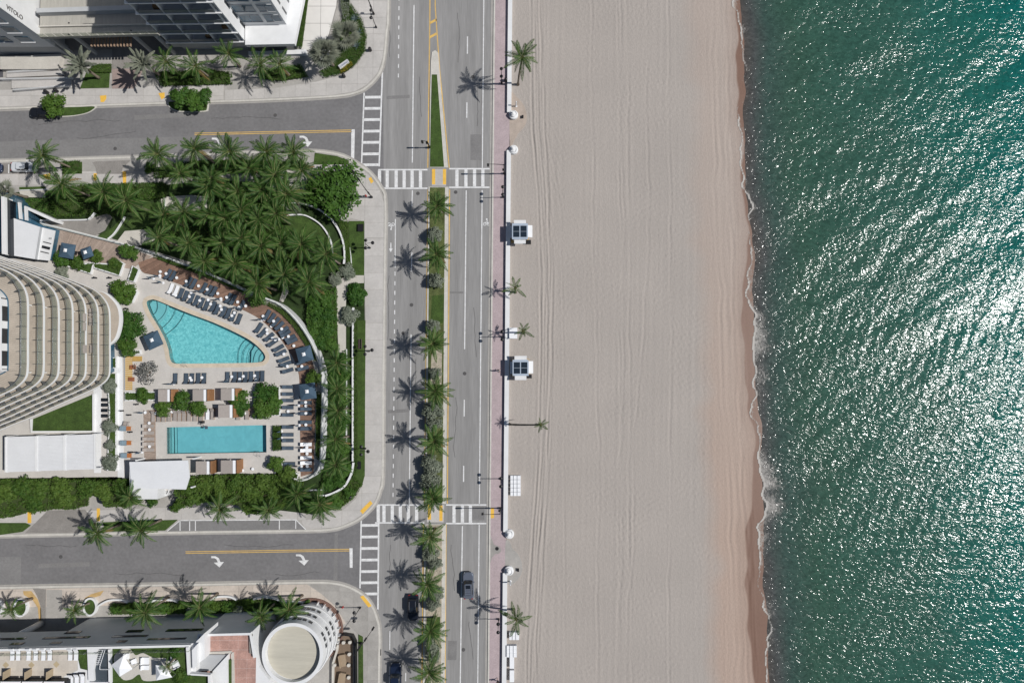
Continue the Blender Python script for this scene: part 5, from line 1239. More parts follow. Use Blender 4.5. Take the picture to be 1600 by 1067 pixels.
# white stepped link and pink terrace
MB().prism(PL([(300, 1010), (308, 1000), (320, 988), (320, 1028), (310, 1035), (303, 1043)], RT), 8, RT + .1).build('stair_link', M_WHITE, sh)
MB().prism(PL([(303, 1012), (311, 1003), (311, 1036), (304, 1043)], RT + .2), RZ, RT + .9).build('link_wall', M_WHITE, sh)
TZ = 11.0
pk = PL([(313, 989), (393, 987), (400, 1024), (404, 1040), (420, 1062), (432, 1100), (432, 1400), (300, 1400), (300, 1040)], TZ)
MB().prism(pk, 0, TZ).build('terrace_block', M_WHITE, sh); slabs(pk, 1.5, 1.5, TZ, TZ + .015, M_PINKT, sh, 'terrace_tile', .02, 200)
MB().ribbon([pk[8], pk[0], pk[1], pk[2]], .4, TZ, TZ + .7).build('parapet', M_WHITE, sh)
MB().prism(PL([(320, 1021), (356, 1021), (334, 1046), (304, 1046)], TZ + .3), TZ, TZ + .6).build('ramp_roof', M_GREYW, sh)
MB().prism(PL([(356, 1022), (357, 1120), (330, 1120), (333, 1047)], TZ + .8), TZ, TZ + 1.0).build('stair_block', M_WHITE, sh)
MB().prism(PL([(356, 1030), (361, 1030), (361, 1120), (357, 1120)], TZ + .5), TZ, TZ + .55).build('terrace_planter', M_GRASS, sh)
MB().ribbon([P(363, 1018, TZ + .2), P(366, 1120, TZ + .2)], .45, TZ, TZ + .25).build('border', M_CREAM, sh); MB().ribbon([P(322, 1019.5, TZ + .2), P(362, 1018, TZ + .2)], .45, TZ, TZ + .25).build('border', M_CREAM, sh)
MB().prism(PL([(389, 990), (394, 990), (395, 1020), (390, 1020)], TZ + .3), TZ, TZ + .35).build('bench_strip', M_PAVE, sh)
# round corner drum
dr = thing('hotel_drum', 'round white corner drum with beige roof on the southern hotel', 'building')
dc = P(457, 1021, 10.6); DR = 5.05
MB().lathe([(DR, 0), (DR, 9.8), (DR, 10.6), (DR - .55, 10.6), (DR - .55, 9.6), (.1, 9.6)], (dc.x, dc.y, 0), 64).build('drum_wall', M_WHITE, dr, False)
MB().lathe([(DR - .6, 9.62), (DR - .62, 9.66), (.05, 9.68)], (dc.x, dc.y, 0), 48).build('drum_roof', mat('drum_roof_felt', (.46, .435, .365), .85, .1, .4, stretch=(.3, 4, 1), fine=.05), dr)
for z in (2.6, 5.1, 7.6): MB().lathe([(DR, z - .25), (DR + .28, z - .25), (DR + .28, z + .45), (DR + .18, z + .45), (DR, z + .2)], (dc.x, dc.y, 0), 64).build('balcony_band', M_WHITE, dr)
for z in (3.7, 6.2, 8.7):
    for a in (8, 20, 30, 62, 74, 84, 94):
        a_ = R(a); MB().box((dc.x + (DR + .02) * math.cos(a_), dc.y + (DR + .02) * math.sin(a_), z), (.12, .62, .75), rz=a_).build('window', M_GLASSD, dr)
for k in range(9):
    a_ = R(-30 + k * 13); MB().box((dc.x + (DR + .25) * math.cos(a_), dc.y + (DR + .25) * math.sin(a_), 1.3), (.5, .1, 1.2), rz=a_).build('ground_fin', M_WHITE, dr)
MB().lathe([(DR + .75, 0.1), (DR + .75, .45), (DR + .5, .45), (DR + .5, .2)], (dc.x, dc.y, 0), 48).build('plinth', mat('brick_plinth', (.17, .10, .08), .8, .2, 2), dr)
# cafe terrace east of the drum
cafe = thing('cafe_terrace', 'brown paved cafe terrace with glass screen beside the round drum', 'terrace')
cq = PL([(525, 996), (535, 992), (548, 993), (552, 1000), (554, 1120), (519, 1120), (519, 1030)], .3)
MB().prism(cq, 0, .3).build('floor', mat('brown_paver', (.17, .125, .09), .85, .12, .8, fine=.1), cafe)
MB().ribbon([P(527, 991, .3), P(540, 988, .3), P(552, 990, .3), P(557, 1000, .3), P(558, 1120, .3)], .2, .1, 1.3).build('screen', M_BLACK, cafe)
MB().ribbon([P(554.5, 1000, .3), P(555.5, 1120, .3)], .5, .1, .95).build('planter', M_DARK, cafe)
MB().ribbon([P(530, 996, .5), P(527, 1015, .5), P(521, 1034, .5), P(520, 1120, .5)], .35, .1, .9).build('edge_wall', M_CREAM, cafe)
lawn([(560, 990), (567, 994), (568, 1120), (560, 1120)], .22)
# ================================================================== planting
# ---- garden of the middle block
lawn([(105, 296), (235, 290), (345, 282), (440, 285), (500, 300), (535, 345), (560, 350), (569, 372), (569, 430), (571, 560), (569, 735), (560, 752), (535, 788), (490, 803), (300, 780), (300, 752), (480, 748), (505, 600), (470, 500), (300, 410), (100, 350), (30, 338), (25, 300)], 0.16, 'planting_bed', M_COVER)
lawn([(30, 292), (70, 291), (70, 296), (30, 297)], 0.18)
lawn([(450, 338), (475, 337), (503, 355), (516, 380), (518, 398), (490, 420), (455, 400), (440, 370)], 0.22)
lawn([(545, 345), (569, 345), (569, 431), (556, 431), (548, 410), (543, 375)], 0.19)
lawn([(552, 500), (571, 500), (570, 742), (566, 757), (552, 772), (552, 740)], 0.19)
lawn([(492, 238.5), (526, 243.5), (545, 250.5), (545, 257), (490, 257)], 0.19)
lawn([(97, 254), (128, 252.5), (128, 271), (97, 272)], 0.19)
lawn([(225, 318), (256, 315), (258, 352), (205, 357), (197, 350)], 0.19)
lawn([(150, 370), (175, 356), (190, 340), (200, 345), (180, 368), (165, 378)], 0.19)
lawn([(-60, 816), (40, 816), (48, 820), (35, 830), (0, 835), (-60, 836)], 0.19)
lawn([(160, 815), (278, 811), (258, 828), (165, 830)], 0.19)
paths = struct(MB().prism(PL([(438, 425), (446, 432), (452, 455), (443, 472), (437, 470), (443, 452), (440, 436)]), None, 0.2).build('footpath', M_CREAM))
struct(MB().prism(PL([(526, 436), (556, 430), (569, 430), (569, 442), (545, 443), (541, 470), (541, 560), (530, 560), (527, 500)]), None, 0.2).build('footpath', M_CREAM))
struct(MB().prism(PL([(252, 308), (300, 305), (330, 308), (330, 325), (300, 330), (254, 330)]), None, 0.2).build('footpath', M_CREAM))
struct(MB().prism(PL([(420, 265), (450, 262), (480, 264), (480, 297), (440, 300), (420, 296)]), None, 0.2).build('footpath', M_CREAM))
struct(MB().prism(PL([(196, 361), (235, 358), (245, 375), (215, 385), (183, 378)]), None, 0.2).build('footpath', M_CREAM))
struct(MB().prism(PL([(30, 297), (72, 297), (72, 309), (35, 308)]), None, 0.2).build('footpath', M_CREAM))
struct(MB().prism(PL([(40, 345), (135, 343), (172, 333), (176, 340), (165, 360), (150, 368), (87, 352)]), None, 0.19).build('driveway', M_PAVE))
struct(MB().prism(PL([(490, 257), (545, 257), (553, 262), (560, 300), (556, 340), (535, 345), (528, 320)]), None, 0.165).build('footpath', M_CONC))
lowwall([(440, 320), (455, 317.5), (475, 318), (500, 328), (520, 345), (533, 368), (538, 392), (537, 412)], 0.1, 0.75, 'outer curved white garden wall around the oval lawn')
lowwall([(448, 336), (462, 335), (478, 336.5), (498, 348), (511, 364), (518, 382), (519, 396)], 0.1, 0.6, 'inner curved white garden wall edging the oval lawn', 0.24)
lowwall([(541, 352), (544, 375), (548, 400), (549, 420)], 0.1, 0.4, 'short white edging strip beside the hedge and the avenue lawn', 0.15)
lowwall([(551.5, 480), (551, 560), (551, 720)], 0.1, 0.8, 'straight white garden wall parallel to the avenue pavement', 0.3, sm=1)
lowwall([(541, 545), (541, 580), (541, 690)], 0.1, 0.5, 'thin inner white wall along the row of avenue palms', 0.18, sm=1)
lowwall([(552, 722), (550, 735), (545, 748), (537, 760), (522, 769), (508, 774)], 0.1, 0.9, 'curved white garden wall at the south corner of the garden', 0.35)
lowwall([(474, 765.5), (509, 764.5)], 0.1, 0.7, 'short white garden wall upper of the pair by the south corner', 0.2)
lowwall([(495, 773.5), (512, 773)], 0.1, 0.6, 'short white garden wall lower of the pair by the south corner', 0.2)
lowwall([(40, 343.5), (80, 343.5), (130, 343), (140, 340), (147, 332)], 0.1, 0.7, 'white kerb wall along the curved hotel driveway', 0.22)
lowwall([(168, 373), (178, 364), (190, 346), (194, 338)], 0.1, 0.6, 'white kerb wall between the driveway and the lawn strip', 0.2)
lowwall([(30, 297), (74, 295.5)], 0.1, 0.45, 'thin white edging of the grass strip by the parked white car', 0.15, sm=1)
lowwall([(256, 309), (257, 330)], 0.1, 0.6, 'short white wall at the west end of the garden seating court', 0.18, sm=1)

rows = {
 'nearest the side street': ([(247, 241), (305, 233), (360, 237), (417, 237), (459, 238)], 8.6),
 'second from the side street': ([(282, 272), (331, 279), (391, 263), (430, 274), (471, 266)], 8.2),
 'third from the side street': ([(326, 291), (372, 299), (411, 297), (448, 303)], 8.0),
 'fourth from the side street': ([(256, 336), (288, 331), (328, 335), (352, 340), (378, 328), (405, 342), (432, 334)], 8.4),
 'fifth from the side street': ([(249, 371), (295, 380), (349, 378), (378, 372), (409, 384), (440, 380), (471, 382), (510, 397)], 8.2),
 'closest to the pool wall': ([(320, 408), (368, 412), (403, 443), (444, 429), (483, 440)], 8.0),
}
for nm, (pts, h) in rows.items():
    for k, (x, y) in enumerate(pts):
        palm(x, y, h + random.uniform(-.7, .7), f'{ORD[k]} coconut palm from the west in the garden row {nm}', random.uniform(.86, 1.2), n=19, group='coconut palms of the hotel garden')
for (x, y, h, s, lab) in ((68, 243, 7.5, 1.0, 'coconut palm leaning over the nose of the parked white car'), (97, 288, 8.2, 1.15, 'large coconut palm west of the driveway pavers'),
                          (163, 300, 8.0, 1.15, 'coconut palm just above the curved hotel driveway'), (198, 313, 7.8, 1.05, 'coconut palm east of the curved hotel driveway')):
    palm(x, y, h, lab, s, n=17, group='coconut palms of the hotel garden')
for k, (x, y) in enumerate(((526, 566), (527, 607), (528, 641), (525, 685), (525, 725))):
    palm(x, y, 7.6 + (k % 2) * .5, f'{ORD[k]} coconut palm from the north in the row outside the curved pool wall', .9, n=17, group='coconut palms outside the pool wall')
for (x, y, h, s, lab) in ((500, 787, 7.0, 1.05, 'coconut palm at the south corner overhanging the corner pavement'), (465, 771, 6.5, 0.95, 'coconut palm between the two short white garden walls and the tall hedge'),
                          (420, 796, 6.0, 0.85, 'coconut palm on the south pavement above the marked parking bay'), (344, 795, 6.5, 0.9, 'coconut palm over the pavement at the middle of the parking bay'),
                          (152, 831, 7.0, 1.0, 'coconut palm at the kerb beside the driveway pavers, left of a pair'), (221, 827, 7.0, 0.95, 'coconut palm at the kerb, right of a pair by the lower street'),
                          (204, 776, 6.5, 0.85, 'coconut palm growing out of the tall clipped hedge')):
    palm(x, y, h, lab, s, n=15, group='coconut palms along the lower side street')
palm(8, 298, 5.5, 'silver fan palm at the left picture edge below the parked cars', 1.0, 'fan', 16)
# ---- north hotel
for (x, y, h, s, k, lab) in ((128, 103, 5.6, 1.2, 'date', 'silver date palm beside the wheelchair ramps'), (225, 101, 5.6, 1.2, 'date', 'silver date palm beside the brick driveway'),
                             (508, 83, 5.0, 1.35, 'fan', 'silver fan palm left of the white corner sign, nearer the tower'), (541, 54, 5.0, 1.35, 'fan', 'silver fan palm nearest the street corner above the white sign')):
    palm(x, y, h, lab, s, k, 26 if k == 'date' else 22)
for k, (x, y, h, s) in enumerate(((260, 97, 5.2, 1.0), (306, 104, 5.2, 1.05), (357, 84, 5.4, .95), (407, 101, 5.2, 1.05), (437, 101, 5.2, .95))):
    palm(x, y, h, f'{ORD[k]} coconut palm from the west in front of the northern hotel', s, n=13, group='coconut palms in front of the northern hotel')
# ---- south hotel
for k, (x, y, h, s) in enumerate(((18, 951, 5.0, .62), (117, 952, 5.0, .66), (228, 955, 7.4, 1.05), (313, 947, 7.2, .98), (408, 962, 7.0, .85), (452, 951, 7.2, 1.0))):
    palm(x, y, h, f'{ORD[k]} palm from the west along the front of the southern white hotel', s, n=15, group='palms in front of the southern hotel')
palm(262, 1040, 15.5, 'small palm growing in the roof garden of the southern hotel', .5, n=11, gz=13.1)
# ---- median
for k, (x, y, h) in enumerate(((683, 322, 5.9), (682, 397, 6.6), (676, 537, 6.4), (680, 610, 5.6), (678, 689, 6.6), (676, 778, 5.0))):
    palm(x, y, h, f'{ORD[k]} coconut palm on the median, counted south from the upper crosswalk', .95, n=19, gz=.2, group='coconut palms on the long median')
for k, (x, y, h) in enumerate(((672, 838, 5.4), (667, 912, 5.8), (672, 985, 6.2), (670, 1050, 6.0), (668, 1118, 6.0))):
    palm(x, y, h, f'{ORD[k]} coconut palm on the median, counted south from the lower crosswalk', .98, n=17, gz=.2, group='coconut palms on the lower median')
sg = 'silver shrubs on the median'
for k, (x, y, r_, ry) in enumerate(((679, 366, 14, .85), (681, 438, 13, .95), (677, 509, 12, .9), (679, 583, 11, .95), (675, 641, 17, 1.0), (677, 663, 14, .8), (673, 728, 18, 1.0), (672, 752, 18, .9))):
    bush(x, y, r_, 'sage', f'{ORD[k]} silver shrub on the median south of the upper crosswalk', h=2.2, ry=ry, group=sg, zs=1.3)
for k, (x, y, r_, ry) in enumerate(((672, 866, 15, .9), (679, 882, 12, .8), (681, 928, 13, .9), (676, 946, 12, .8), (673, 1012, 16, .8), (678, 1024, 12, .8))):
    bush(x, y, r_, 'sage', f'{ORD[k]} silver shrub on the median south of the lower crosswalk', h=2.0, ry=ry, group=sg, zs=1.2)
# ---- beach palms
palm(816, 90, 10.3, 'tallest beach palm, whose trunk stands just behind the wall near the top', .98, n=14, gz=.05, base=(809.5, 132))
palm(805, 449, 4.2, 'small beach palm just below the upper kiosk', .72, n=9, gz=.05)
palm(817, 516, 5.6, 'sparse beach palm beside the white box just above the lower kiosk', .62, n=9, gz=.05)
palm(845, 663, 8.0, 'slender beach palm whose long trunk leans far over the sand', .46, n=10, gz=.05, base=(795.5, 662))
palm(806, 967, 7.0, 'beach palm standing over the stacked white chairs near the bottom', .92, n=12, gz=.05, base=(803, 951))
# ---- garden trees, shrubs and hedges
tree(524, 294, 4.0, 46, 'tree', 'large round broadleaf tree on the garden corner by the upper crosswalk', zs=.62, v=5)
tree(490, 292, 3.0, 17, 'tree', 'small broadleaf tree touching the west side of the corner tree')
hedge([(483, 462), (505, 455), (524, 450), (525, 500), (523, 545), (492, 543), (478, 500)], 1.6, 'dense bright green shrub mass between the pool wall and the stone path', L_TREE, dens=30, leaf=.17, rough=.5)
bush(541, 423, 14, 'sage', 'silver round shrub beside the avenue entrance path, larger of the upper pair', h=1.2)
bush(524, 435, 11.5, 'sage', 'silver round shrub touching the palms, smaller of the upper pair', h=1.2)
bush(545, 492, 16, 'sage', 'silver round shrub alone beside the stone path', h=1.3)
bush(556, 459, 17, 'bush', 'green round shrub between the silver shrubs beside the avenue pavement', h=1.4, ry=1.1)
hedge([(528, 345), (543, 345), (548, 410), (556, 432), (549, 432), (540, 405), (536, 375)], .7, 'low hedge strip outside the outer curved garden wall', L_HEDGE, dens=40, leaf=.1, rough=.1)
hedge([(552, 490), (558, 490), (558, 735), (552, 745)], .8, 'clipped strip hedge between the garden wall and the avenue lawn', L_OLIV, dens=40, leaf=.1, rough=.05)
hedge([(506, 600), (540, 545), (540, 700), (545, 740), (520, 765), (500, 762), (506, 735)], .8, 'green ground cover below the palms outside the pool wall', L_TREE, dens=24, leaf=.16, rough=.4)
hedge([(512, 773), (538, 761), (551, 740), (566, 757), (552, 778), (533, 793), (500, 800), (470, 795)], .7, 'green ground cover on the south corner beside the pavement', L_HEDGE, dens=30, leaf=.13, rough=.3)
hedge([(300, 250), (345, 248), (470, 252), (490, 262), (420, 266), (300, 275), (240, 278), (238, 262)], .6, 'ground cover under the front row of garden palms', L_HEDGE, dens=22, leaf=.15, rough=.4)
hedge([(340, 285), (440, 300), (445, 335), (440, 372), (470, 415), (420, 430), (300, 400), (260, 360), (262, 332), (330, 330)], .7, 'dark ground cover under the middle garden palms', L_HEDGE, dens=14, leaf=.17, rough=.5)
hedge([(445, 320), (470, 321), (470, 334), (448, 334)], .55, 'clipped grey-green hedge between the two curved garden walls', L_SAGE, dens=50, leaf=.1, rough=.1)
hedge([(212, 285), (256, 284), (256, 307), (215, 312)], 1.3, 'bright clipped hedge west of the garden seating court', L_LIME, dens=34, leaf=.13, rough=.3)
hedge([(125, 287), (212, 285), (212, 312), (190, 338), (150, 330), (120, 338), (82, 338), (75, 300)], .8, 'green ground cover north of the curved hotel driveway', L_HEDGE, dens=22, leaf=.15, rough=.4)
hedge([(30, 310), (74, 309), (78, 332), (60, 330), (36, 318)], .9, 'green shrub bed beside the hotel corner at the left edge', L_TREE, dens=30, leaf=.13, rough=.3)
hedge([(95, 252), (122, 250), (124, 268), (98, 270)], .9, 'green shrub bed at the kerb west of the driveway pavers', L_LIME, dens=30, leaf=.13, rough=.4)
bush(233, 262, 10, 'dark', 'dark shrub by the kerb west of the front palm row', h=1.0)
# tall screen along the south side of the pool podium
def screen(pts, h, label, mt=L_OLIV): return hedge(pts, h, label, mt, dens=34, leaf=.17, rough=.9, name='tall_hedge')
screen([(-120, 752), (20, 748), (110, 750), (190, 752), (212, 742), (222, 760), (205, 790), (165, 792), (160, 775), (120, 772), (118, 795), (78, 795), (70, 797), (30, 800), (15, 808), (-120, 812)], 4.0, 'tall olive green screening hedge left of the white pavilion roof')
screen([(272, 760), (290, 744), (360, 741), (440, 741), (465, 752), (462, 768), (430, 800), (385, 803), (370, 788), (330, 783), (278, 788)], 4.0, 'tall olive green screening hedge right of the white pavilion roof')
scr = [(8, 770, 17), (34, 762, 18), (52, 785, 17), (62, 765, 16), (92, 762, 18), (100, 782, 15), (135, 764, 17), (160, 768, 16), (186, 762, 17), (196, 778, 15), (-18, 778, 18)]
for k, (x, y, r_) in enumerate(sorted(scr)): tree(x, y, 4.3, r_, 'olive', f'{ORD[k]} bushy screen tree from the west in the hedge left of the pavilion', zs=.8, group='bushy screen trees left of the pavilion')
scr = [(292, 762, 16), (300, 778, 15), (322, 760, 17), (345, 770, 17), (366, 757, 17), (388, 768, 17), (408, 754, 16), (425, 772, 16), (444, 762, 14), (398, 788, 14), (340, 755, 14)]
for k, (x, y, r_) in enumerate(sorted(scr)): tree(x, y, 4.3, r_, 'olive', f'{ORD[k]} bushy screen tree from the west in the hedge right of the pavilion', zs=.8, group='bushy screen trees right of the pavilion')
scr = [(490, 470, 13), (508, 468, 14), (494, 490, 14), (512, 492, 14), (489, 515, 13), (508, 516, 14), (500, 536, 13), (516, 538, 11)]
for k, (x, y, r_) in enumerate(sorted(scr, key=lambda p: p[1])): bush(x, y, r_, 'bush', f'{ORD[k]} bright leafy shrub from the north in the mass beside the stone path', h=1.9, group='leafy shrubs beside the stone path')
scr = [(534, 560, 10), (537, 585, 10), (535, 625, 10), (536, 660, 11), (535, 705, 11), (538, 735, 12), (528, 752, 12), (512, 757, 11), (545, 770, 10), (525, 785, 11), (480, 790, 11)]
for k, (x, y, r_) in enumerate(sorted(scr, key=lambda p: p[1])): bush(x, y, r_, 'bush', f'{ORD[k]} low green shrub from the north between the avenue palms and garden wall', h=1.2, group='low shrubs along the avenue garden wall')
bush(237, 781, 13, 'lime', 'bright green shrub in front of the white pavilion', h=1.4, ry=.7)
bush(276, 790, 14, 'dark', 'dark green shrub below the right end of the white pavilion', h=1.5, ry=.7)
# south pavement front planting
hedge([(330, 940), (380, 937), (430, 938), (470, 944), (488, 950), (485, 957), (430, 955), (330, 958), (170, 960), (170, 944), (240, 942)], .9, 'planted strip with mixed shrubs in front of the southern hotel', L_HEDGE, dens=26, leaf=.14, rough=.6)
scr = [(180, 951, 9, 'bush'), (205, 948, 9, 'dark'), (255, 950, 10, 'bush'), (280, 949, 10, 'lime'), (335, 948, 9, 'dark'), (420, 946, 10, 'bush'), (436, 950, 9, 'dark'), (298, 953, 8, 'sage'), (372, 953, 8, 'sage')]
for k, (x, y, r_, kd) in enumerate(sorted(scr)): bush(x, y, r_, kd, f'{ORD[k]} small mixed shrub from the west in the southern planting strip', h=1.2, group='mixed shrubs in the southern planting strip')
bush(355, 949, 11, 'lime', 'bright shrub at the middle of the southern hotel planting strip', h=1.2)
bush(386, 944, 11, 'dark', 'dark shrub right of the bright one in the southern planting strip', h=1.2)
bush(480, 947, 10, 'bush', 'round shrub at the east tip of the southern planting strip', h=1.0, ry=.7)
for k, (x, y, lab) in enumerate(((35, 947, 'round white-edged grass planter left of the hotel driveway'), (143, 946, 'round white-edged grass planter right of the hotel driveway'), (-4, 948, 'round white-edged grass planter cut by the left picture edge'))):
    t = thing('round_planter', lab, 'planter', P(x, y, .15), group='round grass planters of the southern hotel')
    c = [(1.15 * math.cos(a), 1.5 * math.sin(a)) for a in np.linspace(0, 6.283, 25)[:-1]]
    MB().ribbon(c, .32, 0, .55, True).build('rim', M_WHITE, t); MB().prism(c, 0, .4).build('grass', M_GRASS, t)
for k, (a, lab) in enumerate((([(150, 948), (168, 938), (188, 937), (200, 941)], 'first curved white planter wall from the west on the southern pavement'), ([(228, 942), (248, 936), (268, 937), (280, 941)], 'second curved white planter wall from the west on the southern pavement'),
                              ([(322, 939), (340, 932), (358, 932), (370, 937)], 'third curved white planter wall from the west on the southern pavement'), ([(395, 936), (412, 932), (430, 935), (442, 940), (470, 940), (487, 946), (492, 955)], 'long curved white planter wall at the east end of the southern pavement'))):
    lowwall(a, .1, .75, lab, .3)
# north kerb islands
def isle(pts, label):
    q = smooth(PL(pts), 4, True); o = struct(MB().prism(q, -.1, .15).build('kerb_island', M_KERB))
    cx = sum(p.x for p in q) / len(q); cy = sum(p.y for p in q) / len(q)
    MB().prism([(cx + (p.x - cx) * .93, cy + (p.y - cy) * .84) for p in q], .1, .19).build('grass', M_GRASS, o)
isle([(75, 172), (85, 168), (125, 166.5), (150, 165.5), (148, 171), (135, 178), (110, 182.5), (85, 182)], '')
isle([(262, 160), (268, 158), (322, 156), (326, 160), (326, 170), (320, 175), (280, 175), (265, 168)], '')
tree(80, 161, 2.6, 22, 'lime', 'loose green street tree hanging over the parked dark car', ry=.85, zs=.7)
for k, (x, y, r_) in enumerate(((280, 150, 18), (303, 155, 18), (318, 148, 14))):
    tree(x, y, 2.6, r_, 'bush', f'{ORD[k]} of three dense kerb trees from the west on the small island', zs=.7, group='kerb trees on the small island')
# planting before the northern hotel
lawn([(137, 107), (172, 105), (170, 137), (125, 138)], .2)
hedge([(142, 100), (172, 98), (172, 112), (142, 112)], .8, 'yellow-green clipped bed under the timber canopy beams', L_LIME, dens=34, leaf=.1, rough=.2)
hedge([(240, 112), (330, 108), (360, 112), (362, 130), (250, 133)], .8, 'low green planting bed west of the hotel forecourt path', L_HEDGE, dens=30, leaf=.13, rough=.5)
hedge([(400, 110), (470, 100), (480, 118), (440, 125), (410, 122)], .8, 'low green planting bed before the white hotel tower', L_HEDGE, dens=30, leaf=.13, rough=.5)
hedge([(540, 0), (548, 5), (565, 30), (573, 55), (570, 80), (553, 103), (530, 116), (505, 121), (498, 112), (520, 100), (530, 60), (535, 20)], .6, 'curved green bed on the street corner around the white sign', L_HEDGE, dens=36, leaf=.11, rough=.2)
hedge([(463, 72), (468, 30), (476, -40), (486, -40), (478, 20), (471, 75)], .7, 'narrow hedge strip along the east wall of the white tower', L_LIME, dens=40, leaf=.1, rough=.1)
hedge([(530, -60), (545, -60), (545, 25), (537, 30), (532, 10)], .9, 'grey-green clipped hedge at the top picture edge', L_SAGE, dens=40, leaf=.1, rough=.2)
hedge([(531, 104), (548, 95), (551, 101), (540, 110), (531, 113)], .75, 'yellow flowering shrubs in front of the white corner sign', leafmat('yellow_bloom', (0.16, 0.15, 0.02), (0.36, 0.27, 0.02)), dens=60, leaf=.09, rough=.1)
def agave(px, py, s, label):
    t = thing('agave', label, 'succulent', P(px, py, .4), group='blue agaves on the corner bed'); r = random.Random(int(px))
    hub = MB().lathe([(.05, 0), (.16, .1), (.1, .35), (.02, .5)], n=7).build('crown', mat('agave_heart', (.12, .16, .15), .6, .2, 3), t)
    me = MB().add([(0, -.07, 0), (0, .07, 0), (.6, .06, .12), (1.15, 0, .1), (.6, -.06, .12), (.55, 0, .05)], [(0, 5, 4), (0, 1, 2, 5), (5, 2, 3), (5, 3, 4)]).mesh('leaf', L_AGAVE)
    for k in range(18): link(me, 'leaf', hub, (0, 0, .1), (0, -R(60 - 58 * k / 18 + r.uniform(-5, 5)), k * 2.4), (s, s, s))
agave(556, 30, 1.0, 'blue agave nearest the top of the corner bed'); agave(561, 52, .95, 'blue agave in the middle of the corner bed'); agave(558, 72, .9, 'blue agave nearest the white corner sign')
# ================================================================== pool furniture
def lounger_proto(m, tag_):
    return {'frame': MB().box((0, 0, .22), (1.95, .66, .06)).box((-.85, -.28, .1), (.06, .06, .2)).box((-.85, .28, .1), (.06, .06, .2)).box((.85, -.28, .1), (.06, .06, .2)).box((.85, .28, .1), (.06, .06, .2)).mesh('frame', M_BLACK if tag_ != 'taupe' else M_WOOD),
            'seat_cushion': MB().box((.30, 0, .31), (1.36, .62, .12)).mesh('seat_cushion', m),
            'backrest': MB().box((-.66, 0, .52), (.72, .62, .11), ry=R(38)).mesh('backrest', m)}
LP = {'navy': lounger_proto(M_NAVY, 'navy'), 'white': lounger_proto(M_TOWEL, 'white'), 'taupe': lounger_proto(M_TAUPE, 'taupe')}
def lounger(px, py, ang, kind, label, h=DZ + .03, group=None, s=1.0):
    """ang: plan direction (degrees, x to the right, y up the picture) from head to foot"""
    c = P(px, py, h + .3); t = thing('sun_lounger', label, 'sun lounger', (c.x, c.y, h), R(ang), group, s)
    for k, me in LP[kind].items(): link(me, k, t)
    return t
def side_table(px, py, label, h=DZ + .03):
    c = P(px, py, h + .4); t = thing('side_table', label, 'side table', (c.x, c.y, h), 0, 'white round side tables by the loungers')
    MB().lathe([(.26, .40), (.27, .44), (.26, .46), (.02, .465)], n=14).build('table_top', M_TOWEL, t); MB().lathe([(.2, 0), (.06, .04), (.05, .4)], n=8).build('pedestal', M_STEEL, t)
def closed_parasol(px, py, label, h=DZ + .03):
    c = P(px, py, h); t = thing('closed_parasol', label, 'parasol', (c.x, c.y, h), 0, 'folded parasols between the loungers')
    MB().lathe([(.24, 0), (.24, .08), (.05, .1)], n=10).build('base', M_TOWEL, t); MB().tube([(0, 0, .08), (0, 0, 2.4)], .03, 6).build('pole', M_STEEL, t)
    MB().lathe([(.10, .95), (.15, 1.1), (.10, 1.9), (.04, 2.45)], n=8).build('folded_canopy', M_NAVYC, t)
def zz(reg, scale, pts): return [(reg[0] + a / scale, reg[1] + b / scale) for a, b in pts]
ra = zz((230, 400), 9.975, [(330, 280), (403, 305), (650, 398), (722, 428), (885, 490), (968, 528), (1040, 548), (1272, 652), (1342, 676), (1475, 765)])
for k, (x, y) in enumerate(ra): lounger(x, y, 63, 'navy', f'{ORD[k]} navy lounger from the west on the straight part of the brown deck', group='navy loungers on the straight deck')
rb = zz((230, 400), 9.975, [(372, 505), (455, 540), (528, 578), (600, 618), (692, 655), (772, 690), (848, 725), (925, 765), (1030, 782), (1092, 825), (1192, 862), (1262, 892), (1342, 930), (1432, 975)])
for k, (x, y) in enumerate(rb): lounger(x, y, 70, 'white' if k < 2 else 'navy', f'{ORD[k]} lounger from the west in the row between deck and upper pool' + (', covered white' if k < 2 else ', navy'), group='loungers between the deck and the upper pool')
oc = [(475, 315, 62), (548, 365, 58), (612, 425, 52), (668, 485, 46), (735, 555, 38), (765, 610, 34), (835, 672, 28), (865, 722, 26)]
for k, (a, b, g) in enumerate(oc): x, y = 370 + a / 9.975, 460 + b / 9.975; lounger(x, y, g, 'navy', f'{ORD[k]} navy lounger from the north on the curved part of the brown deck', group='navy loungers on the curved deck')
ic = [(345, 515, 58), (412, 590, 50), (510, 660, 42), (562, 748, 36), (655, 832, 30), (692, 905, 26), (738, 1010, 22)]
for k, (a, b, g) in enumerate(ic): x, y = 370 + a / 9.975, 460 + b / 9.975; lounger(x, y, g, 'navy', f'{ORD[k]} navy lounger from the north in the inner curve beside the upper pool', group='navy loungers in the inner curve')
for k, (x, y, g) in enumerate(((447, 568, 20), (450, 578.5, 17))): lounger(x, y, g, 'navy', f'{ORD[k]} navy lounger below the curved pool steps', group='navy loungers in the inner curve')
for k, (x, y, g) in enumerate(((472, 565, 18), (474, 575, 15))): lounger(x, y, g, 'navy', f'{ORD[k]} of two navy loungers on the deck just below the curved deck parasol', group='navy loungers on the curved deck')
for k, y in enumerate((604, 615, 625, 636, 647.5, 666.5, 678.5, 687.5, 699.5, 724, 734.5)):
    lounger(450 + (k > 8) * 2.5, y, 0, 'navy', f'{ORD[k]} navy lounger from the north in the inner column facing the sea', group='navy loungers in the inner column')
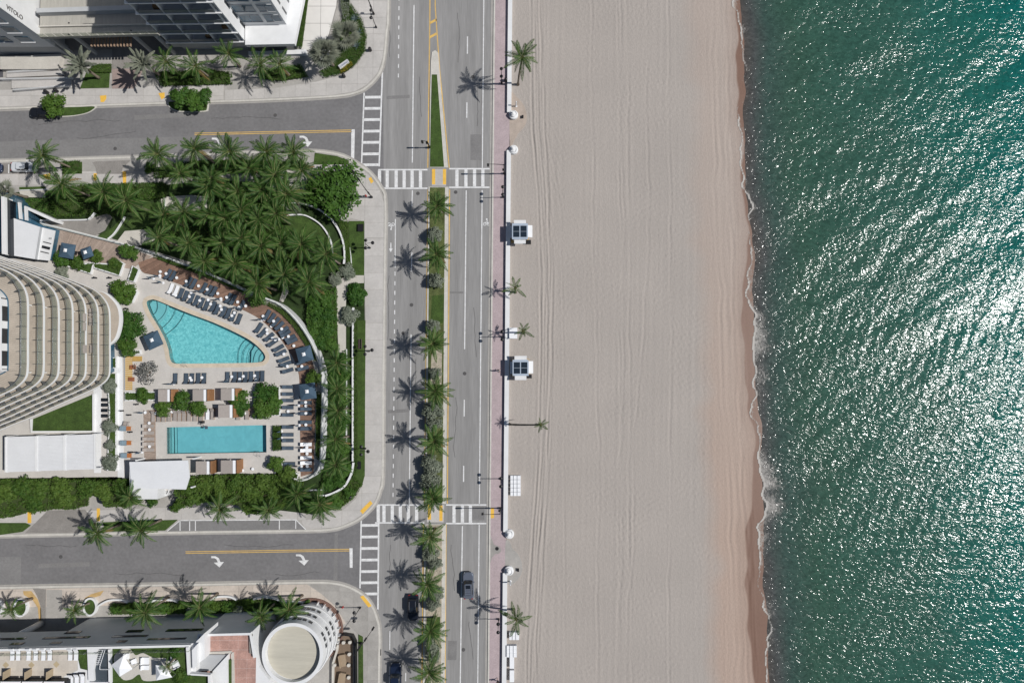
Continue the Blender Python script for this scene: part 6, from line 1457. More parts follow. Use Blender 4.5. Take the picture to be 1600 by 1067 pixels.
for k, (y, kd) in enumerate(((628.5, 'navy'), (638.5, 'navy'), (645.5, 'navy'), (659, 'navy'), (669, 'navy'), (693.5, 'white'), (703, 'white'), (714.5, 'white'), (722.5, 'white'), (733, 'navy'))):
    lounger(478.5, y, 0, kd, f'{ORD[k]} lounger from the north in the outer deck column, ' + ('navy' if kd == 'navy' else 'with white cover'), group='loungers in the outer deck column')
for k, (x, y) in enumerate(((274, 591), (291, 591), (300, 591), (310, 590.5), (319, 590.5), (355.6, 588.8), (367, 588.6), (375, 588.6), (384, 588.5), (392.5, 588), (402, 587.5), (410, 587))):
    lounger(x, y, 90, 'navy', f'{ORD[k]} navy lounger from the west in the row below the upper pool', group='navy loungers below the upper pool')
for k, y in enumerate((665, 675.5, 685, 693, 702)): lounger(232.5, y, 0, 'taupe', f'{ORD[k]} taupe lounger from the north at the west end of the lap pool', group='taupe loungers west of the lap pool')
for k, (x, y) in enumerate(((239.6, 650), (248, 650), (255.5, 650), (264.5, 649.5), (273.7, 648.5), (280.5, 649), (287.5, 649), (295.5, 649), (305, 649), (314, 649), (324.5, 646.5), (332, 646.5), (372, 647), (386, 646.5))):
    lounger(x, y, 270, 'white' if k == 10 else 'taupe', f'{ORD[k]} lounger from the west in the row above the lap pool', group='loungers above the lap pool')
tb = zz((230, 400), 9.975, [(205, 240), (295, 270), (200, 300), (460, 335), (610, 390), (800, 462), (935, 515), (838, 540), (1100, 580), (1238, 640), (1150, 662), (1410, 712), (1535, 775), (1430, 795), (685, 565), (658, 630), (950, 680), (820, 690), (1140, 775), (1158, 830), (1360, 880), (1320, 925), (445, 610), (990, 745)])
tb += zz((370, 460), 9.975, [(410, 335), (430, 385), (575, 412), (540, 490), (700, 532), (805, 650), (715, 668), (890, 795), (470, 548), (475, 603), (555, 680), (600, 700), (735, 925)])
tb += zz((330, 560), 8.4, [(1000, 98), (1190, 98), (1240, 570), (1243, 617), (1243, 715), (1243, 865), (1010, 690), (270, 235), (212, 295), (375, 268), (422, 230), (588, 280), (570, 222), (440, 715)])
tb += zz((320, 660), 8.4, [(1340, 322), (1342, 405), (1345, 570), (630, 605), (500, 625)]) + zz((190, 560), 9.975, [(815, 385), (1068, 297), (1088, 333), (1252, 292), (368, 838), (530, 850), (787, 825), (897, 815)]) + zz((180, 650), 9.975, [(530, 103), (535, 205), (535, 468)])
NT = ((14, 'on the straight brown deck', 0), (10, 'between the deck and the upper pool', 0), (13, 'along the curved deck', 1), (7, 'in the columns facing the sea', 1), (6, 'below the upper pool', 0), (1, 'by the lap pool cabana', 0), (5, 'at the south end of the terrace', 0), (8, 'above and left of the cabanas', 0), (3, 'between the taupe loungers', 1))
i0 = 0
for n_, where, ax_ in NT:
    sub = sorted(tb[i0:i0 + n_], key=lambda p: p[ax_]); i0 += n_
    for k, (x, y) in enumerate(sub): side_table(x, y, (f'{ORD[k]} small white side table from the ' + ('north ' if ax_ else 'west ') if n_ > 1 else 'single small white side table ') + where)
cp = zz((230, 400), 9.975, [(198, 322), (100, 350), (250, 415), (830, 555), (1150, 680), (1425, 810)]) + zz((370, 460), 9.975, [(395, 395), (660, 690)]) + zz((330, 560), 8.4, [(1000, 105), (230, 300), (1190, 505), (1150, 605), (1160, 712), (1160, 870)]) + zz((320, 660), 8.4, [(1330, 322), (1270, 570), (1010, 110), (1010, 200)]) + zz((190, 560), 9.975, [(815, 392), (365, 835)]) + zz((180, 650), 9.975, [(420, 555)])
for k, (x, y) in enumerate(sorted(cp, key=lambda p: p[1])): closed_parasol(x, y, f'{ORD[k]} folded navy parasol from the north among the pool loungers')
def open_parasol(px, py, size, rot, label, h=DZ):
    c = P(px, py, h + 2.6); t = thing('open_parasol', label, 'parasol', (c.x, c.y, h), R(rot), 'open square navy parasols'); s = size / 2
    MB().box((0, 0, .05), (.7, .7, .1)).build('base', M_BLACK, t); MB().tube([(0, 0, .1), (0, 0, 2.75)], .04, 8).build('pole', M_STEEL, t)
    v = [(-s, -s, 2.3), (s, -s, 2.3), (s, s, 2.3), (-s, s, 2.3), (0, 0, 2.85)]; w = [(a * .99, b * .99, z - .16) for a, b, z in v[:4]]
    for i in range(4):
        j = (i + 1) % 4; m_ = ((v[i][0] + v[j][0]) / 2 * .97, (v[i][1] + v[j][1]) / 2 * .97, 2.34)
        MB().add([v[i], m_, v[j], v[4], w[i], w[j]], [(0, 1, 3), (1, 2, 3), (4, 5, 2, 1, 0)]).build('canopy_panel', M_NAVYC, t)
    MB().add([(-.3, -.3, 2.82), (.3, -.3, 2.82), (.3, .3, 2.82), (-.3, .3, 2.82), (0, 0, 3.0)], [(0, 1, 4), (1, 2, 4), (2, 3, 4), (3, 0, 4)]).build('vent_cap', M_TOWEL, t)
open_parasol(238, 531, 2.7, 25, 'open navy parasol at the west side of the upper pool'); open_parasol(475, 553, 2.7, 15, 'open navy parasol on the curved deck east of the upper pool')
open_parasol(480, 611, 2.8, 8, 'open navy parasol on the deck beside the small round tree'); open_parasol(103, 391, 2.6, -10, 'open navy parasol on the grey boardwalk nearest the white roof'); open_parasol(134, 394, 1.9, 20, 'smaller open navy parasol on the grey boardwalk')
def armchair(px, py, rot, m, label, h=DZ, s=1.0, grp=None):
    c = P(px, py, h); t = thing('armchair', label, 'chair', (c.x, c.y, h), R(rot), grp, s)
    MB().box((0, 0, .3), (.7, .7, .2)).build('seat', m, t); MB().box((-.33, 0, .55), (.12, .7, .55)).build('backrest', m, t)
    for sy in (-.34, .34): MB().box((0, sy, .45), (.7, .1, .3)).build('armrest', m, t)
    for sx in (-.3, .3):
        for sy in (-.3, .3): MB().box((sx, sy, .1), (.06, .06, .2)).build('leg', M_BLACK, t)
M_BLUEG = mat('blue_grey_fabric', (.20, .27, .32), .85, .1, 3)
for k, (x, y, tx) in enumerate(((195.5, 668.5, 203), (196, 691, 203.5), (197, 710.5, 204))):
    armchair(x, y, 0, M_BLUEG, f'{ORD[k]} grey armchair from the north along the western terrace wall', s=1.15, grp='grey armchairs on the western terrace')
    c = P(tx, y, DZ); t = thing('timber_table', f'{ORD[k]} square orange timber table from the north beside the western armchairs', 'table', (c.x, c.y, DZ), 0, 'orange timber tables')
    MB().box((0, 0, .42), (.8, .75, .06)).build('table_top', mat('orange_wood', (.40, .15, .05), .6, .15, 2), t)
    for sx in (-.33, .33):
        for sy in (-.3, .3): MB().box((sx, sy, .2), (.06, .06, .4)).build('leg', M_WOOD, t)
armchair(199, 661, 80, M_TAUPE, 'single taupe chair at the head of the western armchairs', s=1.05)
for k, (x, y) in enumerate(((216, 631), (193, 641), (204.5, 647.5), (206.5, 674), (207, 705.5), (151, 434), (174, 434), (200, 482))):
    lab = ['by the long low planter', 'nearest the western wall, topmost', 'above the first grey armchair', 'below the first orange table', 'above the third orange table', 'below the long boardwalk planter', 'below the middle boardwalk planter', 'between the two big terrace trees'][k]
    c = P(x, y, DZ); t = thing('terrace_lamp', 'small black bollard lamp ' + lab, 'lamp', (c.x, c.y, DZ), 0, 'black bollard lamps on the pool terrace')
    MB().lathe([(.14, 0), (.12, .9), (.16, .92), (.1, 1.0)], n=10).build('post', M_BLACK, t)
# furniture on the southern roof
for k, x in enumerate((19.5, 28.6, 45, 56, 68, 78, 110, 119)): lounger(x, 1021, 270, 'white', f'{ORD[k]} white lounger from the west along the southern hotel roof edge', h=RT + .03, group='white loungers on the southern roof', s=1.0)
for k, (x, y) in enumerate(((111, 1062), (120, 1061), (129, 1060))): lounger(x, y, 270, 'white', f'{ORD[k]} white lounger from the west by the roof court near the bottom edge', h=RT + .03, group='white loungers by the roof court')
rb_ = thing('roof_bar', 'row of timber framed dark roof cabins at the bottom left corner', 'cabin')
for k in range(4):
    x0 = -34 + k * 34; q = PL([(x0, 1064), (x0 + 31, 1064), (x0 + 31, 1110), (x0, 1110)], RT + 2.2); MB().prism(q, RT + 2.0, RT + 2.2, bottom=True).build('roof', M_TOWEL, rb_)
    a, b = P(x0, 1052 if k < 4 else 1052, RT), P(x0 + 31, 1052, RT); MB().ribbon([q[0], q[0] + Vector((0, 1.2, 0))], .12, RT, RT + 1.6).build('partition', mat('tan_panel', (.36, .29, .20), .8, .1, 1), rb_)
    MB().prism([q[0] + Vector((0, -.3, 0)), q[1] + Vector((0, -.3, 0)), q[2], q[3]], RT, RT + 1.9).build('cabin_interior', M_DARK, rb_)
def shade_sail(pts, label):
    t = thing('shade_sail', label, 'shade sail', group='white shade sails in the roof garden'); q = [P(x, y, RT + h) for x, y, h in pts]; c = sum(q, Vector()) / len(q)
    mb = MB(); n = len(q)
    for i in range(n): mb.add([q[i], q[(i + 1) % n], c + Vector((0, 0, .7))], [(0, 1, 2)])
    mb.build('canopy', M_TOWEL, t)
    for p in q: MB().tube([(p.x, p.y, RT), p], .05, 6).build('post', M_STEEL, t)
shade_sail([(174, 1038, 2.2), (193, 1023, 2.2), (207, 1044, 2.2), (187, 1056, 2.2)], 'white pyramid shade canopy in the roof garden beside the dark court')
shade_sail([(243, 1038, 2.2), (258, 1040, 2.2), (269, 1057, 2.2), (244, 1062, 2.2)], 'white pyramid shade canopy in the roof garden beside the small palm')
for k, (x, y, w, d) in enumerate(((200, 1023, .7, .9), (212, 1031, .6, .8), (229, 1030, 1.1, 1.1), (229, 1040.5, 1.1, .7), (271, 1026, .8, .6), (276, 1036, 1.0, 1.0))):
    c = P(x, y, RT); t = thing('daybed', f'{ORD[k]} white cushioned seat from the west in the roof garden', 'seat', (c.x, c.y, RT + .09), R(k * 23 if k not in (2, 3) else 0), 'white seats in the roof garden')
    MB().box((0, 0, .2), (w, d, .25)).build('seat', M_TOWEL, t); MB().box((-w / 2, 0, .4), (.1, d, .5)).build('backrest', M_TOWEL, t)
bush(283, 1058, 14, 'olive', 'reddish brown shrub in the roof garden', h=RT + 1, gz=RT); bush(272, 1020, 9, 'bush', 'small shrub at the roof garden parapet', h=RT + .7, gz=RT)
for k, (x, y) in enumerate(((538, 1001), (548, 1000.5), (547, 1019), (546, 1036), (524, 1036), (546, 1055), (524, 1068))):
    c = P(x, y, .3); t = thing('cafe_stool', f'{ORD[k]} cream cafe seat on the brown terrace, counted from the drum side', 'chair', (c.x, c.y, .3), 0, 'cream cafe seats on the brown terrace')
    MB().lathe([(.12, 0), (.28, .3), (.32, .5), (.3, .75), (.05, .78)], n=12).build('seat', M_CREAM, t); MB().lathe([(.2, 0), (.18, .06)], n=10).build('foot', M_BLACK, t)
for k, (x, y) in enumerate(((536, 1030), (535, 1058))):
    c = P(x, y, .3); t = thing('cafe_sofa', ('upper' if k == 0 else 'lower') + ' curved tan sofa on the brown cafe terrace', 'sofa', (c.x, c.y, .3), R(10 - 20 * k), 'tan sofas on the cafe terrace')
    MB().box((.1, 0, .25), (1.0, 2.0, .4)).build('seat', mat('tan_fabric', (.30, .23, .16), .85, .1, 2), t); MB().box((-.45, 0, .55), (.2, 2.1, .7)).build('backrest', MATS['tan_fabric'], t); MB().box((.1, 1.05, .45), (1.0, .15, .5)).build('armrest', MATS['tan_fabric'], t)

# ================================================================== street furniture
def lamp(px, py, label, h=4.7, twin=1.4, rot=90, third=False, gz=.14):
    c = P(px, py, gz); t = thing('street_lamp', label, 'street lamp', (c.x, c.y, gz), R(rot), 'black twin street lamps')
    MB().lathe([(.19, 0), (.16, .5), (.09, .6)], n=10).build('base', M_BLACK, t); MB().tube([(0, 0, .5), (0, 0, h)], [.075, .055], 8).build('pole', M_BLACK, t)
    MB().tube([(-twin / 2, 0, h - .05), (-twin / 4, 0, h + .12), (0, 0, h + .05), (twin / 4, 0, h + .12), (twin / 2, 0, h - .05)], .04, 6).build('arm', M_BLACK, t)
    for s in (-1, 1): MB().lathe([(.06, -.32), (.20, -.28), (.30, -.08), (.30, 0), (.05, .12)], (s * twin / 2, 0, h - .12), 14).build('lamp_head', M_BLACK, t)
    if third:
        MB().tube([(0, 0, h + .4), (0, -1.5, h + 1.2)], .035, 6).build('long_arm', M_BLACK, t); MB().lathe([(.1, -.1), (.32, -.05), (.3, .05), (.05, .12)], (0, -1.5, h + 1.15), 12).build('lamp_head', M_BLACK, t)
lamp(784, 130, 'twin lamp on the promenade near the tallest beach palm', gz=.13); lamp(786, 308, 'twin lamp on the promenade just above the upper kiosk', gz=.13)
lamp(785, 526, 'twin lamp on the promenade beside the white box and sparse palm', gz=.13); lamp(783, 747, 'twin lamp on the promenade beside the stacked white chairs', gz=.13)
lamp(779, 966, 'twin lamp on the promenade near the bottom palm', gz=.13)
lamp(578, 387, 'twin lamp on the pavement beside the upper avenue lawn', h=3.8, third=True); lamp(577, 548, 'twin lamp on the pavement by the dark bench', h=3.8, third=True); lamp(571, 700, 'twin lamp on the pavement by the south garden corner', h=3.8, third=True)
lamp(563, 948, 'twin lamp on the lower street corner', h=5.0); lamp(588, 43, 'twin lamp on the upper street corner', h=5.0)
def signal(px, py, rot, arm, label, h=5.6, gz=.14):
    c = P(px, py, gz); t = thing('traffic_signal', label, 'traffic signal', (c.x, c.y, gz), R(rot), 'black mast arm traffic signals')
    MB().lathe([(.22, 0), (.2, .6), (.12, .7)], n=10).build('base', M_BLACK, t); MB().tube([(0, 0, .6), (0, 0, h)], [.11, .08], 8).build('pole', M_BLACK, t)
    MB().tube([(0, 0, h - .3), (arm * .5, 0, h + .05), (arm, 0, h + .1)], [.07, .055, .04], 6).build('mast_arm', M_BLACK, t)
    for k in ((.95,) if arm < 4 else (.55, .95)):
        hd = MB().box((arm * k, 0, h - .45), (.35, .3, 1.0)).build('signal_head', M_BLACK, t)
        for j in range(3): MB().lathe([(.1, 0), (.1, .06)], (arm * k, 0, h - .12 - .32 * j), 8).build('visor', M_BLACK, hd)
    MB().box((.2, 0, 2.4), (.3, .3, .5)).build('pedestrian_signal', M_BLACK, t)
signal(788, 271, 180, 3.0, 'mast arm traffic signal on the promenade at the upper crosswalk'); signal(782, 793, 180, 3.2, 'mast arm traffic signal on the promenade at the lower crosswalk')
signal(581, 308, 125, 4.2, 'mast arm traffic signal on the garden corner under the broadleaf tree'); signal(565, 1003, 55, 5.6, 'mast arm traffic signal on the pavement by the cafe terrace'); signal(584, 22, 115, 4.5, 'mast arm traffic signal near the top picture edge'); signal(671, 230, 180, 1.0, 'short traffic signal post on the grass tip of the median', 3.4, .2)
def bin_(px, py, label, gz=.13):
    c = P(px, py, gz); t = thing('litter_bin', label, 'bin', (c.x, c.y, gz), 0, 'round black litter bins')
    MB().lathe([(.27, 0), (.3, .1), (.3, .85), (.26, .9)], n=14).build('body', M_BLACK, t); MB().lathe([(.3, .9), (.26, 1.0), (.1, 1.08)], n=14).build('lid', M_BLACK, t)
bin_(790.5, 126, 'litter bin against the wall by the tallest beach palm'); bin_(549, 775, 'litter bin on the pavement at the south garden corner'); bin_(579, 79, 'litter bin on the upper street corner'); bin_(538, 120, 'litter bin on the pavement below the white corner sign'); bin_(75, 145, 'litter bin left of the pair by the wheelchair ramp'); bin_(90, 143, 'litter bin right of the pair by the wheelchair ramp'); bin_(791, 957, 'litter bin beside the beach wall under the bottom palm')
def hydrant(px, py, label):
    c = P(px, py, .15); t = thing('fire_hydrant', label, 'hydrant', (c.x, c.y, .15)); m = mat('hydrant_red', (.35, .03, .03), .5, .1, 3)
    MB().lathe([(.16, 0), (.11, .08), (.11, .5), (.15, .55), (.1, .7), (.03, .78)], n=12).build('barrel', m, t); MB().tube([(-.2, 0, .42), (.2, 0, .42)], .06, 8).build('outlet', m, t)
hydrant(536, 947, 'red fire hydrant on the lower street corner pavement'); hydrant(572, 306, 'red fire hydrant under the signal on the garden corner')
def bench(px, py, rot, label):
    c = P(px, py, .15); t = thing('park_bench', label, 'bench', (c.x, c.y, .15), R(rot)); m = mat('dark_slats', (.09, .065, .06), .7, .2, 2)
    for k in range(5): MB().box((-.2 + .11 * k, 0, .45), (.09, 1.8, .04)).build('slat', m, t)
    for k in range(3): MB().box((-.3, 0, .58 + .13 * k), (.04, 1.8, .1)).build('back_slat', m, t)
    for s in (-.75, .75): MB().box((0, s, .22), (.5, .06, .44)).build('leg', M_BLACK, t)
bench(563.5, 537, 180, 'dark slatted bench in the recess beside the avenue pavement')
for (x, y, lab) in ((564, 356, 'dark utility cover in the lawn beside the upper pavement'), (560, 726, 'dark utility box in the lawn at the south garden corner')):
    c = P(x, y, .2); o = MB().box((c.x, c.y, .3), (.95, 1.3, .5)).box((c.x, c.y, .56), (1.05, 1.4, .04)).build('utility_box', M_BLACK); tag(o, lab, 'utility box')
for (x, y, lab) in ((590, 1018, 'dark storm drain grate in the kerb near the bottom'),):
    c = P(x, y + 0, .02); o = MB().box((c.x + .45, c.y, .03), (.35, 1.1, .04)).build('drain_grate', M_BLACK); tag(o, lab, 'drain')

# ================================================================== beach things
def kiosk(px, py, label):
    c = P(px, py, 2.7); t = thing('beach_kiosk', label, 'kiosk', (c.x, c.y, .02), 0, 'white beach kiosks with open flaps'); w = 2.9
    MB().prism([(-w / 2 + .2, -w / 2 + .2), (w / 2 - .2, -w / 2 + .2), (w / 2 - .2, w / 2 - .2), (-w / 2 + .2, w / 2 - .2)], 0, 2.45).build('hut_wall', M_WHITE, t)
    rf = MB().prism([(-w / 2, -w / 2), (w / 2, -w / 2), (w / 2, w / 2), (-w / 2, w / 2)], 2.45, 2.68, bottom=True).build('roof', mat('kiosk_roof', (.36, .42, .50), .6, .08, 1), t)
    m = mat('solar_glass', (.012, .022, .035), .35, .3, 3)
    for sx in (-.66, .66):
        for sy in (-.53, .53): MB().box((sx, sy - .03, 2.71), (1.1, 1.0, .05)).build('solar_panel', m, rf)
    MB().box((0, w / 2 + .28, 2.2), (2.2, .85, .06), rx=R(14)).build('flap', M_WHITE, t); MB().box((0, -w / 2 - .32, 2.2), (2.1, .9, .06), rx=R(-14)).build('flap', M_WHITE, t); MB().box((w / 2 + .35, .1, 2.2), (.95, 2.2, .06), ry=R(14)).build('flap', M_WHITE, t)
    MB().box((-w / 2 - .1, 0, 2.2), (.7, 2.2, .06), ry=R(-14)).build('flap', M_WHITE, t)
    MB().box((w / 2 + .2, -w / 2 - .1, .4), (.8, .7, .8)).build('cool_box', M_BLACK, t)
    MB().box((0, 0, .06), (w + .3, w + .3, .12)).build('floor_platform', M_WOODY, t)
kiosk(812.5, 361, 'upper white beach kiosk with solar panels'); kiosk(813.5, 574, 'lower white beach kiosk with solar panels')
def chair_stack(px, py, w, d, label, hh=.95):
    c = P(px, py, hh); t = thing('beach_chair_stack', label, 'chair stack', (c.x, c.y, .02), 0, 'stacks of white beach chairs')
    n = 4
    for k in range(n): MB().box((0, 0, .12 + k * hh / n), (w, d, hh / n - .09)).build('stacked_chair', M_TOWEL, t)
    MB().box((-w * .18, 0, hh + .03), (.04, d, .05)).box((w * .18, 0, hh + .03), (.04, d, .05)).build('strap', M_GREYW, t)
    for sx in (-.42, .42):
        for sy in (-.4, .4): MB().box((sx * w, sy * d, .06), (.06, .06, .12)).build('leg', M_TOWEL, t)
for k in range(5): chair_stack(805.5, 745.5 + 6.4 * k, 1.85, .68, f'{ORD[k]} white chair stack from the north in the row by the twin lamp')
for k in range(2): chair_stack(803.5, 990 + 6 * k, 1.75, .66, ('upper' if k == 0 else 'lower') + ' white chair stack half under the bottom palm')
for k in range(3): chair_stack(799.5, 1011 + 6 * k, 1.8, .66, f'{ORD[k]} white chair stack from the north just below the bottom palm')
for k, y in enumerate((1034, 1055)):
    c = P(799, y, .8); t = thing('storage_bench', ('upper' if k == 0 else 'lower') + ' long white storage box against the beach wall at the bottom', 'storage box', (c.x, c.y, .02), 0, 'long white storage boxes')
    MB().box((.1, 0, .42), (.75, 2.0, .8)).build('box_body', M_TOWEL, t); MB().box((.1, 0, .86), (.8, 2.05, .06)).build('lid', M_TOWEL, t)
c = P(802, 520, 1.1); t = thing('equipment_box', 'white box standing on the sand between wall and sparse palm', 'storage box', (c.x, c.y, .02))
MB().box((0, 0, .5), (1.4, 1.9, 1.0)).build('box_body', M_TOWEL, t); MB().box((0, 0, 1.04), (1.46, 1.96, .07)).build('lid', M_TOWEL, t)
for (x, y, lab) in ((806.5, 166, 'white beach shower post beside the upper spiral pillar'), (797.5, 907, 'white beach shower post beside the lower paved path')):
    c = P(x, y, .1); t = thing('beach_shower', lab, 'shower', (c.x, c.y, .1)); MB().lathe([(.22, 0), (.2, .1), (.11, .15), (.11, 2.2), (.05, 2.3)], n=12).build('post', M_TOWEL, t); MB().tube([(0, 0, 2.1), (.25, 0, 2.2), (.35, 0, 2.05)], .03, 6).build('shower_head', M_STEEL, t); MB().lathe([(.5, 0), (.5, .03)], n=16).build('foot_pad', M_CONC2, t)
for (x, y, lab) in ((816.5, 183, 'dark foot tap box on the sandy path by the upper pillars'), (809.5, 889, 'dark foot tap box on the paved path by the lower pillars')):
    c = P(x, y, .14); o = MB().box((c.x, c.y, .3), (.3, .5, .35)).box((c.x, c.y, .49), (.36, .56, .03)).build('tap_box', M_BLACK); tag(o, lab, 'tap box')

# ================================================================== vehicles
def ring_(L, W, fr, rr, n=8, ex=1.0):
    """car outline in plan: x forward; rounded nose and tail"""
    pts = []
    for sx, sy, a0, r in ((1, 1, 90, fr), (-1, 1, 180, rr), (-1, -1, 270, rr), (1, -1, 0, fr)):
        pass
    def corner(cx, cy, r, a0):
        return [(cx + r * math.cos(R(a0 + 90 * k / n)), cy + r * math.sin(R(a0 + 90 * k / n))) for k in range(n + 1)]
    return corner(L / 2 - fr, W / 2 - fr, fr, 0) + corner(-L / 2 + rr, W / 2 - rr, rr, 90) + corner(-L / 2 + rr, -W / 2 + rr, rr, 180) + corner(L / 2 - fr, -W / 2 + fr, fr, 270)
def stack(rings):
    mb = MB(); n = len(rings[0][0]); vs = []; fs = []
    for pts, z, *zz_ in rings:
        for (x, y) in pts: vs.append((x, y, z + (zz_[0] * x if zz_ else 0)))
    for i in range(len(rings) - 1):
        for k in range(n): fs.append((i * n + k, i * n + (k + 1) % n, (i + 1) * n + (k + 1) % n, (i + 1) * n + k))
    fs += [tuple(reversed(range(n))), tuple((len(rings) - 1) * n + k for k in range(n))]
    return mb.add(vs, fs)
def shift(p, dx): return [(a + dx, b) for a, b in p]
def car(px, py, rot, paint, label, L=4.8, W=1.95, Hh=1.72, kind='suv', gz=.015, roof=None):
    c = P(px, py, Hh * .6); t = thing('pickup_truck' if kind == 'truck' else 'car', label, 'truck' if kind == 'truck' else 'car', (c.x, c.y, gz), R(rot))
    fr, rr = .62, .42
    body = [(ring_(L - .15, W - .12, fr, rr), .28), (ring_(L, W, fr, rr), .48), (ring_(L, W, fr, rr), .72), (ring_(L - .12, W - .10, fr, rr), .90), (ring_(L - .35, W - .26, fr, rr), 1.0, -.012)]
    stack(body).build('body', paint, t, False)
    clen, cx = (.60 * L, -.085 * L) if kind == 'suv' else ((.5 * L, -.04 * L) if kind == 'car' else (.36 * L, .02 * L))
    lo = shift(ring_(clen, W - .30, .35, .35), cx); up = shift(ring_(clen * (.70 if kind != 'suv' else .76), W - .62, .3, .25), cx - (.03 * L if kind == 'suv' else .02 * L))
    stack([(lo, .98), (up, Hh - .05)]).build('glasshouse', M_GLASSD, t)
    up2 = [(a, b) for a, b in up]; stack([(up2, Hh - .06), (shift(ring_(clen * (.66 if kind != 'suv' else .72), W - .74, .3, .25), cx - (.03 * L if kind == 'suv' else .02 * L)), Hh)]).build('roof', roof or paint, t)
    ux = [a for a, b in up]; lx = [a for a, b in lo]; wy = W / 2
    for s in (-1, 1):   # pillars
        for (xa, xb) in ((max(lx) - .28, max(ux) - .2), (min(lx) + .25, min(ux) + .2), (cx - .1, cx - .1)):
            MB().tube([(xa, s * (wy - .17), .98), (xb, s * (wy - .33), Hh - .06)], .04, 5).build('pillar', paint, t)
        MB().box((max(lx) - .35, s * (wy + .08), 1.05), (.14, .24, .14)).build('mirror', paint, t)
        MB().box((L / 2 - .22, s * (W / 2 - .42), .76), (.24, .36, .12), rz=R(-22 * s)).build('headlight', mat('lamp_lens', (.6, .62, .65), .1, .05, 2), t)
        MB().box((-L / 2 + .08, s * (W / 2 - .32), .86), (.16, .32, .14)).build('tail_light', mat('tail_lens', (.28, .015, .015), .2, .05, 2), t)
        for x in (L * .31, -L * .30):
            wh = MB().tube([(x, s * (wy - .24), .34), (x, s * (wy - .01), .34)], .34, 16).build('tyre', mat('tyre_rubber', (.018, .018, .018), .9, .1, 2), t)
            MB().tube([(x, s * (wy - .02), .34), (x, s * (wy + .005), .34)], .21, 12).build('rim', M_STEEL, wh)
        if kind == 'suv': MB().tube([(min(ux) + .25, s * (wy - .42), Hh + .03), (max(ux) - .4, s * (wy - .42), Hh + .03)], .03, 5).build('roof_rail', M_STEEL, t)
    if kind == 'suv':
        MB().box((max(ux) - .55, 0, Hh + .006), (.62, .85, .02)).build('sunroof', M_GLASSD, t)
        for k in range(3): MB().box((max(ux) - 1.15 - .42 * k, 0, Hh + .005), (.05, .95, .02)).build('roof_bar', M_BLACK, t)
    if kind == 'truck':
        MB().box((-L * .31, 0, 1.02), (L * .34, W - .35, .06)).build('cargo_bed', M_BLACK, t)
        for s in (-1, 1): MB().box((-L * .31, s * (W / 2 - .16), 1.06), (L * .36, .12, .14)).build('bed_side', paint, t)
    MB().box((L / 2 - .02, 0, .55), (.06, .9, .22)).build('grille', M_BLACK, t)
    return t
def paint(name, c, met=.5): return mat(name, c, .28, .04, 1.0, metal=met, spec=.6)
car(731.5, 914.5, 91, paint('graphite_paint', (.15, .17, .215), .35), 'dark grey sport utility car driving north on the avenue', 4.75, 1.95, 1.75)
car(645, 949, 270, paint('black_paint', (.010, .013, .022), .2), 'black car in the palm shade beside the median', 4.6, 1.95, 1.7)
car(617.5, 1062, 90, paint('navy_paint', (.012, .020, .045), .2), 'dark pickup truck cut off by the bottom picture edge', 5.8, 2.05, 1.95, 'truck')
car(38, 260.5, 0, paint('silver_paint', (.62, .64, .67), .1), 'white car parked on the bay under the leaning palm', 4.75, 1.85, 1.45, 'car', gz=.16)
car(-16, 262, 0, paint('blue_paint', (.03, .045, .09), .3), 'dark blue car cut off by the left picture edge', 4.75, 1.85, 1.45, 'car', gz=.16)
car(66, 175, 180, paint('black_paint2', (.012, .014, .020), .2), 'dark car parked under the loose green street tree', 4.8, 1.9, 1.55, 'car')

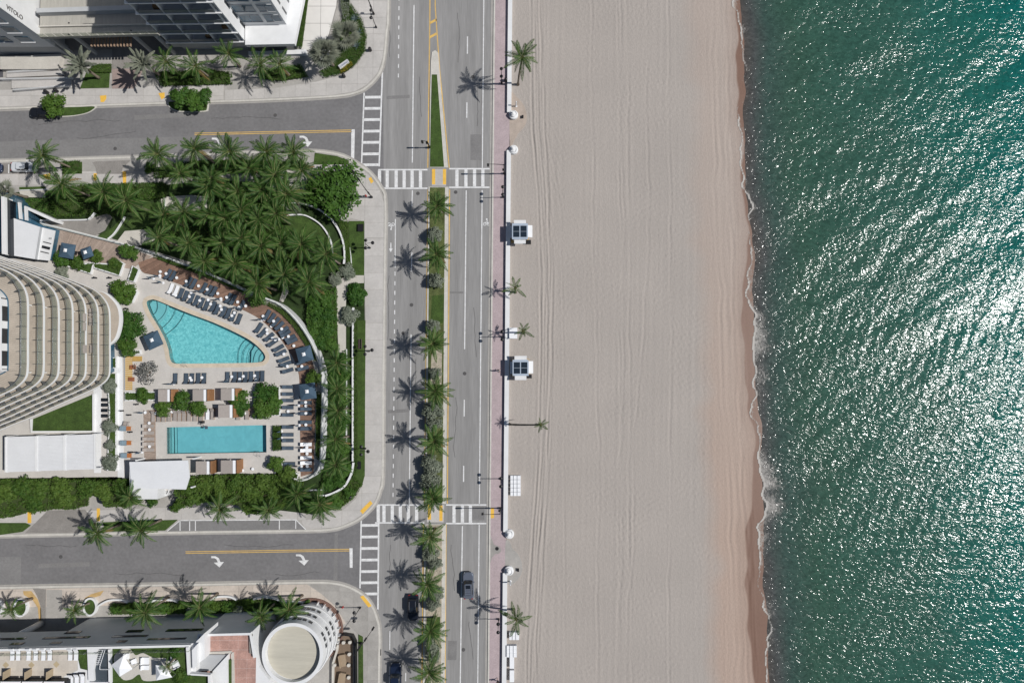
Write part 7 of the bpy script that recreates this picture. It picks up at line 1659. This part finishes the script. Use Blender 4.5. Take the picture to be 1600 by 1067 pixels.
# ================================================================== people
def person(px, py, rot, shirt, trousers, skin, hair, label, gz=.135):
    c = P(px, py, gz); t = thing('person', label, 'person', (c.x, c.y, gz), R(rot))
    def skinned(name, verts, edges, rad, m, parent):
        me = bpy.data.meshes.new(name); me.from_pydata(verts, edges, []); me.update(); o = link(me, name, parent)
        md = o.modifiers.new('skin', 'SKIN'); md.use_smooth_shade = True
        for i, r_ in enumerate(rad): sv = me.skin_vertices[0].data[i]; sv.radius = r_ if isinstance(r_, tuple) else (r_, r_)
        me.skin_vertices[0].data[0].use_root = True
        o.modifiers.new('sub', 'SUBSURF').levels = 1; o.modifiers['sub'].render_levels = 2; me.materials.append(m); return o
    v = [(0, 0, .95), (.01, 0, 1.15), (.02, 0, 1.38), (.03, 0, 1.50), (.05, 0, 1.60), (.06, 0, 1.72),
         (.0, .19, 1.42), (-.10, .25, 1.16), (.06, .27, .93), (.11, .27, .84), (.0, -.19, 1.42), (.08, -.25, 1.16), (.26, -.24, .98), (.33, -.23, .92),
         (.0, .10, .90), (.18, .10, .50), (.12, .10, .10), (.28, .10, .05), (.0, -.10, .90), (-.10, -.10, .50), (-.33, -.10, .14), (-.22, -.10, .05)]
    e = [(0, 1), (1, 2), (2, 3), (3, 4), (4, 5), (2, 6), (6, 7), (7, 8), (8, 9), (2, 10), (10, 11), (11, 12), (12, 13), (0, 14), (14, 15), (15, 16), (16, 17), (0, 18), (18, 19), (19, 20), (20, 21)]
    r_ = [(.13, .16), (.12, .14), (.11, .16), .055, .085, .085, .06, .045, .035, .04, .06, .045, .035, .04, .085, .06, .045, .04, .085, .06, .045, .04]
    skinned('body', v, e, r_, skin, t)
    skinned('shirt', [v[0], v[1], v[2], v[6], v[7], v[10], v[11]], [(0, 1), (1, 2), (2, 3), (3, 4), (2, 5), (5, 6)], [(.15, .18), (.14, .165), (.13, .175), .075, .06, .075, .06], shirt, t)
    skinned('trousers', [v[0], v[14], v[15], v[18], v[19]], [(0, 1), (1, 2), (0, 3), (3, 4)], [(.15, .175), .10, .078, .10, .078], trousers, t)
    MB().lathe([(.10, -.03), (.115, .03), (.10, .09), (.03, .125)], (.045, 0, 1.69), 12).build('hair', hair, t, True)
M_SKIN = mat('skin', (.42, .26, .18), .6, .05, 3); M_HAIR = mat('hair_dark', (.03, .02, .015), .6, .1, 4)
person(779.5, 578.5, 95, mat('pale_shirt', (.62, .62, .64), .8, .05, 3), mat('grey_shorts', (.12, .12, .14), .8, .05, 3), M_SKIN, M_HAIR, 'person in a pale top walking on the promenade by the lower kiosk')
person(778, 1060.5, 265, mat('black_shirt', (.02, .02, .024), .8, .05, 3), MATS['grey_shorts'], M_SKIN, M_HAIR, 'person in dark clothes on the promenade near the bottom edge')
